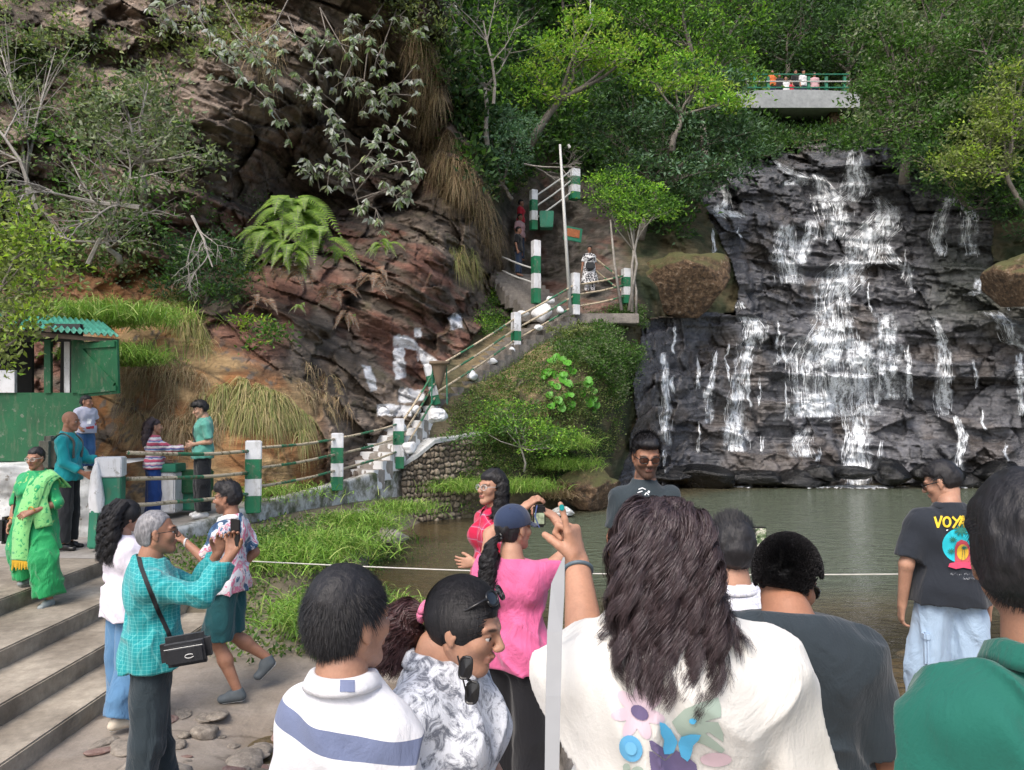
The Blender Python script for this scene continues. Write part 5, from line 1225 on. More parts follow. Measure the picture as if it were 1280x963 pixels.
def nets(F, lo, h):
    """naive surface nets on F (inside < 0)"""
    nx, ny, nz = F.shape; S = F < 0
    c = [F[i:nx-1+i, j:ny-1+j, k:nz-1+k] for i in (0, 1) for j in (0, 1) for k in (0, 1)]
    cnt = sum((x < 0).astype(np.int8) for x in c); act = (cnt > 0) & (cnt < 8)
    I = np.argwhere(act); vid = np.full(act.shape, -1, np.int64); vid[act] = np.arange(len(I))
    cv = np.stack([x[act] for x in c], 1); corner = np.array([(i, j, k) for i in (0, 1) for j in (0, 1) for k in (0, 1)], float)
    acc = np.zeros((len(I), 3)); n = np.zeros(len(I))
    for a, b in _CE:
        fa, fb = cv[:, a], cv[:, b]; m = (fa < 0) != (fb < 0); t_ = np.where(m, fa/np.where(np.abs(fa-fb) < 1e-12, 1, fa-fb), 0)
        acc += np.where(m[:, None], corner[a]+(corner[b]-corner[a])*t_[:, None], 0); n += m
    v = (I+acc/n[:, None])*h+lo
    fs = []
    for ax in range(3):
        A = [slice(None)]*3; B = [slice(None)]*3; A[ax] = slice(0, -1); B[ax] = slice(1, None)
        ch = S[tuple(A)] != S[tuple(B)]
        o1, o2 = [x for x in range(3) if x != ax]
        idx = np.argwhere(ch); idx = idx[(idx[:, o1] > 0) & (idx[:, o2] > 0) & (idx[:, o1] < F.shape[o1]-1) & (idx[:, o2] < F.shape[o2]-1)]
        if not len(idx): continue
        e1 = np.zeros(3, int); e1[o1] = 1; e2 = np.zeros(3, int); e2[o2] = 1
        g = lambda q: vid[q[:, 0], q[:, 1], q[:, 2]]
        q = np.stack([g(idx-e1-e2), g(idx-e2), g(idx), g(idx-e1)], 1)
        inside = S[idx[:, 0], idx[:, 1], idx[:, 2]]
        fl = inside if ax != 1 else ~inside
        q = np.where(fl[:, None], q, q[:, ::-1]); q = q[(q >= 0).all(1)]
        fs.append(q)
    return v, np.concatenate(fs)
def mesh_sdf(s, h, disp=None, lo=None, hi=None, post=None, extras=()):
    l, u = s.bounds()
    for (x, cu, kk) in extras: l2, u2 = x.bounds(); l = np.minimum(l, l2); u = np.maximum(u, u2)
    if 1: pass
    lo = l if lo is None else np.maximum(l, lo); hi = u if hi is None else np.minimum(u, hi)
    g = [np.arange(lo[i]-2*h, hi[i]+2*h, h) for i in range(3)]
    P = np.stack(np.meshgrid(*g, indexing='ij'), -1); F = sd_eval(s, P)
    for (x, cu, kk) in extras:
        G = sd_eval(x, P)
        for (pt, nn) in cu: G = np.maximum(G, (P-pt)@nn)
        hh = np.clip(.5+.5*(F-G)/kk, 0, 1); F = F*(1-hh)+G*hh-kk*hh*(1-hh)
    if disp is not None:
        nr = np.abs(F) < .05; F[nr] += disp(P[nr])
    if post is not None: F = post(F, P)
    F[0] = F[-1] = 1; F[:, 0] = F[:, -1] = 1; F[:, :, 0] = F[:, :, -1] = 1
    return nets(F, np.array([x[0] for x in g]), h)

# ---- skeleton -------------------------------------------------------------------
def skeleton(S=1.0, female=False, **k):
    sw = .150 if female else .168; hw = .085
    J = dict(hipL=(-hw, 0, .90), hipR=(hw, 0, .90), kneeL=(-.10, .01, .49), kneeR=(.10, .01, .49), ankL=(-.105, -.01, .085), ankR=(.105, -.01, .085),
             pel=(0, 0, .95), waist=(0, .0, 1.09), chest=(0, 0, 1.27), neck=(0, -.018, 1.44), shL=(-sw, -.01, 1.338), shR=(sw, -.01, 1.338),
             elL=(-sw-.045, -.03, 1.10), elR=(sw+.045, -.03, 1.10), wrL=(-sw-.06, .03, .86), wrR=(sw+.06, .03, .86), head=(0, .015, 1.585))
    J.update(k); return {a: A3(*b)*S for a, b in J.items()}
def torso(s, J, S, fem, fat=1.0):
    f = fat*.95
    s.cone(J['pel']+A3(-.06, -.01, -.01)*S, J['pel']+A3(.06, -.01, -.01)*S, .100*S*f, .100*S*f, .05)
    s.cone(J['waist']+A3(-.05, 0, 0)*S, J['waist']+A3(.05, 0, 0)*S, (.088 if fem else .10)*S*f, (.088 if fem else .10)*S*f, .07)
    s.cone(J['chest']+A3(-.07, .0, 0)*S, J['chest']+A3(.07, .0, 0)*S, .105*S*f, .105*S*f, .08)
    m = (J['shL']+J['shR'])/2+A3(0, -.005, .022)*S
    s.cone(J['shL']+(m-J['shL'])*.12, m, .044*S*f, .070*S*f, .05).cone(J['shR']+(m-J['shR'])*.12, m, .044*S*f, .070*S*f, .05)
    if fem: s.ell(J['chest']+A3(-.075, .09, -.02)*S, A3(.055, .038, .055)*S*f, k=.05).ell(J['chest']+A3(.075, .09, -.02)*S, A3(.055, .038, .055)*S*f, k=.04)
    s.cone(m+A3(0, -.02, 0), J['neck']+A3(0, .0, .02), .075*S, .058*S, .05)
def arms(s, J, S, f=1.0, which='LR'):
    for q in which:
        s.cone(J['sh'+q], J['el'+q], .046*S*f, .038*S*f, .03).cone(J['el'+q], J['wr'+q]+(J['el'+q]-J['wr'+q])*.0, .041*S*f, .026*S, .02)
def legs(s, J, S, f=1.0):
    for q in 'LR':
        s.cone(J['hip'+q], J['knee'+q], .078*S*f, .053*S*f, .04).cone(J['knee'+q], (J['knee'+q]*.62+J['ank'+q]*.38)+A3(0, -.012, 0)*S, .052*S*f, .053*S*f, .03).cone(J['knee'+q]*.62+J['ank'+q]*.38, J['ank'+q], .053*S*f, .034*S, .03)
def head_sdf(s, c, M, S, fem=False, k0=1.0):
    """M 3x3 orientation of the head (columns: right, forward, up)"""
    T = lambda x, y, z: c+M@(A3(x, y, z)*S*k0)
    E = lambda p, r, k: s.ell(T(*p), A3(*r)*S*k0, M, k*S)
    E((0, -.012, .030), (.073, .092, .088), .01); E((0, .028, -.032), (.054, .062, .078), .03)
    E((0, .068, -.096), (.017, .018, .016), .03)
    for x in (-1, 1):
        s.cone(T(x*.052, -.005, -.045), T(x*.013, .064, -.094), (.013 if fem else .018)*S, (.013 if fem else .017)*S, .03*S)
        E((x*.038, .060, -.022), (.024, .022, .022), .025)
        s.cone(T(x*.014, .086, .020), T(x*.046, .070, .024), .011*S, .010*S, .012*S)
        s.sub(T(x*.032, .098, .001), A3(.018, .016, .012)*S*k0, M, .010*S)
        E((x*.032, .0735, .008), (.0150, .0145, .0085), .003); E((x*.032, .0735, -.0075), (.0145, .0135, .0065), .003)
        E((x*.0105, .103, -.028), (.0095, .010, .008), .006)
        # ear
        E((x*.076, -.008, -.004), (.008, .017, .029), .006); s.sub(T(x*.086, .002, .002), A3(.007, .009, .015)*S, M, .004)
        E((x*.074, -.002, -.030), (.006, .008, .010), .006)
    s.cone(T(0, .088, .014), T(0, .112, -.022), .0075*S, .0105*S, .012*S)
    s.cone(T(-.017, .089, -.055), T(.017, .089, -.055), .0065*S, .0065*S, .006*S); s.cone(T(-.014, .088, -.064), T(.014, .088, -.064), .0080*S, .0080*S, .006*S)
    E((0, .095, -.053), (.012, .008, .006), .005)
def hand_sdf(s, w, d, n, S=1.0, curl=(.3, .3, .3, .3), spread=.12, thumb=(.5, .5), side=1, length=1.0):
    """w wrist, d direction to knuckles, n palm normal; curl per finger index..little, side=+1: thumb towards +cross(d,n)"""
    d = A3(*d)/np.linalg.norm(d); n = A3(*n); n = n-d*(n@d); n /= np.linalg.norm(n); t_ = np.cross(d, n)*side
    s.cone(w, w+d*.03*S, .024*S, .024*S, .012, (n, .75))
    for o in (-.026, -.009, .009, .026): s.cone(w+d*.015*S+t_*o*.6*S, w+d*.082*S+t_*o*S, .015*S, .0125*S, .012, (n, .85))
    Ls = (.070, .078, .072, .058); tips = []
    for i in range(4):
        o = (.028, .010, -.009, -.027)[i]; b = w+d*.084*S+t_*o*S; a = (1.5-i)*spread; dd = d*math.cos(a)+t_*math.sin(a)
        c = curl[i]; r = (.0088, .009, .0086, .0076)[i]*S; ang = 0
        for seg, (fr, cc) in enumerate(((.45, .8), (.30, 1.1), (.25, .9))):
            ang += c*cc; v = dd*math.cos(ang)+n*math.sin(ang); e = b+v*Ls[i]*fr*S; s.cone(b, e, r, r*.93, .0035); b = e; r *= .93
        tips.append((b, v))
    b = w+d*.025*S+t_*.026*S; v = norm(d*.62+t_*(.75-.5*thumb[0])+n*.55*thumb[0]); e = b+v*.038*S; s.cone(b, e, .0155*S, .0115*S, .012)
    v = norm(v+n*.5*thumb[1]-t_*.45*thumb[1]+d*.15); e2 = e+v*.028*S; s.cone(e, e2, .0108*S, .010*S, .004); v = norm(v+n*.3*thumb[1]-t_*.3*thumb[1]); s.cone(e2, e2+v*.022*S, .0098*S, .0085*S, .004)
    s.tips = tips
# ---- materials -------------------------------------------------------------------
def skin_mat():
    t = NT('skin'); co = t.coord(); a = t.noise(co, 160, 4, .6); b = t.noise(co, 11, 5, .65)
    c = t.mix(1, t.attr(), t.ramp(b, [(.3, (.84, .80, .78)), (.7, (1.14, 1.12, 1.10))]), 'MULTIPLY'); c = t.mix(1, c, t.ramp(a, [(.3, (.93,)*3), (.7, (1.06,)*3)]), 'MULTIPLY'); t.color(c); t.rough(t.ramp(b, [(.3, (.42,)*3), (.7, (.62,)*3)]))
    t.b.inputs['Subsurface Weight'].default_value = .12; t.b.inputs['Subsurface Radius'].default_value = (.012, .005, .003); t.b.inputs['Specular IOR Level'].default_value = .4
    t.bump(a, .0012, .6); return t.m
M_SKIN = skin_mat()
def hair_mat(name, c1, c2, rough=.38):
    t = NT(name); co = t.coord(scale=(1, 1, .25)); a = t.noise(co, 90, 4, .7); t.color(t.ramp(a, [(.3, c1), (.7, c2)])); t.rough(rough); t.b.inputs['Specular IOR Level'].default_value = .4; t.bump(a, .004, .9); return t.m
M_HAIR = hair_mat('black hair', (.006, .006, .007), (.022, .020, .022), .55); M_HAIRB = hair_mat('dark brown hair', (.022, .014, .016), (.085, .058, .062), .40); M_HAIRR = hair_mat('reddish brown hair', (.035, .014, .014), (.09, .04, .04)); M_HAIRG = hair_mat('grey hair', (.10, .10, .11), (.34, .33, .34))
def cloth(name, col, rough=.85, wr=.012, var=.12, fine=180, pattern=None, sheen=.2):
    if name in _mc: return _mc[name]
    t = NT(name); co = t.coord(); a = t.noise(t.coord(scale=(1, 1, .5), rot=(.3, .5, 0)), 6, 5, .55, 1.3); b = t.noise(co, fine, 3); b2 = t.noise(co, 3, 3)
    if pattern: c = pattern(t, co)
    else: c = t.ramp(b2, [(.3, tuple(x*(1-var) for x in col)), (.7, tuple(min(1, x*(1+var)) for x in col))])
    t.color(c); t.rough(rough); t.b.inputs['Sheen Weight'].default_value = sheen; t.b.inputs['Specular IOR Level'].default_value = .25
    t.bump(t.math('ADD', t.math('MULTIPLY', a, 1.0), t.math('MULTIPLY', b, .05)), wr*1.7, .9); _mc[name] = t.m; return t.m
def folds(amp, sc=(7, 7, 4), seed=0, ang=.6):
    c, s_ = math.cos(ang), math.sin(ang)
    def f(P):
        q = np.stack([P[:, 0]*c+P[:, 2]*s_, P[:, 1], -P[:, 0]*s_+P[:, 2]*c], -1)*np.array(sc)
        a = np.abs(fbm(q+fbm(q*.6, 2, seed+4)[:, None]*1.8, 2, seed)-.5)*2; return -amp*1.4*(np.clip(1-a*2.2, 0, 1)**1.3-.4)
    return f
def hem(zf, n=(0, 0, -1)): return ('x', A3(0, 0, zf), A3(*n), None, None, 0, None)

def figure(label, px, top_py, Y, H, yaw, J=None, fem=False, skin=(.30, .155, .09), head=(0, 0, 0), hands=None, top=None, bottom=None, hair=None, shoes=None, res=.010, hres=.005, fat=1.0, group=None, hk=1.0, face=True, face_res=None, beard=0, noarms=False, rest=None, zfoot=None, lip=None, bodylow=None):
    S = H/1.70; J = {a: b for a, b in (J or {}).items()}
    J = skeleton(S, fem, **J); c = V(px, top_py, Y)
    o = empty('person', (c.x, c.y, c.z-H*1.0), yaw, label, 'person', group)
    lean = J['head']-A3(0, .015, 1.585)*S     # keep the head at the wanted pixel
    off = Vector(lean*np.array([1, 1, 0])); off.rotate(Matrix.Rotation(yaw, 3, 'Z')); o.location -= off
    o.location.z -= float(J['head'][2]-1.585*S)
    M = rotm(head[1], head[2], head[0])
    hc = J['head']
    # coarse body
    B = SDF(); torso(B, J, S, fem, fat*.9); 
    if not noarms: arms(B, J, S, fat**.5)
    legs(B, J, S, fat**.5)
    for q in 'LR':
        f = J.get('toe'+q, J['ank'+q]+A3(0, .13, -.055)*S); B.cone(J['ank'+q]+A3(0, -.02, -.03)*S, f, .034*S, .028*S, .02)
    hm = Vector((0, 0, 0)); neck0 = J['neck']; B.cone(neck0+A3(0, 0, -.03), hc+M@A3(0, -.025, -.06)*S, .056*S*(.9 if fem else 1.05), .050*S*(.92 if fem else 1.05), .025)
    zc = neck0[2]+.01*S
    vs, fs, cs = [], [], []; nv = 0
    Bc = SDF().ext(B)
    if bodylow is not None: Bc.cut((0, 0, bodylow), (0, 0, -1))
    def add(v, f):
        nonlocal nv
        vs.append(v); fs.append(f+nv); nv += len(v)
    hd = hands if hands is not None else {'L': {}, 'R': {}}
    hcut = []
    for q in 'LR':
        if q in hd and not noarms:
            fd = norm(J['wr'+q]-J['el'+q]); Bc.cut  # coarse body keeps the forearm up to just past the wrist
    v, f = mesh_sdf(Bc, res); add(v, f)
    # head
    Hs = SDF(); Hs.cone(neck0+A3(0, 0, -.03), hc+M@A3(0, -.025, -.06)*S, .0565*S*(.9 if fem else 1.05), .0505*S*(.92 if fem else 1.05), .02); head_sdf(Hs, hc, M, S, fem, hk)
    v, f = mesh_sdf(Hs, face_res or hres); add(v, f)
    if not noarms:
        for q in 'LR':
            if q not in hd: continue
            h = dict(hd[q]); w_ = J['wr'+q]; d = h.pop('d', None); n = h.pop('n', None)
            fd = norm(w_-J['el'+q]); d = fd if d is None else A3(*d); n = A3(1 if q == 'L' else -1, 0, 0) if n is None else A3(*n)
            h.setdefault('curl', (.35, .4, .45, .5)); sd_ = 1 if q == 'R' else -1
            # thumb side: cross(d,n)*side ; keep the thumb pointing forward/up for a relaxed hand
            if 'side' not in h: tt = np.cross(norm(d), norm(n-d*(n@d)/(d@d))); h['side'] = 1 if tt[1]+.3*tt[2] > 0 else -1
            hs = h.pop('hs', .98); Hh = SDF(); Hh.cone(w_-fd*.05*S, w_, .0285*S, .0262*S, .01); hand_sdf(Hh, w_, d, n, S*hs, **h); J['tip'+q] = Hh.tips[0]; v, f = mesh_sdf(Hh, min(hres, .004) if hres < .006 else hres*.8); add(v, f)
    v = np.concatenate(vs); f = np.concatenate(fs)
    col = np.tile(np.array(skin), (len(v), 1))
    q = (v-hc)@M/(S*hk)                      # head space
    inh = (np.abs(q) < .2).all(1)&(q[:, 2] > -.14)
    def blob(c_, r_): return np.exp(-(((q-np.array(c_))/np.array(r_))**2).sum(1))*inh
    lipc = np.array(lip if lip else (skin[0]*.75, skin[1]*.5, skin[2]*.55))
    w_ = np.clip(blob((0, .097, -.059), (.022, .02, .0075))*1.3, 0, 1)[:, None]; col = col*(1-w_)+lipc*w_
    for x in (-1, 1):
        w_ = np.clip(blob((x*.033, .085, .0245), (.017, .03, .0042))*1.6, 0, .92)[:, None]; col = col*(1-w_)+A3(.015, .012, .01)*w_
        w_ = np.clip(blob((x*.032, .085, .004), (.016, .02, .008))*.5, 0, 1)[:, None]; col = col*(1-w_)+np.array(skin)*.55*w_
    if beard:
        w_ = np.clip((sstep(-.018, -.04, q[:, 2]-.25*(q[:, 1]-.09))*sstep(-.01, .02, q[:, 1])*inh*(q[:, 2] > -.125)*(1-blob((0, .1, -.059), (.024, .03, .008)))+blob((0, .1, -.044), (.026, .03, .006))), 0, 1)*beard
        w_ = w_*(.7+.3*fbm(v*160, 2, 5)); w_ = w_[:, None]; col = col*(1-w_)+A3(.02, .017, .016)*w_
    body = np_mesh('body', v, f, M_SKIN, o, smooth=True, col=col)
    if face:
        m = MB(); m2 = MB()
        for x in (-1, 1):
            e = hc+M@(A3(x*.032, .0752, .0005)*S*hk); r = .0120*S
            bm = bmesh.new(); bmesh.ops.create_uvsphere(bm, u_segments=16, v_segments=10, radius=r); bm.verts.index_update(); m.add([Vector(e)+w2.co for w2 in bm.verts], [[w2.index for w2 in p.verts] for p in bm.faces]); bm.free()
            fwd = M@A3(0, 1, 0); bm = bmesh.new(); bmesh.ops.create_uvsphere(bm, u_segments=12, v_segments=8, radius=r*.56); bm.verts.index_update(); m2.add([Vector(e+fwd*r*.62)+w2.co for w2 in bm.verts], [[w2.index for w2 in p.verts] for p in bm.faces]); bm.free()
        ey = m.build('eyes', plain('eye white', (.62, .60, .57), .25, .02), body, True); m2.build('iris', plain('dark iris', (.02, .012, .008), .12, .05), ey, True)
    o['_'] = 0; del o['_']
    return dict(o=o, J=J, S=S, hc=hc, M=M, hk=hk, fem=fem, fat=fat, res=res, body=body)

def shirt(F, mat, hemz, grow=.018, sleeve=.62, name='shirt', neckz=None, flare=0, amp=.010, seed=0, sgrow=None, open_=None, vneck=0, res=None, sides='LR', collar=None, cut=None, low=None, cuff=None):
    J, S = F['J'], F['S']; s = SDF(); f = F['fat']; torso(s, J, S, F['fem'], f); s = s.grow(grow)
    s.p = s.p[:-1]      # no neck cone
    m = (J['shL']+J['shR'])/2; s.cone(m+A3(0, -.01, -.03), J['neck']+A3(0, 0, 0)*S, .078*S+grow, .062*S+grow*.4, .05)
    lowp = J['pel']*1.0; lowp[2] = min(lowp[2], hemz*1.0+.02)
    if hemz < J['pel'][2]: 
        for x in (-1, 1): s.cone(J['pel']+A3(x*.06, 0, 0)*S, A3(J['pel'][0]+x*(.06+flare*.5)*S, J['pel'][1], hemz-.05), .108*S*f+grow+.006, .108*S*f+grow+flare+.006, .05)
    sg = sgrow if sgrow is not None else grow*.75
    s.cut((0, 0, hemz), (0, 0, -1))
    ex = []
    for q in sides:
        sh, el, wr = J['sh'+q], J['el'+q], J['wr'+q]; s2 = SDF(); ci = sh+(A3(sh[0]*.55, sh[1], sh[2]+.0)-sh)*.8
        s2.cone(ci, sh, .045*S+sg, .048*S+sg, .03)
        if sleeve <= 1: e = sh+(el-sh)*sleeve; s2.cone(sh, el, .048*S+sg, .044*S+sg*1.5, .03); ex.append((s2, [(e, norm(el-sh))], .03))
        else: e = el+(wr-el)*(sleeve-1); s2.cone(sh, el, .048*S+sg, .043*S+sg, .03).cone(el, wr, .043*S+sg, .030*S+sg, .02); ex.append((s2, [(e, norm(wr-el))], .025))
    nz = (neckz if neckz else J['neck'][2]+.012*S)
    fd = folds(amp, seed=seed)
    def post(Fd, P):
        nk = J['neck']; q = P-(nk+A3(0, .0, .05)*S); r = np.sqrt(q[..., 0]**2+(q[..., 1])**2); fr = sstep(-.02, .08, q[..., 1])*vneck
        Fd = np.maximum(Fd, (P[..., 2]-nz-.02*S*sstep(.02, -.08, q[..., 1])+fr*np.clip(1-np.abs(q[..., 0])/.07, 0, 1)))
        Fd = np.maximum(Fd, -(np.where(P[..., 2] > nz-.016*S, r-.062*S, 1)))
        return Fd
    v, fc = mesh_sdf(s, res or F['res'], fd, post=post, extras=ex)
    o = np_mesh(name, v, fc, mat, F['o'], smooth=True)
    if collar: collar_mesh(F, collar if not isinstance(collar, bool) else mat, o)
    return o
def collar_mesh(F, mat, parent, r=.062, h=.030, zo=-.004):
    J, S = F['J'], F['S']; c = J['neck']+A3(0, .004, zo)*S; n = 44; vs = []; prof = [(0, 0), (.004, .03), (.010, h), (.020, h-.004), (.030, .008), (.034, -.006), (.026, -.006), (.012, .012)]
    for i in range(n+1):
        a = math.pi/2+.28+(2*math.pi-.56)*i/n; fr = max(0, math.sin(a)); 
        for dr, dz in prof:
            rr = (r+dr*1.0)*S; vs.append(c+A3(rr*math.cos(a)*1.02, rr*math.sin(a)*1.05+fr*.012*S, (dz-.030*fr-(.014*fr if dr > .02 else 0))*S))
    k = len(prof); fs = [(i*k+j, i*k+(j+1) % k, (i+1)*k+(j+1) % k, (i+1)*k+j) for i in range(n) for j in range(k)]
    return np_mesh('collar', np.array(vs), np.array(fs), mat, parent, smooth=True)
def pants(F, mat, endz=.10, grow=.014, flare=.03, name='trousers', topz=None, amp=.008, seed=3, short=False, res=None):
    J, S = F['J'], F['S']; f = F['fat']; s = SDF()
    s.cone(J['pel']+A3(-.058, -.012, 0)*S, J['pel']+A3(.058, -.012, 0)*S, .098*S*f+grow, .098*S*f+grow, .05)
    ex = []
    for q in 'LR':
        h, k, a = J['hip'+q], J['knee'+q], J['ank'+q]; s2 = SDF()
        if short: e = h+(k-h)*short; s2.cone(h+A3(0, 0, .0), k, .080*S*f+grow, .070*S*f+grow+flare, .02); ex.append((s2, [(e, norm(k-h))], .035))
        else: s2.cone(h, k, .078*S*f+grow, .058*S*f+grow+flare*.6, .035).cone(k, a, .058*S*f+grow+flare*.6, .040*S+grow+flare, .02); ex.append((s2, [(k+(a-k)*(1-endz*.6), norm(a-k)), (h+A3(0, 0, .10), A3(0, 0, 1))], .035))
    s.cut((0, 0, topz or J['waist'][2]-.02*S), (0, 0, 1))
    post = None
    v, fc = mesh_sdf(s, res or F['res'], folds(amp, (8, 8, 3.5), seed, .3), post=post, extras=ex); return np_mesh(name, v, fc, mat, F['o'], smooth=True)
def shoes(F, mat, sole=None, bulk=1.0):
    J, S = F['J'], F['S']
    for q in 'LR':
        a = J['ank'+q]; t_ = J.get('toe'+q); t_ = t_ if t_ is not None else a+A3(0, .13, -.055)*S
        d = norm(t_-a-A3(0, 0, 0)); heel = a+A3(0, -.025, -.045)*S; s = SDF(); s.cone(heel, t_, .040*S*bulk, .036*S*bulk, .03, ((0, 0, 1), .85)); s.cone(a+A3(0, 0, -.01)*S, a+(t_-a)*.4, .042*S*bulk, .036*S*bulk, .03)
        dn = norm(np.cross(np.cross(t_-heel, A3(0, 0, 1)), t_-heel)); s.cut(heel-dn*.030*S, -dn); s.cut(a+A3(0, 0, .012)*S, (0, .2, 1))
        v, f = mesh_sdf(s, max(.006, F['res']*.7)); o = np_mesh('shoe', v, f, mat, F['o'], smooth=True)
        s = SDF(); s.cone(heel, t_, .044*S*bulk, .040*S*bulk, .03, ((0, 0, 1), .85)); s.cut(heel-dn*.030*S, dn); s.cut(heel-dn*.048*S, -dn); v, f = mesh_sdf(s, max(.006, F['res']*.7)); np_mesh('sole', v, f, sole or M_SOLE, o, smooth=True)
M_SOLE = plain('white rubber sole', (.62, .62, .60), .6)
# ---- hair ------------------------------------------------------------------------
def hair_cap(F, mat, th=.016, low=-.03, front=.055, side=.0, seed=1, bald=None, name='hair', res=None, tuft=0, tl=.02, fringe=0, up=.0, neckh=-.06, part=None, tw=.0012, dirn=(0, .6, .5), amp=.010, topth=.0):
    """short hair: shell over the skull, hairline by planes in head space; tuft = number of little strands"""
    hc, M, S = F['hc'], F['M'], F['S']*F['hk']; s = SDF()
    T = lambda x, y, z: hc+M@(A3(x, y, z)*S)
    s.ell(T(0, -.014, .032), A3(.074+th, .094+th, .089+th+topth)*S, M, .01)
    s.ell(T(0, -.038, -.03), A3(.058+th*.5, .052+th*.5, .06)*S, M, .03)
    if fringe: s.ell(T(0, .055, .085), A3(.06, .045, .03+fringe)*S, M, .03)
    def inside(q):      # >0 where hair may grow (head space)
        # hairline: forehead plane, temple, around the ears, nape
        a = q[..., 2]-(front-.02)-sstep(.05, .09, q[..., 1])*.03+np.abs(q[..., 0])*.15
        line = np.where(q[..., 1] > .045, q[..., 2]-front, np.where(q[..., 1] > .0, q[..., 2]-(.012+(q[..., 1])*(front-.012)/.045*.9), np.where(q[..., 1] > -.03, q[..., 2]-(.022+side), q[..., 2]-neckh)))
        return line
    def post(Fd, P):
        q = (P-hc)@M/S; ii = inside(q)*S; return np.maximum(Fd+(th*.75)*(1-sstep(0, .035, ii)), -ii+(fbm(P*70, 2, seed)-.5)*.008)
    def dsp(P): return (fbm(((P-hc)@M/S)*np.array([26, 20, 18])+seed, 3, seed)-.5)*amp*2
    v, f = mesh_sdf(s, res or min(F['res']*.7, .006), dsp, post=post)
    h = np_mesh(name, v, f, mat, F['o'], smooth=True)
    if tuft:
        u = unit(tuft*3); pos = u*np.array([.073+th*.8, .093+th*.8, .088+th*.9+topth])+np.array([0, -.014, .032]); ok = inside(pos) > -.004; pos = pos[ok][:tuft]; u = u[ok][:tuft]; n = len(pos)
        sw = fbm(pos*14, 2, seed)[:, None]; fl = norm(np.array(dirn)+unit(n)*.25+np.stack([pos[:, 0]*6*0, pos[:, 0]*0, (pos[:, 2] < .05)*-1.0], 1)); d0 = norm(u*(.35+up)+fl*1.0)
        K = 4; t_ = np.linspace(0, 1, K)[None, :, None]; L = tl*rng.uniform(.6, 1.3, (n, 1, 1)); p = (pos-u*.006)[:, None]+d0[:, None]*L*t_+fl[:, None]*L*.35*t_**2*(sw[:, None]*2)
        p = hc+(p*S)@M.T; sd_ = norm(np.cross(d0, u+unit(n)*.4))@M.T; w_ = (tw*(1-.8*t_[..., 0]**2))*np.ones((n, 1)); v, f = ribbons(p, w_, np.repeat(sd_[:, None], K, 1)); np_mesh('strands', v, f, mat, h, smooth=True)
    return h
def strands(F, paths, n, rad, mat, name='hair', w=.0012, wave=.010, wl=.11, K=34, seed=0, parent=None, rfun=None, taper=True, clumps=None, frizz=.004, cpull=.55, aj=.35, pj=.25):
    """long hair: many ribbons around guide paths. paths: list of (list of body-space points, weight); rad(t) radius around guide"""
    tot = sum(p[1] for p in paths); allc = []; allw = []; alls = []
    for gi, (pts, wgt) in enumerate(paths):
        m = int(n*wgt/tot); pts = np.array(pts, float); seg = np.linalg.norm(pts[1:]-pts[:-1], axis=1); cum = np.r_[0, np.cumsum(seg)]; L = cum[-1]
        t_ = np.linspace(0, 1, K); 
        # smooth guide
        g = np.stack([np.interp(t_*L, cum, pts[:, i]) for i in range(3)], -1)
        for _ in range(3): g[1:-1] = (g[:-2]+2*g[1:-1]+g[2:])/4
        tg = norm(np.gradient(g, axis=0)); b1 = norm(np.cross(tg, A3(.2, 1, .1))); b2 = np.cross(tg, b1)
        nc = clumps or max(6, m//40); ci = rng.integers(0, nc, m); ca = rng.uniform(0, 2*math.pi, nc); cr = np.sqrt(rng.uniform(.15, 1, nc)); cph = rng.uniform(0, 6.28, nc); cwl = wl*rng.uniform(.75, 1.3, nc)
        a0 = ca[ci]+rng.normal(0, aj, m); r0 = cr[ci]*rng.uniform(.75, 1.08, m); R_ = np.array([rad(x) for x in t_])
        s1 = np.cos(a0)[:, None]*(r0[:, None]*R_[None]); s2 = np.sin(a0)[:, None]*(r0[:, None]*R_[None])
        # pull into clumps towards the ends + wave
        k = (t_**1.2)[None]*cpull; c1 = np.cos(ca[ci])[:, None]*cr[ci][:, None]*R_[None]; c2 = np.sin(ca[ci])[:, None]*cr[ci][:, None]*R_[None]; s1 = s1*(1-k)+c1*k; s2 = s2*(1-k)+c2*k
        ph = t_[None]*L/cwl[ci][:, None]*6.28+cph[ci][:, None]+rng.normal(0, pj, m)[:, None]; am = wave*sstep(.05, .35, t_)[None]*rng.uniform(.7, 1.3, (m, 1)); s1 = s1+np.cos(ph)*am; s2 = s2+np.sin(ph)*am
        ln = (rng.uniform(.72, 1.0, nc)[ci]*rng.uniform(.92, 1.0, m)).clip(.5, 1); tt = t_[None]*ln[:, None]; idx = tt*(K-1); i0 = np.floor(idx).astype(int).clip(0, K-2); fr = (idx-i0)[..., None]
        G = g[i0]*(1-fr)+g[i0+1]*fr; B1 = b1[i0]; B2 = b2[i0]
        c = G+B1*s1[..., None]+B2*s2[..., None]+rng.normal(0, frizz, (m, 1, 3))*t_[None, :, None]
        if rfun: c = rfun(c)
        T_ = norm(np.gradient(c, axis=1)); out = c-G; sd_ = norm(np.cross(T_, out+rng.normal(0, .01, (m, 1, 3)))); allc.append(c); alls.append(sd_); allw.append((w*(1-.75*(t_ if taper else t_*0)**3)[None])*rng.uniform(.6, 1.5, (m, 1)))
    v, f = ribbons(np.concatenate(allc), np.concatenate(allw), np.concatenate(alls)); return np_mesh(name, v, f, mat, parent or F['o'], smooth=True)
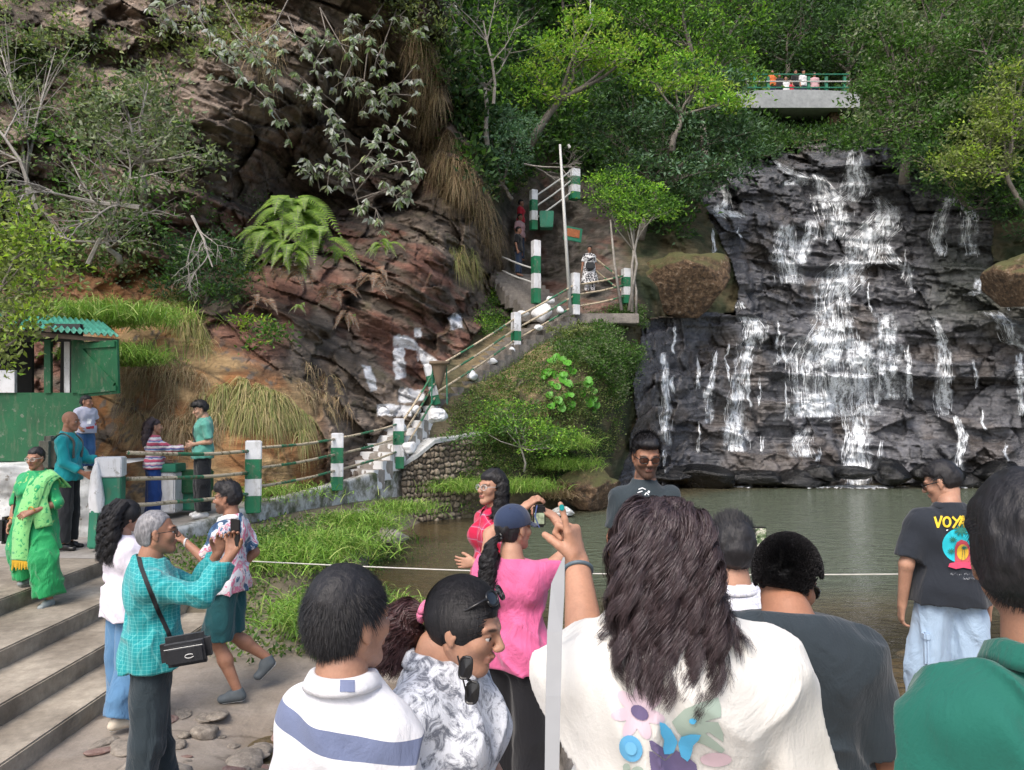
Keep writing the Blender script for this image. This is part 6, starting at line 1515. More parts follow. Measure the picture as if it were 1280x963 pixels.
def scalp_hair(F, mat, n, ends, K=16, w=.0012, th=.016, parent=None, seed=0, part=(0, .06, .11), lift=.012, name='strands', mask=None, wave=.0):
    """strands lying over the skull from the parting to gather points 'ends' (head space list)"""
    hc, M, S = F['hc'], F['M'], F['S']*F['hk']; ends = np.array(ends, float); u = unit(n*3); R0 = np.array([.073+th, .093+th, .089+th]); c0 = np.array([0, -.014, .032])
    pos = u*R0+c0; ok = (pos[:, 2] > -.02) & ((pos[:, 1] < .07) | (pos[:, 2] > .07)); pos = pos[ok][:n]; n = len(pos); e = ends[np.argmin(((pos[:, None]-ends[None])**2).sum(-1)+rng.uniform(0, .002, (n, len(ends))), 1)]+rng.normal(0, .006, (n, 3))
    t_ = np.linspace(0, 1, K)[None, :, None]; p = pos[:, None]*(1-t_)+e[:, None]*t_; q = (p-c0)/R0; l = np.linalg.norm(q, axis=-1, keepdims=True); proj = c0+q/l*R0*(1+rng.uniform(0, lift, (n, 1, 1)))
    p = np.where(l < 1.25, proj*np.clip((1.25-l)/.25, 0, 1)+p*(1-np.clip((1.25-l)/.25, 0, 1)), p); p = hc+(p*S)@M.T; T_ = norm(np.gradient(p, axis=1)); out = p-hc; sd_ = norm(np.cross(T_, out)); v, f = ribbons(p, np.full((n, K), w), sd_); return np_mesh(name, v, f, mat, parent or F['o'], smooth=True)
def box_part(name, F, c, d, mat, parent=None, M=None, bev=.004):
    Mx = Matrix(M).to_4x4() if M is not None else None
    return MB().box(Vector(c), d, M=Mx, bev=bev).build(name, mat, parent or F['o'])
def strap(name, pts, w, th, mat, parent, flat=None):
    """flat band along pts (body space); flat: list of outward normals or one vector"""
    pts = np.array(pts, float); n = len(pts); K = n*6; t0 = np.linspace(0, 1, n); t_ = np.linspace(0, 1, K); g = np.stack([np.interp(t_, t0, pts[:, i]) for i in range(3)], -1)
    for _ in range(4): g[1:-1] = (g[:-2]+2*g[1:-1]+g[2:])/4
    fl = np.array(flat, float); fl = np.tile(fl, (K, 1)) if fl.ndim == 1 else np.stack([np.interp(t_, np.linspace(0, 1, len(fl)), fl[:, i]) for i in range(3)], -1)
    T_ = norm(np.gradient(g, axis=0)); s = norm(np.cross(T_, fl)); n_ = norm(np.cross(s, T_)); v = np.stack([g-s*w/2, g+s*w/2, g+s*w/2+n_*th, g-s*w/2+n_*th], 1).reshape(-1, 3)
    fs = [(i*4+k, i*4+(k+1) % 4, (i+1)*4+(k+1) % 4, (i+1)*4+k) for i in range(K-1) for k in range(4)]+[(0, 3, 2, 1), ((K-1)*4, (K-1)*4+1, (K-1)*4+2, (K-1)*4+3)]
    return np_mesh(name, v, [np.array(fs)], mat, parent, smooth=False)
def tog(o, F):      # body-space mesh object turned into its own top-level thing at the person's place
    o.parent = None; o.location = F['o'].location; o.rotation_euler = F['o'].rotation_euler; return o
def glasses(F, frame, lens, pos='face', parent=None, name='glasses', rim=.0015):
    hc, M, S = F['hc'], F['M'], F['S']*F['hk']; zz, yy, tl = (.004, .104, 0) if pos == 'face' else (.112, .070, .75)
    rt = None; m = MB(); ml = MB()
    def T(x, y, z):
        if pos == 'face': return Vector(hc+M@(A3(x, y, z)*S))
        c_, s_ = math.cos(tl), math.sin(tl); y2 = yy+(y-.104)*c_-(z-.004)*s_; z2 = zz+(y-.104)*s_+(z-.004)*c_; return Vector(hc+M@(A3(x, y2, z2)*S))
    for x in (-1, 1):
        ring = []
        for i in range(16):
            a = i/16*2*math.pi; ring.append(T(x*.034+.025*math.copysign(abs(math.cos(a))**.75, math.cos(a)), .104-abs(x*.034+.025*math.cos(a))*.18, .002+.019*math.copysign(abs(math.sin(a))**.8, math.sin(a))))
        m.tube(ring+[ring[0]], rim*S*1.2, 6); c = sum(ring, Vector())/16; ml.add(ring+[c+Vector(M@A3(0, .003, 0))], [(i, (i+1) % 16, 16) for i in range(16)])
        m.tube([T(x*.060, .094, .008), T(x*.074, .05, .008), T(x*.079, -.01, .006), T(x*.079, -.03, -.012)], rim*S*1.3, 6)
    m.tube([T(-.010, .103, .006), T(0, .106, .008), T(.010, .103, .006)], rim*S*1.2, 6)
    g = m.build(name, frame, parent or F['o'], True); ml.build('lens', lens, g, True); return g
def glass_mat(name, col, alpha):
    t = NT(name); t.color(col); t.rough(.08); tr = t.n('ShaderNodeBsdfTransparent'); mx = t.n('ShaderNodeMixShader'); mx.inputs[0].default_value = alpha; t.l(tr.outputs[0], mx.inputs[1]); t.l(t.b.outputs[0], mx.inputs[2]); t.l(mx.outputs[0], t.out.inputs[0]); return t.m
M_BLK = plain('black plastic', (.012, .012, .013), .3); M_LENS = glass_mat('dark lens', (.01, .01, .012), .96); M_CLR = glass_mat('clear lens', (.5, .5, .5), .12)
# ================================================================= the people
class Pose:
    """turns photo positions at a real distance into the person's own space (unit height 1.70)"""
    def __init__(s, px, top, Y, H, yaw): s.a = (px, top, Y, H, yaw); s.c = V(px, top, Y); s.o = Vector((s.c.x, s.c.y, s.c.z-H)); s.R = Matrix.Rotation(-yaw, 3, 'Z'); s.S = H/1.7
    def __call__(s, px, py, Y): return tuple((s.R @ (V(px, py, Y)-s.o))/s.S)
    def dirn(s, v): return tuple(s.R @ Vector(v))
def bend(a, b, l1, l2, pref):
    """middle joint between a and b for two bones"""
    a, b, pref = Vector(a), Vector(b), Vector(pref); d = b-a; L = min(d.length, (l1+l2)*.999); u = d.normalized(); x = (l1*l1-l2*l2+L*L)/(2*L); h = math.sqrt(max(l1*l1-x*x, 0)); p = pref-u*pref.dot(u); p.normalize(); return tuple(a+u*x+p*h)
UA, FA = .27, .245
SK1, SK2, SK3, SK4 = (.42, .235, .16), (.33, .17, .11), (.47, .29, .21), (.24, .12, .07)
def pat_check(base, line, n=34, wd=.13, nz=44):
    def f(t, co):
        sp = t.n('ShaderNodeSeparateXYZ'); t.l(co, sp.inputs[0]); g = [t.math('LESS_THAN', t.math('FRACT', t.math('MULTIPLY', sp.outputs[i], k)), wd) for i, k in ((0, n), (1, n), (2, nz))]
        m = t.math('MINIMUM', t.math('ADD', t.math('ADD', t.math('MULTIPLY', g[0], .45), t.math('MULTIPLY', g[1], .45)), t.math('MULTIPLY', g[2], .6)), 1.0); return t.mix(m, base, line)
    return f
def pat_stops(scale, stops, detail=3, dist=.5, interp='CONSTANT', st=(1, 1, 1)):
    def f(t, co):
        return t.ramp(t.noise(t.coord(scale=st), scale, detail, .6, dist), stops, interp)
    return f
def pat_zbands(bands, amp=.02, base=None):
    def f(t, co):
        sp = t.n('ShaderNodeSeparateXYZ'); t.l(co, sp.inputs[0]); z = t.math('ADD', sp.outputs[2], t.math('MULTIPLY', t.math('SUBTRACT', t.noise(co, 16, 2), .5), amp)); return t.ramp(t.math('DIVIDE', z, 2.0), [(a/2.0, c) for a, c in bands], 'CONSTANT')
    return f
def bvh_world(o):
    r = o
    while r.parent: r = r.parent
    Mw = Matrix.Translation(r.location) @ Matrix.Rotation(r.rotation_euler.z, 4, 'Z')
    me = o.data; vs = [Mw @ v.co for v in me.vertices]; return BVHTree.FromPolygons(vs, [list(p.vertices) for p in me.polygons]), Mw
def print_on(o, name, layers, step=.4, off=.0014, rough=.8):
    """screen print: shapes projected onto a garment; layers [(polys, colour)], even-odd inside a layer"""
    bvh, Mw = bvh_world(o); inv = Mw.inverted(); out = None
    for li, (polys, col) in enumerate(layers):
        allp = np.concatenate([np.array(p, float) for p in polys]); lo = allp.min(0)-step; hi = allp.max(0)+step
        xs = np.arange(lo[0], hi[0], step); ys = np.arange(lo[1], hi[1], step); X, Y_ = np.meshgrid(xs, ys); m = np.zeros(X.shape, bool)
        for p in polys: m |= inpoly(X, Y_, p)
        idx = -np.ones(X.shape, int); vs = []
        need = m.copy(); cell = m[:-1, :-1] & m[1:, :-1] & m[:-1, 1:] & m[1:, 1:]
        for j, i in np.argwhere(need):
            d = (V(X[j, i], Y_[j, i], 1.0)-Vector((0, 0, CAMZ))).normalized(); r = bvh.ray_cast(Vector((0, 0, CAMZ)), d)
            if r[0] is None: continue
            idx[j, i] = len(vs); vs.append(inv @ (r[0]-d*(off*(1+.5*li))))
        q = np.stack([idx[:-1, :-1], idx[:-1, 1:], idx[1:, 1:], idx[1:, :-1]], -1)[cell]; q = q[(q >= 0).all(1)]
        if len(q) == 0: continue
        ob = np_mesh(name, np.array([tuple(v) for v in vs]), q, plain('print ink %.2f %.2f %.2f' % col, col, rough, .06), o, smooth=True)
        out = out or ob
    return out
def ellp(cx, cy, rx, ry, rot=0, n=40, a0=0, a1=2*math.pi): return [(cx+rx*math.cos(a)*math.cos(rot)-ry*math.sin(a)*math.sin(rot), cy+rx*math.cos(a)*math.sin(rot)+ry*math.sin(a)*math.cos(rot)) for a in np.linspace(a0, a1, n, endpoint=False)]
def stroke(pts, w):
    out = []
    for a, b in zip(pts[:-1], pts[1:]):
        a = np.array(a, float); b = np.array(b, float); d = (b-a)/np.linalg.norm(b-a); n = np.array([-d[1], d[0]])*w/2; out.append([tuple(a-n-d*w*.2), tuple(b-n+d*w*.2), tuple(b+n+d*w*.2), tuple(a+n-d*w*.2)])
    return out
def text_polys(txt, px, py, w, h, shear=0):
    """letters as triangles in photo pixels, box (px,py) top-left, size w x h"""
    cu = bpy.data.curves.new('t', 'FONT'); cu.body = txt; cu.shear = shear; cu.offset = .0; o = bpy.data.objects.new('t', cu); COL.objects.link(o); bpy.context.view_layer.update()
    me = o.to_mesh(); vs = np.array([v.co[:2] for v in me.vertices]); me.calc_loop_triangles(); tr = [list(t.vertices) for t in me.loop_triangles]; lo = vs.min(0); hi = vs.max(0); vs = (vs-lo)/(hi-lo); vs[:, 0] = px+vs[:, 0]*w; vs[:, 1] = py+h-vs[:, 1]*h
    res = [[tuple(vs[i]) for i in t] for t in tr]; o.to_mesh_clear(); bpy.data.objects.remove(o); bpy.data.curves.remove(cu); return res

# ---- 1 woman in green on the steps
p = Pose(46, 560, 7.6, 1.50, math.pi-.12)
F = figure('woman in a bright green embroidered suit with glasses walking down the steps', *p.a, fem=True, skin=SK2, hres=.006, res=.011, fat=1.12, head=(.05, -.12, 0), lip=(.2, .05, .05),
   J=dict(ankL=(-.27, .10, .06), kneeL=(-.2, .10, .49), ankR=(.10, -.06, .27), kneeR=(.10, .06, .60), elR=(.25, -.02, 1.10), wrR=(.23, .08, .88), elL=(-.27, .0, 1.10), wrL=(-.13, .22, 1.02)), hands=dict(L=dict(n=(0, -1, -.3), curl=(.5, .6, .6, .7)), R=dict()))
S = F['S']
t_kurta = cloth('green kurta silk', (.015, .30, .10), .55, .016, pattern=lambda t, co: t.mix(t.math('GREATER_THAN', t.math('ADD', t.math('MULTIPLY', t.noise(co, 22, 2), 1.0), 0), .66), t.ramp(t.noise(co, 3, 3), [(.3, (.01, .24, .075)), (.7, (.02, .36, .13))]), (.30, .48, .16)))
k = shirt(F, t_kurta, .60*S, .022, 1.2, 'kurta', flare=.05, amp=.014)
m_b = cloth('pale green brocade border', (.30, .48, .20), .5, .01, pattern=pat_stops(60, [(0, (.36, .52, .22)), (.5, (.12, .34, .12))]))
pants(F, cloth('green salwar cotton', (.012, .28, .085), .6, .03), .2, .03, .07, 'salwar', amp=.02)
J = F['J']; pk = A3(0, 0, 0)
strap('hem_border', [A3(-.19*S, .12*S, .67*S), A3(-.09*S, .175*S, .655*S), A3(.09*S, .17*S, .655*S), A3(.19*S, .11*S, .67*S)], .085, .004, m_b, k, [(-1, 1, 0), (0, 1, 0), (0, 1, 0), (1, .7, 0)])
m_d = cloth('pale green printed dupatta', (.25, .6, .2), .6, .02, pattern=lambda t, co: t.mix(t.math('GREATER_THAN', t.noise(co, 30, 2), .6), (.22, .58, .20), (.04, .34, .12)))
drape = [(A3(-.17, -.14, 1.25), 0), (A3(-.15, -.02, 1.43), 0), (A3(-.12, .11, 1.36), 0), (A3(-.09, .175, 1.15), 0), (A3(-.04, .21, .95), 0), (A3(-.01, .22, .78), 0), (A3(-.01, .22, .62), 0), (A3(.0, .21, .50), 0)]
strap('dupatta', [x[0]*S for x in drape], .17, .010, m_d, k, [(-.2, -1, .6), (-.3, 0, 1), (-.2, .8, .6), (-.2, 1, .1), (0, 1, 0), (0, 1, 0), (0, 1, 0), (0, 1, 0)])
strap('dupatta', [x[0]*S+A3(-.05, -.02, .0) for x in drape[:4]]+[A3(-.2, .16, 1.0)*S, A3(-.22, .14, .85)*S], .15, .008, m_d, k, [(-.2, -1, .6), (-.5, 0, 1), (-.4, .8, .6), (-.5, 1, .1), (-.6, 1, 0), (-.6, 1, 0)])
m = MB()
for i in range(26): x = -.09+.18*i/25; m.tube([(x*S, .215*S, .50*S), ((x+random.uniform(-.01, .01))*S, .22*S, (.41+random.uniform(-.02, .02))*S)], .004, 4)
m.build('fringe', plain('golden yellow fringe', (.55, .33, .02), .8), k)
hair_cap(F, M_HAIR, .010, neckh=-.07, front=.058, tuft=300, tl=.02, up=-.4, dirn=(0, -1, 0)); MB().box((0, 0, 0), (.01, .01, .01)); 
glasses(F, M_METAL, M_CLR, name='glasses'); shoes(F, plain('grey sports shoe', (.24, .27, .27), .7))
bx = MB().tube([tuple(J['neck']+A3(.08, .02, 0)), tuple(J['shR']+A3(.03, .07, -.1)), tuple(A3(.24, .05, .85)*S)], .008, 6).build('bag_strap', M_BLK, F['o'])
bagm = MB().box(Vector(A3(.285, .02, .80)*S), (.09, .24, .26), bev=.03); bag = bagm.build('shoulder_bag', plain('black leather', (.015, .015, .017), .5), None); tog(bag, F); tag(bag, 'black shoulder bag at the hip of the woman in green', 'bag')
MB().tube([tuple(A3(-.055, .10, 1.36)*S), tuple(A3(-.03, .14, 1.27)*S), tuple(A3(0, .155, 1.20)*S), tuple(A3(.03, .14, 1.27)*S), tuple(A3(.055, .10, 1.36)*S)], .006, 6).build('necklace', plain('pearl beads', (.7, .66, .5), .4), F['o'])
for q in 'LR': MB().tube([tuple(J['wr'+q]+A3(.03*math.cos(a), .012*math.sin(a), .03*math.sin(a)+.02)) for a in np.linspace(0, 6.28, 12)], .006, 5).build('bangle', plain('gold bangle', (.6, .35, .08), .3, metal=.6), F['o'])

# ---- 2 bald man with backpack
p = Pose(87, 515, 9.5, 1.68, -math.pi/2+.1)
F = figure('bald man in a teal shirt with a grey backpack facing the standing boy', *p.a, skin=SK2, hres=.007, res=.013, head=(0, -.1, 0), J=dict(elR=(.22, .05, 1.08), wrR=(.18, .26, .95), elL=(-.2, .12, 1.1), wrL=(-.1, .33, 1.1)))
shirt(F, cloth('teal cotton', (.01, .27, .30)), .86*F['S'], .02, 1.75, amp=.012); pants(F, cloth('charcoal trousers', (.02, .022, .026)), .1); shoes(F, M_BLK)
b = MB().box(Vector(A3(0, -.21, 1.18)*F['S']), (.30, .20, .44), bev=.06).build('backpack', cloth('grey olive nylon', (.11, .11, .09), .7, .03)); tog(b, F); tag(b, 'grey olive backpack on the back of the bald man', 'backpack')
MB().box(Vector(A3(0, -.33, 1.08)*F['S']), (.22, .07, .2), bev=.03).build('pocket', _mc['grey olive nylon'], b)
for x in (-.11, .11): strap('shoulder_strap', [A3(x, -.13, 1.36), A3(x, -.02, 1.43), A3(x, .11, 1.33), A3(x, .10, 1.12)], .05, .008, _mc['grey olive nylon'], b, [(0, -1, .5), (0, 0, 1), (0, 1, .3), (0, 1, 0)])

# ---- 3 little boy on the pillar
p = Pose(108, 497, 10.2, .98, -2.2)
F = figure('little boy in a pale printed shirt and jeans standing beside the hut', *p.a, skin=SK2, hres=.006, res=.009, hk=1.32, head=(.55, 0, 0), J=dict(elL=(-.27, -.05, 1.15), wrL=(-.15, -.17, 1.0), elR=(.26, .02, 1.14), wrR=(.2, .14, .98), head=(0, .015, 1.55)))
sh_ = shirt(F, cloth('pale grey lavender cotton', (.48, .49, .60)), .86*F['S'], .018, .9, amp=.010); pants(F, cloth('blue denim', (.045, .12, .27), .9, .02), .05, .016, .02); shoes(F, M_BLK)
hair_cap(F, M_HAIR, .010, tuft=300, tl=.02)
print_on(sh_, 'print', [([[(109, 523), (115, 524), (114, 531), (108, 530)]], (.75, .76, .78)), ([[(119, 526), (123, 526), (123, 533), (118, 532)], [(107, 534), (118, 532), (118, 536), (108, 537)]], (.45, .05, .06)), ([[(103, 546), (106, 547), (106, 550), (103, 549)]], (.03, .03, .04))], .5, .004)

# ---- 4 woman in the striped sweater
p = Pose(193, 525, 11.5, 1.53, -math.pi/2+.55)
wr = p(232, 560, 11.6)
F = figure('woman with dark hair in a pink and blue striped sweater holding out her hand', *p.a, fem=True, skin=SK1, hres=.008, res=.013, fat=1.08, J=dict(wrR=wr, elR=bend((.165, 0, 1.355), wr, .26, .24, (0, -.2, -1)), wrL=(-.12, .2, 1.0), elL=(-.25, 0, 1.1)))
bands = []; zz = .8; cs_ = [(.55, .10, .16), (.62, .62, .66), (.10, .16, .40), (.60, .30, .38), (.70, .68, .70), (.30, .06, .14)]
i = 0
while zz < 1.5: bands.append((zz, cs_[i % 6])); zz += (.028, .016, .020, .012, .03, .014)[i % 6]; i += 1
shirt(F, cloth('striped knit', (.4, .2, .3), .95, .015, pattern=pat_zbands([(0, (.55, .1, .16))]+bands[:30], .03)), .90*F['S'], .024, 1.85, amp=.012)
pants(F, cloth('royal blue trousers', (.012, .05, .21), .8, .02), .08, .02, .04); shoes(F, M_BLK)
hair_cap(F, M_HAIRB, .016, neckh=-.1, tuft=0); hc = F['hc']; S = F['S']
strands(F, [([hc+A3(0, -.02, .1), hc+A3(.03, -.10, .03), hc+A3(.03, -.12, -.1), hc+A3(.02, -.13, -.33)], 1)], 1100, lambda t: .075, M_HAIRB, 'long_hair', w=.004, wave=.012)

# ---- 5 man in the teal tee opposite her
p = Pose(252, 502, 11.3, 1.70, math.pi/2+.55)
w1 = p(240, 557, 11.15); w2 = p(246, 556, 11.35)
F = figure('young man in a sea green tee with a black sling strap looking down', *p.a, skin=SK3, hres=.007, res=.012, head=(0, -.32, 0), J=dict(wrL=w1, elL=bend((-.185, 0, 1.355), w1, .26, .24, (-.4, -.5, -1)), wrR=w2, elR=bend((.185, 0, 1.355), w2, .26, .24, (.4, -.5, -1)), head=(0, .04, 1.57)))
k = shirt(F, cloth('sea green cotton', (.10, .33, .27)), .86*F['S'], .026, .85, amp=.014, flare=.01); pants(F, cloth('black cargo cloth', (.012, .014, .018), .9, .03), .06, .022, .035); shoes(F, plain('white trainers', (.7, .7, .7), .6), bulk=1.1)
hair_cap(F, M_HAIR, .020, front=.05, fringe=.02, tuft=700, tl=.035, tw=.002)
strap('sling_strap', [A3(.12, -.13, 1.25), A3(.10, -.02, 1.44), A3(.06, .12, 1.33), A3(-.02, .145, 1.22), A3(-.12, .12, 1.08), A3(-.19, .02, .96)], .035, .008, M_BLK, k, [(0, -1, .3), (0, 0, 1), (0, 1, .4), (0, 1, 0), (-.4, 1, 0), (-1, .2, 0)])

# ---- 6 girl in white jacket
p = Pose(157, 628, 5.7, 1.60, -.75)
F = figure('girl with long wavy black hair in a white jacket and flared blue jeans', *p.a, fem=True, skin=SK1, hres=.006, res=.010, J=dict(ankL=(-.10, .02, .085), ankR=(.11, -.08, .085), elL=(-.23, .0, 1.09), wrL=(-.14, .20, 1.05), elR=(.23, .02, 1.08), wrR=(.12, .2, 1.06)))
shirt(F, cloth('soft white fleece', (.72, .68, .76), .9, .016), .82*F['S'], .030, 1.9, amp=.014, flare=.005)
pants(F, cloth('light blue denim', (.10, .22, .38), .9, .02), .06, .008, .045, amp=.012); shoes(F, plain('cream shoe', (.55, .48, .38), .7))
hair_cap(F, M_HAIR, .020, neckh=-.12, front=.05); hc = F['hc']
scalp_hair(F, M_HAIR, 1500, [(.0, -.10, -.08), (.05, -.08, -.08), (-.05, -.08, -.08)], w=.0016, th=.018)
strands(F, [([hc+A3(x, -.03, .11), hc+A3(x*1.5, -.11, .03), hc+A3(x*1.6, -.125, -.1), hc+A3(x*1.5, -.14, -.35)], 1) for x in (-.04, .0, .04)], 5200, lambda t: .045+.012*math.sin(t*3), M_HAIR, 'long_hair', w=.0018, wave=.012, wl=.10)

# ---- 7 older man filming
p = Pose(193, 640, 4.35, 1.73, -math.pi/2+.42)
w1 = p(288, 694, 4.25); w2 = p(272, 692, 4.5)
F = figure('grey haired man with glasses in a turquoise checked shirt filming with his phone', *p.a, skin=SK2, hres=.0045, face_res=.0035, res=.008, fat=1.08, head=(0, .05, 0), J=dict(wrR=w1, elR=bend((.185, 0, 1.355), w1, .27, .25, (.3, -.1, -1)), wrL=w2, elL=bend((-.185, 0, 1.355), w2, .27, .25, (-.3, 0, -1)), ankL=(-.10, .10, .085), ankR=(.12, -.08, .085), kneeR=(.12, -.02, .49)),
   hands=dict(R=dict(d=p.dirn((.1, .1, 1)), n=p.dirn((0, -1, 0)), curl=(.5, .55, .6, .7), side=1), L=dict(d=p.dirn((.35, -.1, 1)), n=p.dirn((.4, -1, 0)), curl=(.5, .6, .7, .8), side=-1)))
k = shirt(F, cloth('turquoise checked cotton', (.02, .3, .3), .8, .018, pattern=pat_check((.012, .27, .29), (.13, .47, .46), 42, .16, 52)), .88*F['S'], .030, 1.86, amp=.016, collar=True, flare=.012)
pants(F, cloth('dark slate trousers', (.022, .034, .042), .75, .02), .04, .016, .02, amp=.010); shoes(F, M_BLK)
hair_cap(F, M_HAIRG, .006, front=.075, neckh=-.075, side=-.01, tuft=1500, tl=.016, up=-.6, dirn=(0, -.6, -.6), tw=.0013)
glasses(F, M_BLK, M_CLR)
S = F['S']; J = F['J']
print_on(k, 'crossbody_strap', [(stroke([(172, 690), (176, 708), (184, 730), (196, 760), (210, 790), (216, 806)], 6.5), (.015, .015, .018))], .6, .005)
bag = MB().box((0, 0, 0), (.25, .085, .155), bev=.03).build('waist_bag', cloth('black nylon', (.014, .015, .018), .6, .015)); bag.location = V(233, 812, 4.06); bag.rotation_euler = (0, -.14, .12); tag(bag, 'small black zipped bag with a white logo on the hip of the man filming', 'bag')
MB().box((.01, -.046, -.015), (.19, .03, .095), bev=.012).build('front_pocket', _mc['black nylon'], bag); MB().tube([(-.09, -.062, .028), (.10, -.062, .028)], .002, 5).build('zip', M_METAL, bag)
m = MB(); m.tube([(.022*math.cos(a)+.03, -.063, .010*math.sin(a)-.02) for a in np.linspace(.6, 5.9, 16)], .002, 5); m.build('logo', M_SOLE, bag)
def phone(name, label, px, py, Y, M=None, w_=.074, h_=.155, screen=None, back=M_BLK):
    c = V(px, py, Y); M = M or Matrix.Identity(4); ph = MB().box((0, 0, 0), (w_, .009, h_), bev=.004).build('phone', back); ph.location = c; ph.rotation_euler = M.to_euler(); tag(ph, label, 'phone')
    if screen: MB().box((0, -.0052, 0), (w_*.9, .001, h_*.92)).build('screen', screen, ph)
    MB().box((-w_*.28, .0062, h_*.34), (.022, .004, .034), bev=.0015).build('camera_bump', M_BLK, ph); return ph
phone('phone', 'dark phone held up by the grey haired man', 294, 667, 4.25, Matrix.Rotation(-.5, 4, 'Z'))

# ---- 8 young man in the printed shirt walking
p = Pose(287, 605, 6.3, 1.73, math.pi/2-.05)
w1 = p(231, 677, 6.25); hip = .9
F = figure('bearded young man in a printed shirt and teal shorts striding left, arm stretched out', *p.a, skin=SK2, hres=.0055, res=.009, beard=.75, head=(0, -.06, 0),
   J=dict(wrL=w1, elL=bend((-.185, 0, 1.355), w1, .27, .25, (0, 0, -1)), elR=(.23, -.12, 1.12), wrR=(.16, .02, .95), ankL=p(297, 863, 6.25), kneeL=(-.07, .06, .48), ankR=p(334, 822, 6.5), kneeR=(.09, .02, .50), toeL=p(278, 874, 6.22), toeR=p(323, 845, 6.45), hipL=(-.085, 0, .90), hipR=(.085, 0, .90)),
   hands=dict(L=dict(curl=(.6, .6, .5, .4), n=(0, .0, -1)), R=dict()))
pat = pat_stops(5.5, [(0, (.02, .05, .12)), (.40, (.05, .12, .22)), (.46, (.62, .62, .66)), (.54, (.62, .20, .30)), (.60, (.66, .55, .52)), (.66, (.10, .18, .28))], 4, 1.2)
shirt(F, cloth('printed rayon', (.3, .3, .4), .7, .016, pattern=pat), .86*F['S'], .028, .80, amp=.015, flare=.01, collar=cloth('white shirt collar', (.7, .7, .7)))
pants(F, cloth('dark teal shorts', (.012, .075, .085), .85, .02), .1, .022, .03, short=.93, name='shorts', amp=.010)
shoes(F, plain('slate grey slip on', (.075, .09, .10), .75), bulk=1.08)
hair_cap(F, M_HAIR, .013, front=.058, fringe=.03, tuft=1100, tl=.03, tw=.0016, neckh=-.055, topth=.012)
MB().tube([tuple(F['J']['wrL']*.93+F['J']['elL']*.07+A3(.031*math.cos(a), 0, .031*math.sin(a))) for a in np.linspace(0, 6.28, 16)], .008, 6).build('watch', M_SOLE, F['o'])

# ---- 9 boy in white polo, near
p = Pose(433, 722, 1.62, 1.40, -.28)
F = figure('boy with short black hair in a white polo with a blue grey stripe', *p.a, skin=SK1, hres=.003, face_res=.0026, res=.006, head=(-.42, 0, 0), fat=.80, hk=1.08, hands={}, bodylow=.75, J=dict(shL=(-.112, -.01, 1.33), shR=(.112, -.01, 1.33), elL=(-.15, 0, 1.1), elR=(.15, 0, 1.1), head=(0, .015, 1.575)))
def sepz(t, co, kx, ky=0):
    sp = t.n('ShaderNodeSeparateXYZ'); t.l(co, sp.inputs[0]); return t.math('ADD', sp.outputs[2], t.math('ADD', t.math('MULTIPLY', sp.outputs[0], kx), t.math('MULTIPLY', sp.outputs[1], ky)))
Sb = F['S']
def polo(t, co):
    z = sepz(t, co, .2); a = t.math('MULTIPLY', t.math('GREATER_THAN', z, 1.075), t.math('LESS_THAN', z, 1.120)); return t.mix(a, (.70, .70, .73), (.15, .18, .29))
k = shirt(F, cloth('white pique polo', (.78, .78, .80), .85, .010, .03, 300, pattern=polo), .70*F['S'], .022, .95, amp=.014, collar=True, res=.0045)
hair_cap(F, M_HAIR, .010, front=.05, side=.01, neckh=-.058, tuft=17000, tl=.024, tw=.0006, up=.55, dirn=(-.15, .25, -.75), res=.003, topth=.008, amp=.006)
print_on(k.children[0], 'collar_patch', [([[(425, 850), (444, 850), (444, 866), (424, 865)]], (.17, .20, .32))], .5, .002)

# ---- 10 woman with sunglasses on her head
p = Pose(574, 726, 1.85, 1.55, -math.pi/2-.30)
F = figure('woman in a white and black patterned shirt with reddish ponytail', *p.a, fem=True, skin=(.45, .25, .17), hres=.003, face_res=.0022, res=.007, head=(-.0, -.24, 0), fat=.95, hk=.96, lip=(.30, .09, .09), hands={}, bodylow=.70, J=dict(head=(0, .055, 1.53), elL=(-.22, .02, 1.10), wrL=(-.18, .15, .95)))
pw = lambda t, co: t.mix(t.ramp(t.noise(co, 26, 6, .75, .8), [(.47, (0, 0, 0)), (.60, (.85,)*3)]), (.66, .68, .73), (.05, .06, .09))
k = shirt(F, cloth('white crinkled cotton with black speckle print', (.7, .7, .7), .8, .016, pattern=pw), .70*F['S'], .026, .80, amp=.012, collar=True, res=.005, flare=.01)
hair_cap(F, M_HAIR, .010, front=.050, side=.005, neckh=-.062, tuft=0, res=.003, amp=.003)
scalp_hair(F, M_HAIR, 7000, [(-.0, -.118, .0), (0.01, -.120, -.01)], w=.0007, th=.012, lift=.02)
hc, M, S = F['hc'], F['M'], F['S']*F['hk']; T = lambda x, y, z: hc+M@(A3(x, y, z)*S)
base = T(0, -.118, .0)
MB().tube([tuple(base+M@(A3(.022*math.cos(a), -.004, .022*math.sin(a))*S)) for a in np.linspace(0, 6.283, 18)], .010, 8).build('scrunchie', cloth('pink satin', (.6, .16, .28), .5, .03), F['o'], True)
strands(F, [([base, T(0, -.165, -.02), T(.0, -.19, -.09), T(0, -.175, -.20)], 1)], 5000, lambda t: .014+.042*min(1, t*2.2), M_HAIRR, 'ponytail', w=.0009, wave=.009, wl=.09)
g = glasses(F, M_BLK, M_LENS, 'top', name='sunglasses', rim=.003); tog(g, F); tag(g, 'dark sunglasses pushed up on the head of the woman in the patterned shirt', 'sunglasses')
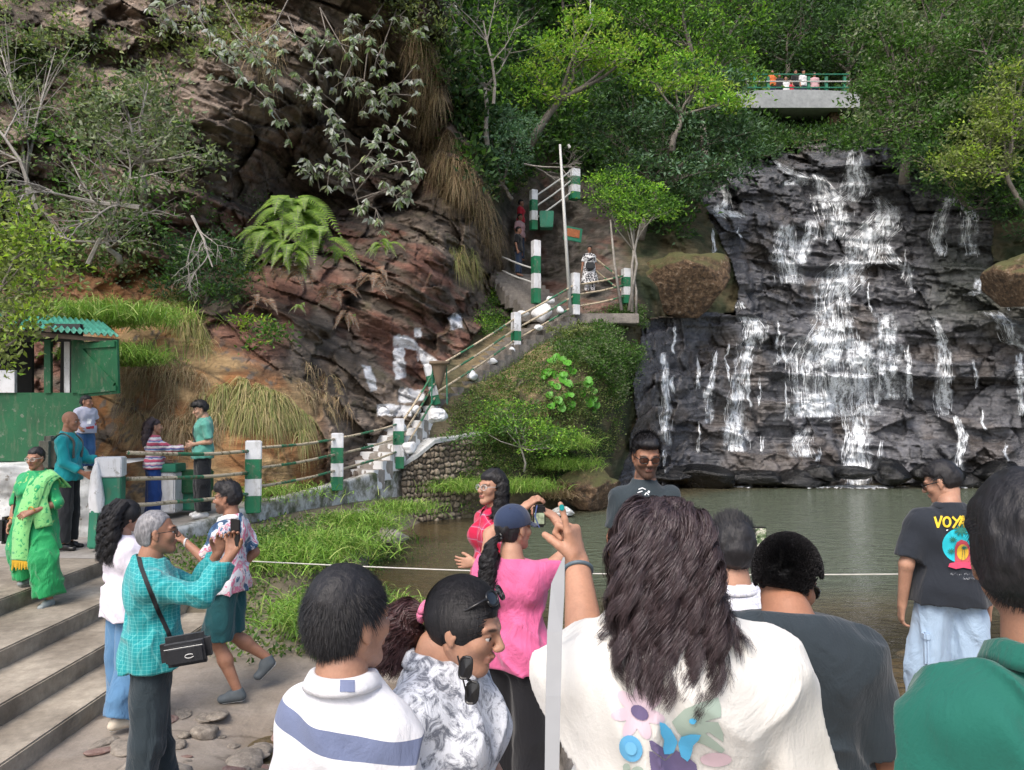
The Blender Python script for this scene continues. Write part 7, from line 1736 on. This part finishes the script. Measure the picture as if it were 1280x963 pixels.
# second pair hanging at the neckline
gm = MB(); c0 = V(584, 846, 1.72)
for sx, py in ((0, 835), (0, 866)):
    c = V(582+(py-835)*.26, py, 1.66); ring = [c+Vector((.013*math.copysign(abs(math.cos(a))**.6, math.cos(a))+.004*math.sin(a), -.006*math.cos(a), .023*math.copysign(abs(math.sin(a))**.6, math.sin(a)))) for a in np.linspace(0, 6.283, 16)]; gm.add(ring+[c+Vector((0, -.006, 0))], [(i, (i+1) % 16, 16) for i in range(16)]); gm.tube(ring, .0028, 6)
gm.tube([V(572, 820, 1.67), V(584, 872, 1.66)], .002, 6); gm.tube([V(584, 850, 1.66), V(589, 851, 1.66)], .003, 6)
o = gm.build('sunglasses', M_BLK); tag(o, 'black sunglasses hanging from the neckline of the patterned shirt', 'sunglasses')

# ---- 11 woman in pink with cap
p = Pose(641, 634, 3.85, 1.57, -.42)
w1 = p(654, 636, 4.15); w2 = p(692, 646, 4.05)
F = figure('woman in a pink tee and navy cap with long ponytail raising a camera', *p.a, fem=True, skin=SK1, hres=.004, res=.008, head=(-.42, 0, 0), fat=1.02,
   J=dict(wrL=w1, elL=bend((-.165, 0, 1.355), w1, .26, .24, (-1, .4, .1)), wrR=w2, elR=bend((.165, 0, 1.355), w2, .26, .24, (1, .1, -.2))), hands=dict(L=dict(d=p.dirn((.6, 0, .5)), n=p.dirn((0, .3, -1)), curl=(.7, .7, .6, .6), side=1), R=dict(d=p.dirn((-.6, 0, .35)), n=p.dirn((0, .3, -1)), curl=(.5, .7, .8, .8), side=-1)))
k = shirt(F, cloth('pink jersey', (.62, .12, .27), .7, .022), .86*F['S'], .018, .45, amp=.016, flare=.0, neckz=F['J']['neck'][2]-.012)
pants(F, cloth('black trousers', (.010, .010, .013), .8, .012), .05, .012, .03); shoes(F, M_BLK)
hc, M, S = F['hc'], F['M'], F['S']*F['hk']; T = lambda x, y, z: hc+M@(A3(x, y, z)*S)
hair_cap(F, M_HAIR, .010, neckh=-.075, front=.045, res=.004)
c = SDF(); c.ell(T(0, -.012, .040), A3(.088, .108, .092)*S, M, .01); c.cut(T(0, 0, .018), M@A3(0, .12, -1)); v, f = mesh_sdf(c, .004, lambda P: (fbm(P*30, 2, 3)-.5)*.002)
m_cap = cloth('navy cap cotton', (.022, .035, .075), .85, .006); cap = np_mesh('cap', v, f, m_cap, None, smooth=True); tog(cap, F); tag(cap, 'navy baseball cap on the woman in pink', 'cap')
vs = []; n = 18
for i in range(n+1):
    a = -1.15+2.3*i/n
    for (rr, dz) in ((0, 0), (.5, .003), (1, -.004), (1, -.008), (.5, -.001), (0, -.004)):
        vs.append(T(math.sin(a)*(.080+.008*rr), .070*math.cos(a)*1.15+rr*.075*math.cos(a*.9)+.002, .030+dz-rr*.012-abs(math.sin(a))*.006))
fs = [(i*6+k_, i*6+(k_+1) % 6, (i+1)*6+(k_+1) % 6, (i+1)*6+k_) for i in range(n) for k_ in range(6)]
np_mesh('peak', np.array(vs), np.array(fs), m_cap, cap, smooth=True)
base = T(0, -.105, -.035)
MB().tube([tuple(base+M@(A3(.02*math.cos(a), 0, .02*math.sin(a))*S)) for a in np.linspace(0, 6.283, 14)], .008, 6).build('hair_tie', M_BLK, F['o'], True)
strands(F, [([base, T(-.01, -.15, -.06), T(-.02, -.16, -.18), T(-.03, -.155, -.38), T(-.035, -.15, -.52)], 1)], 4600, lambda t: .012+.030*min(1, t*3)-.012*max(0, t-.7)*3, M_HAIR, 'ponytail', w=.0014, wave=.013, wl=.085)
o = MB().box((0, 0, 0), (.055, .03, .10), bev=.008).build('camera', M_BLK); o.scale = (1.15,)*3; o.location = V(674, 645, 4.03); tag(o, 'small dark camera hanging in the raised hands of the woman in pink', 'camera')
MB().box((0, -.017, -.01), (.045, .004, .05), bev=.001).build('screen', plain('pale lit viewfinder picture', (.30, .36, .24), .3, .5, 60), o); MB().tube([(-.01, -.02, .05), (-.02, -.022, 0), (0, -.022, -.05)], .003, 5).build('wrist_cord', plain('blue cord', (.08, .12, .3), .7), o)

# ---- 12 girl in red plaid
p = Pose(617, 589, 5.2, 1.62, math.pi/2+.55)
w1 = p(594, 704, 5.05)
F = figure('smiling girl with long dark hair in a red plaid shirt posing by the water', *p.a, fem=True, skin=SK1, hres=.0045, face_res=.0035, res=.009, head=(.15, .05, 0), lip=(.35, .10, .10), J=dict(wrL=w1, elL=bend((-.165, 0, 1.355), w1, .27, .25, (-.4, -.6, 0))))
red = pat_check((.50, .012, .06), (.16, .10, .25), 12, .14, 12)
shirt(F, cloth('red plaid flannel', (.5, .02, .06), .85, .014, pattern=lambda t, co: t.mix(.6, red(t, co), pat_check((.52, .012, .06), (.6, .55, .6), 12, .04, 12)(t, co))), .82*F['S'], .020, 1.92, amp=.012, collar=True)
pants(F, cloth('black trousers', (.010, .010, .013)), .05)
hair_cap(F, M_HAIR, .018, neckh=-.1, front=.052, res=.005); hc = F['hc']
strands(F, [([hc+A3(.0, -.02, .115), hc+A3(.03, -.10, .04), hc+A3(.05, -.11, -.1), hc+A3(.06, -.10, -.28)], 1), ([hc+A3(-.03, -.0, .11), hc+A3(-.075, -.04, .02), hc+A3(-.08, -.02, -.12), hc+A3(-.09, .04, -.26)], .9)], 3600, lambda t: .034+.012*t, M_HAIR, 'long_hair', w=.0016, wave=.012, wl=.09)
glasses(F, M_METAL, M_CLR); shoes(F, M_BLK)
rock('boulder', 622, 943, 5.2, (.55, .5, .33), 41, M_STONE, 'flat shore boulder under the feet of the girl in red')

# ---- 13 man with sunglasses in black tee
p = Pose(807, 546, 4.8, 1.78, math.pi+.05)
F = figure('bearded man with brown sunglasses in a dark grey tee smiling towards the crowd', *p.a, skin=SK2, hres=.0042, face_res=.0032, res=.009, beard=.85, head=(0, -.22, 0), J=dict(shL=(-.150, -.01, 1.338), shR=(.150, -.01, 1.338), elL=(-.19, -.02, 1.10), wrL=(-.20, .10, .87), elR=(.19, -.02, 1.10), wrR=(.20, .08, .87)), lip=(.30, .14, .12))
k = shirt(F, cloth('charcoal tee', (.030, .042, .050), .85, .014), .84*F['S'], .014, .72, amp=.012, res=.008)
pants(F, cloth('blue denim', (.045, .12, .27))); shoes(F, M_BLK)
hair_cap(F, M_HAIR, .014, front=.062, fringe=.006, tuft=3600, tl=.024, tw=.0012, up=.5, topth=.004, neckh=-.05)
g = glasses(F, M_BLK, glass_mat('brown lens', (.05, .02, .012), .93), name='sunglasses', rim=.0022); tog(g, F); tag(g, 'brown sunglasses worn by the smiling bearded man', 'sunglasses')
print_on(k, 'print', [(stroke([(798, 612), (803, 610), (807, 612)], 1.6)+stroke([(797, 616), (803, 614)], 1.5)+[ellp(811, 615, 1.7, 1.9)]+stroke([(806, 619), (808, 616), (811, 619)], 1.6)+[ellp(800.5, 622.5, 2.6, 1.9, -.6)], (.72, .74, .76))], .35, .003)
rock('boulder', 806, 968, 4.8, (.6, .5, .33), 42, M_STONE, 'flat shore boulder under the feet of the bearded man with sunglasses')

# ---- 14 woman in white tee, nearest
p = Pose(827, 632, 1.46, 1.64, -.05)
sL = (-.165, -.03, 1.325); w1 = p(722, 738, 1.62); eL = p(734, 864, 1.46)
F = figure('woman with long wavy dark hair in a white flower print tee, one arm raised', *p.a, fem=True, skin=(.44, .24, .16), hres=.0028, face_res=.004, res=.006, fat=1.18, bodylow=.85,
   J=dict(head=(0, .0, 1.53), shL=sL, elL=eL, wrL=w1, shR=(.19, -.03, 1.325), elR=(.26, .0, 1.10), wrR=(.22, .2, .98)),
   hands=dict(L=dict(d=p.dirn((-.15, .05, 1)), n=p.dirn((-.8, .45, .0)), curl=(.05, 1.35, 1.45, 1.5), side=1, thumb=(1.0, .8), spread=.03, hs=.86)))
k = shirt(F, cloth('cream white cotton tee', (.70, .68, .64), .85, .010, .04), .72*F['S'], .024, 1.02, amp=.016, res=.005, flare=.0, sgrow=.026)
hc, M, S = F['hc'], F['M'], F['S']
hb = SDF(); hb.ell(hc+A3(0, -.02, .028), A3(.082, .102, .096)*S, None, .01).cone(hc+A3(0, -.045, -.02), hc+A3(.005, -.085, -.19), .078*S, .050*S, .05, ((0, 1, 0), .75)); hb.cut(hc+A3(0, .055, 0), A3(0, 1, -.2)); v, f = mesh_sdf(hb, .005); hm = np_mesh('hair', v, f, M_HAIRB, F['o'], smooth=True)
paths = []
for x, w_ in ((-.075, .8), (-.045, 1), (-.015, 1.1), (.015, 1.1), (.045, 1), (.075, .8)):
    paths.append(([hc+A3(x*.3, .045, .090), hc+A3(x*.45, -.0, .112), hc+A3(x*.8, -.080, .078), hc+A3(x*.88, -.105, .0), hc+A3(x*.98, -.115, -.09), hc+A3(x*.95+.003, -.14, -.18), hc+A3(x*.6+.003, -.15, -.275+abs(x)*.9)], w_))
paths.append(([hc+A3(-.02, .05, .095), hc+A3(-.075, .0, .05), hc+A3(-.078, -.05, -.05), hc+A3(-.10, -.08, -.12), hc+A3(-.105, -.09, -.18)], .4)); paths.append(([hc+A3(.02, .05, .095), hc+A3(.075, .0, .05), hc+A3(.078, -.05, -.05), hc+A3(.10, -.09, -.11), hc+A3(.135, -.10, -.16)], .45))
strands(F, paths, 19000, lambda t: .013+.014*math.sin(min(1, t*1.3)*2.2), M_HAIRB, 'strands', w=.0005, wave=.011, wl=.12, K=44, parent=hm, clumps=22, frizz=.0022, cpull=.55, aj=.30, pj=.18)
def PX_(x, y): return (730+x/5.12, 840+y/5.12)
leafg = [PX_(*q) for q in ((560, 320), (640, 240), (760, 190), (860, 160), (880, 230), (878, 290), (780, 318), (860, 322), (895, 400), (895, 455), (800, 390), (780, 395), (850, 450), (905, 500), (880, 525), (760, 465), (640, 430), (600, 390))]
petal = []
for a in np.linspace(0, 2*math.pi, 7, endpoint=False): petal.append(ellp(798+18*math.cos(a+.3), 890+20*math.sin(a+.3), 17, 8.5, a+.3))
purp = [[PX_(*q) for q in ((415, 440), (440, 440), (500, 480), (560, 520), (520, 565), (430, 500))], [PX_(*q) for q in ((415, 505), (440, 510), (520, 570), (590, 500), (660, 540), (720, 590), (728, 640), (430, 640), (420, 580))]]
bfly = [[PX_(*q) for q in ((482, 320), (520, 330), (560, 370), (597, 440), (600, 455), (575, 520), (545, 530), (512, 528), (505, 490), (512, 440), (490, 400))], [PX_(*q) for q in ((600, 455), (622, 415), (680, 400), (752, 402), (735, 440), (700, 475), (692, 520), (680, 555), (662, 578), (640, 560), (620, 545), (608, 500))]]
print_on(k, 'flower_print', [(petal, (.70, .55, .62)), ([leafg], (.38, .47, .40)), ([ellp(895, 950, 20, 9)], (.66, .50, .55)), ([ellp(799.5, 891, 12.5, 8.5, .6)], (.14, .11, .22)), ([ellp(788.5, 936, 14.5, 17.5, -.4)], (.13, .42, .68)), (purp, (.15, .12, .24)), ([ellp(783, 960, 5, 6), ellp(797, 964, 8, 6)], (.38, .47, .40)), (bfly+[ellp(866, 902, 5, 4)], (.10, .48, .80)), ([ellp(788.5, 936, 7.5, 9, -.4)], (.18, .50, .74))], .55, .0016)
J = F['J']; mS = plain('grey satin strap', (.27, .275, .28), .6, .05)
fd = norm(J['wrL']-J['elL']); wc = J['wrL']-fd*.018
MB().tube([tuple(wc+(np.cross(fd, A3(1, 0, 0))/np.linalg.norm(np.cross(fd, A3(1, 0, 0))))*.0285*math.cos(a)+norm(np.cross(fd, np.cross(fd, A3(1, 0, 0))))*.0285*math.sin(a)) for a in np.linspace(0, 6.283, 24)], .0045, 6).build('wristband', plain('slate blue band', (.10, .14, .17), .5), F['o'], True)
o = MB().box((0, 0, 0), (.010, .003, .013), bev=.002).build('nail', plain('teal nail polish', (.01, .28, .28), .25), F['body']); tp, tv = J['tipL']; o.location = tuple(tp-tv*.006+A3(*p.dirn((0, -.0085, 0)))); o.rotation_euler = (0, -.15, 0)
def flat_band(name, pts, par=None):
    n = len(pts); P_ = [V(*q) for q in pts]; B_ = [q+Vector((0, .0025, 0)) for q in P_]; m = MB(); h = n//2
    vs = P_+B_; fs = []
    for i in range(h-1): a, b, c, d = i, i+1, n-2-i, n-1-i; fs += [(a, b, c, d), (n+d, n+c, n+b, n+a)]
    fs += [(i, n+i, n+(i+1) % n, (i+1) % n) for i in range(n)]; m.add(vs, fs); return m.build(name, mS, par)
s1 = flat_band('camera_strap', [(704, 697, 1.44), (689, 730, 1.40), (684, 790, 1.33), (682, 870, 1.27), (681, 963, 1.22), (681, 1060, 1.18), (698, 1060, 1.18), (699, 963, 1.22), (701, 870, 1.27), (703, 790, 1.33), (705.5, 740, 1.39), (706, 697, 1.44)]); tag(s1, 'wide grey camera strap hanging from the raised hand of the woman in the white tee', 'strap')
flat_band('strap_tail', [(715, 702, 1.68), (722, 740, 1.70), (725, 800, 1.70), (731, 880, 1.68), (736, 1000, 1.66), (741, 1000, 1.66), (738, 880, 1.68), (741, 800, 1.70), (738, 735, 1.70), (722, 703, 1.68)], s1)

# ---- 15 man filming in the middle
p = Pose(916, 652, 3.0, 1.66, -.05)
w1 = p(950, 712, 3.2)
F = figure('dark haired man in a white checked shirt holding up a phone', *p.a, skin=SK1, hres=.005, res=.009, J=dict(wrR=w1, elR=bend((.185, 0, 1.355), w1, .27, .25, (.6, 0, -1)), wrL=(-.1, .25, 1.1), elL=(-.23, 0, 1.1)), hands=dict(R=dict(d=p.dirn((0, .1, 1)), n=p.dirn((0, -1, 0)), curl=(.4, .5, .6, .6), side=1), L={}))
shirt(F, cloth('white checked cotton', (.7, .7, .72), .8, .012, pattern=pat_check((.70, .70, .74), (.42, .44, .55), 46, .12, 46)), .84*F['S'], .022, .9, collar=True)
pants(F, cloth('charcoal trousers', (.02, .022, .026))); hair_cap(F, M_HAIR, .020, tuft=5000, tl=.03, tw=.0011, neckh=-.072, side=-.02, front=.05); shoes(F, M_BLK)
ts = NT('phone screen showing the falls'); ts.color(ts.ramp(ts.noise(ts.coord(), 45, 4, .7), [(.35, (.01, .02, .01)), (.5, (.10, .14, .07)), (.6, (.45, .42, .36))])); ts.rough(.15); ts.t.links.new(ts.b.inputs['Base Color'].links[0].from_socket, ts.b.inputs['Emission Color']); ts.b.inputs['Emission Strength'].default_value = .5
phone('phone', 'upright phone showing a bright picture held by the man in the white checked shirt', 948, 681, 3.16, None, .068, .145, ts.m)

# ---- 16 heavy set man in black tee
p = Pose(984, 680, 2.15, 1.62, -.30)
F = figure('heavily built man with short curly black hair in a black tee seen from behind', *p.a, skin=(.34, .165, .10), hres=.0032, face_res=.003, res=.007, fat=1.22, hk=.96, head=(-.5, -.42, 0), hands={}, bodylow=.6, J=dict(head=(0, .085, 1.50), neck=(0, .0, 1.42), shL=(-.175, -.02, 1.33), shR=(.175, -.02, 1.33), elL=(-.23, .05, 1.08), wrL=(-.15, .25, .98), elR=(.235, .0, 1.06), wrR=(.26, .2, .90)))
F['fat'] = 1.22
shirt(F, cloth('washed black tee', (.026, .036, .044), .85, .014), .70*F['S'], .024, .85, amp=.012, res=.006, flare=.01)
hair_cap(F, hair_mat('matt black curls', (.004, .004, .005), (.010, .010, .011), .9), .015, neckh=-.035, side=.0, tuft=0, res=.003, amp=.016, topth=.004)
# tight curls
hc, M, S = F['hc'], F['M'], F['S']*F['hk']; u = unit(11000); pos = u*np.array([.093, .113, .112])+np.array([0, -.014, .032]); ok = (pos[:, 2] > -.030+.02*(pos[:, 1] > -.03))&((pos[:, 1] < .04)|(pos[:, 2] > .055))&((pos[:, 1] < -.02)|(pos[:, 2] > .035)); pos = pos[ok]; u = u[ok]; n = len(pos)
K = 9; a = np.linspace(0, 9.5, K)[None]+rng.uniform(0, 6.28, n)[:, None]; s1 = norm(np.cross(u, unit(n))); s2 = np.cross(u, s1); r = .0042; c = pos[:, None]-u[:, None]*.004+s1[:, None]*(np.cos(a)*r)[..., None]+s2[:, None]*(np.sin(a)*r)[..., None]+u[:, None]*(np.linspace(0, .011, K)[None, :, None])
c = hc+(c*S)@M.T; v, f = ribbons(c, np.full((n, K), .0011), np.repeat((u@M.T)[:, None], K, 1)); np_mesh('curls', v, f, M_HAIR, F['o'], smooth=True)
g = glasses(F, M_BLK, M_LENS, name='sunglasses', rim=.0025); tog(g, F); tag(g, 'dark wraparound glasses on the man in the black tee', 'sunglasses')

# ---- 17 man with the voyage shirt
p = Pose(1178, 579, 4.7, 1.73, -.10)
F = figure('man in a black VOYAGE print shirt and pale blue cargo jeans by the water', *p.a, skin=SK1, hres=.0045, face_res=.004, res=.008, fat=1.04, head=(.95, -.35, 0), J=dict(head=(-.01, .05, 1.575), elL=(-.25, -.03, 1.10), wrL=(-.255, .03, .85), ankL=(-.15, .0, .085), kneeL=(-.125, .03, .49), ankR=(.14, -.02, .085), kneeR=(.12, .0, .49)))
k = shirt(F, cloth('black print shirt cotton', (.018, .022, .030), .85, .010), .88*F['S'], .032, .85, amp=.008, res=.007, collar=True, flare=.012)
pants(F, cloth('pale blue cargo denim', (.34, .45, .58), .9, .022), .05, .022, .05, amp=.014); shoes(F, M_BLK)
hair_cap(F, M_HAIR, .014, tuft=1800, tl=.022, tw=.0013, neckh=-.05)
g = glasses(F, M_BLK, M_LENS, name='sunglasses', rim=.0025); tog(g, F); tag(g, 'dark sunglasses on the man looking down by the water', 'sunglasses')
for sg in (-1,): MB().box(Vector(A3(sg*.165, -.02, .62)*F['S']), (.035, .17, .18), bev=.012).build('cargo_pocket', _mc['pale blue cargo denim'], F['o']); MB().box(Vector(A3(sg*.168, -.02, .70)*F['S']), (.04, .18, .05), bev=.01).build('pocket_flap', _mc['pale blue cargo denim'], F['o'])
def q(x, y): return (1140+x/8.756, 630+y/8.756)
pw_ = 3.1
yel = []
for st_ in ([(250, 145), (285, 258), (325, 135)], [(445, 145), (485, 185)], [(535, 135), (450, 262)], [(505, 262), (560, 135), (580, 262)], [(520, 215), (575, 210)], [(665, 150), (622, 165), (605, 205), (625, 250), (668, 252), (672, 205), (640, 205)], [(700, 150), (700, 255)], [(700, 150), (755, 145)], [(700, 200), (745, 200)], [(700, 255), (757, 250)]): yel += stroke([q(*a) for a in st_], pw_)
yel += [a for a in stroke([q(382+38*math.cos(b), 198+50*math.sin(b)) for b in np.linspace(0, 6.283, 20)], pw_)]
circ = ellp(*q(540, 455), 24, 22, 0); arch = [q(*a) for a in ((470, 640), (470, 470), (490, 420), (540, 390), (600, 410), (632, 460), (640, 640))]
palm = [];
for (cx, cy, s_) in ((540, 290, 75), (430, 520, 40), (575, 480, 34), (450, 390, 40)):
    for a in np.linspace(0, 6.283, 9, endpoint=False): palm += stroke([q(cx, cy), q(cx+s_*math.cos(a), cy+s_*math.sin(a)*.8)], s_/8.756*.30)
print_on(k, 'back_print', [([circ], (.02, .52, .62)), (yel, (.72, .50, .03)), ([arch], (.52, .07, .10)), ([ellp(*q(555, 530), 7.5, 10)], (.72, .45, .04)), (palm, (.02, .17, .13)), ([[q(*a) for a in ((395, 690), (410, 650), (460, 640), (640, 640), (720, 650), (740, 700), (640, 715), (560, 700), (480, 715))]], (.62, .06, .13)),
   (stroke([q(545, 620), q(560, 470)], .9)+stroke([q(580, 600), q(575, 480)], .9), (.02, .10, .08)), (text_polys('Believe the journey', *q(418, 752), 43, 4.6, .3)+text_polys('Journey', *q(548, 795), 20, 5.0, .3)+[ellp(*q(385, 288), 1.6, 1.0, -.4)], (.74, .75, .78))], .32, .004)
rock('boulder', 1178, 984, 4.75, (.65, .55, .27), 43, M_STONE, 'flat shore boulder under the feet of the man by the water')

rock('boulder', 641, 1108, 3.85, (.6, .5, .30), 44, M_STONE, 'flat shore stone under the feet of the woman in pink')
rock('boulder', 916, 1256, 3.0, (.55, .45, .20), 45, M_STONE, 'flat shore stone under the man in the white checked shirt')
# ---- 18 man in the green polo, right edge
p = Pose(1299, 610, 1.25, 1.70, .0)
F = figure('man with thick wavy black hair in a dark green polo at the right edge', *p.a, skin=(.38, .20, .13), hres=.0028, face_res=.0026, res=.006, fat=1.06, head=(-.50, 0, 0), hk=1.08, hands={}, bodylow=.8, J=dict(shL=(-.155, -.02, 1.335), elL=(-.20, .02, 1.08)))
k = shirt(F, cloth('bottle green polo', (.010, .115, .085), .8, .010, .05), .80*F['S'], .020, 1.0, amp=.018, collar=True, res=.0045)
hair_cap(F, M_HAIR, .014, neckh=-.066, side=.022, tuft=17000, tl=.018, tw=.0006, up=-.1, dirn=(-.3, .5, -.4), res=.003, topth=.004, amp=.012)

# ---- far people
def far(label, px, top, Y, H, yaw, mt, mb, fem=False, hairm=None, skin=SK2, group=None, res=.022, long=False, dress=False, J=None):
    F = figure(label, px, top, Y, H, yaw, J, fem, skin, res=res, hres=res*.7, group=group, face=False)
    shirt(F, mt, (.35 if dress else .84)*F['S'], .03, .9, flare=(.08 if dress else 0), name='dress' if dress else 'shirt')
    pants(F, mb, .06); hair_cap(F, M_HAIR, .016, neckh=-.1 if long else -.05, res=res*.5); return F
mbw = cloth('black and white leaf print', (.4, .4, .4), .8, .01, pattern=pat_stops(9, [(0, (.70, .70, .72)), (.50, (.02, .02, .03)), (.62, (.6, .6, .62))], 2, .6))
F = far('woman in a long black and white leaf print dress on the stair landing', 737, 308, 25, 1.55, math.pi, mbw, mbw, True, long=True, dress=True, J=dict(elR=(.24, -.02, 1.12), wrR=(.28, .02, .88)))
o = MB().box(Vector(A3(0, .24, .95)*F['S']), (.3, .12, .24), bev=.04).build('handbag', M_BLK); tog(o, F); tag(o, 'black handbag held by the woman in the leaf print dress', 'bag')
blk = cloth('black cotton', (.014, .014, .016)); dn = cloth('dark denim', (.02, .035, .07)); pk_ = cloth('dusty pink cotton', (.48, .30, .32)); rd = cloth('red cotton', (.45, .02, .04)); wt = cloth('white cotton', (.68, .68, .7)); og = cloth('orange cotton', (.55, .14, .04))
far('person in black coming down the shaded stairs, lowest of the three', 648, 284, 25.6, 1.65, -math.pi/2-.3, blk, dn)
far('person in a dusty pink top behind the person in black on the shaded stairs', 650, 268, 26.4, 1.62, -math.pi/2-.8, pk_, dn, True, long=True)
far('person in red at the top of the shaded stairs under the cliff', 651, 250, 27.2, 1.62, -math.pi/2-.2, rd, blk, True, long=True)
for (lab, px, top, m1) in (('person in an orange top at the left end of the footbridge railing', 965, 88, og), ('person in a white and red top bending by the footbridge railing', 982, 96, wt), ('person in dark clothes in the middle of the footbridge', 994, 88, blk), ('person in a white shirt leaning on the footbridge railing', 1004, 88, wt), ('person in dusty pink at the right part of the footbridge', 1018, 91, pk_), ('person in black near the left end of the footbridge', 974, 92, blk), ('child in red between adults on the footbridge', 988, 100, rd)):
    far(lab, px, top, 37.9, 1.62, math.pi+random.uniform(-.5, .5), m1, dn, res=.03)
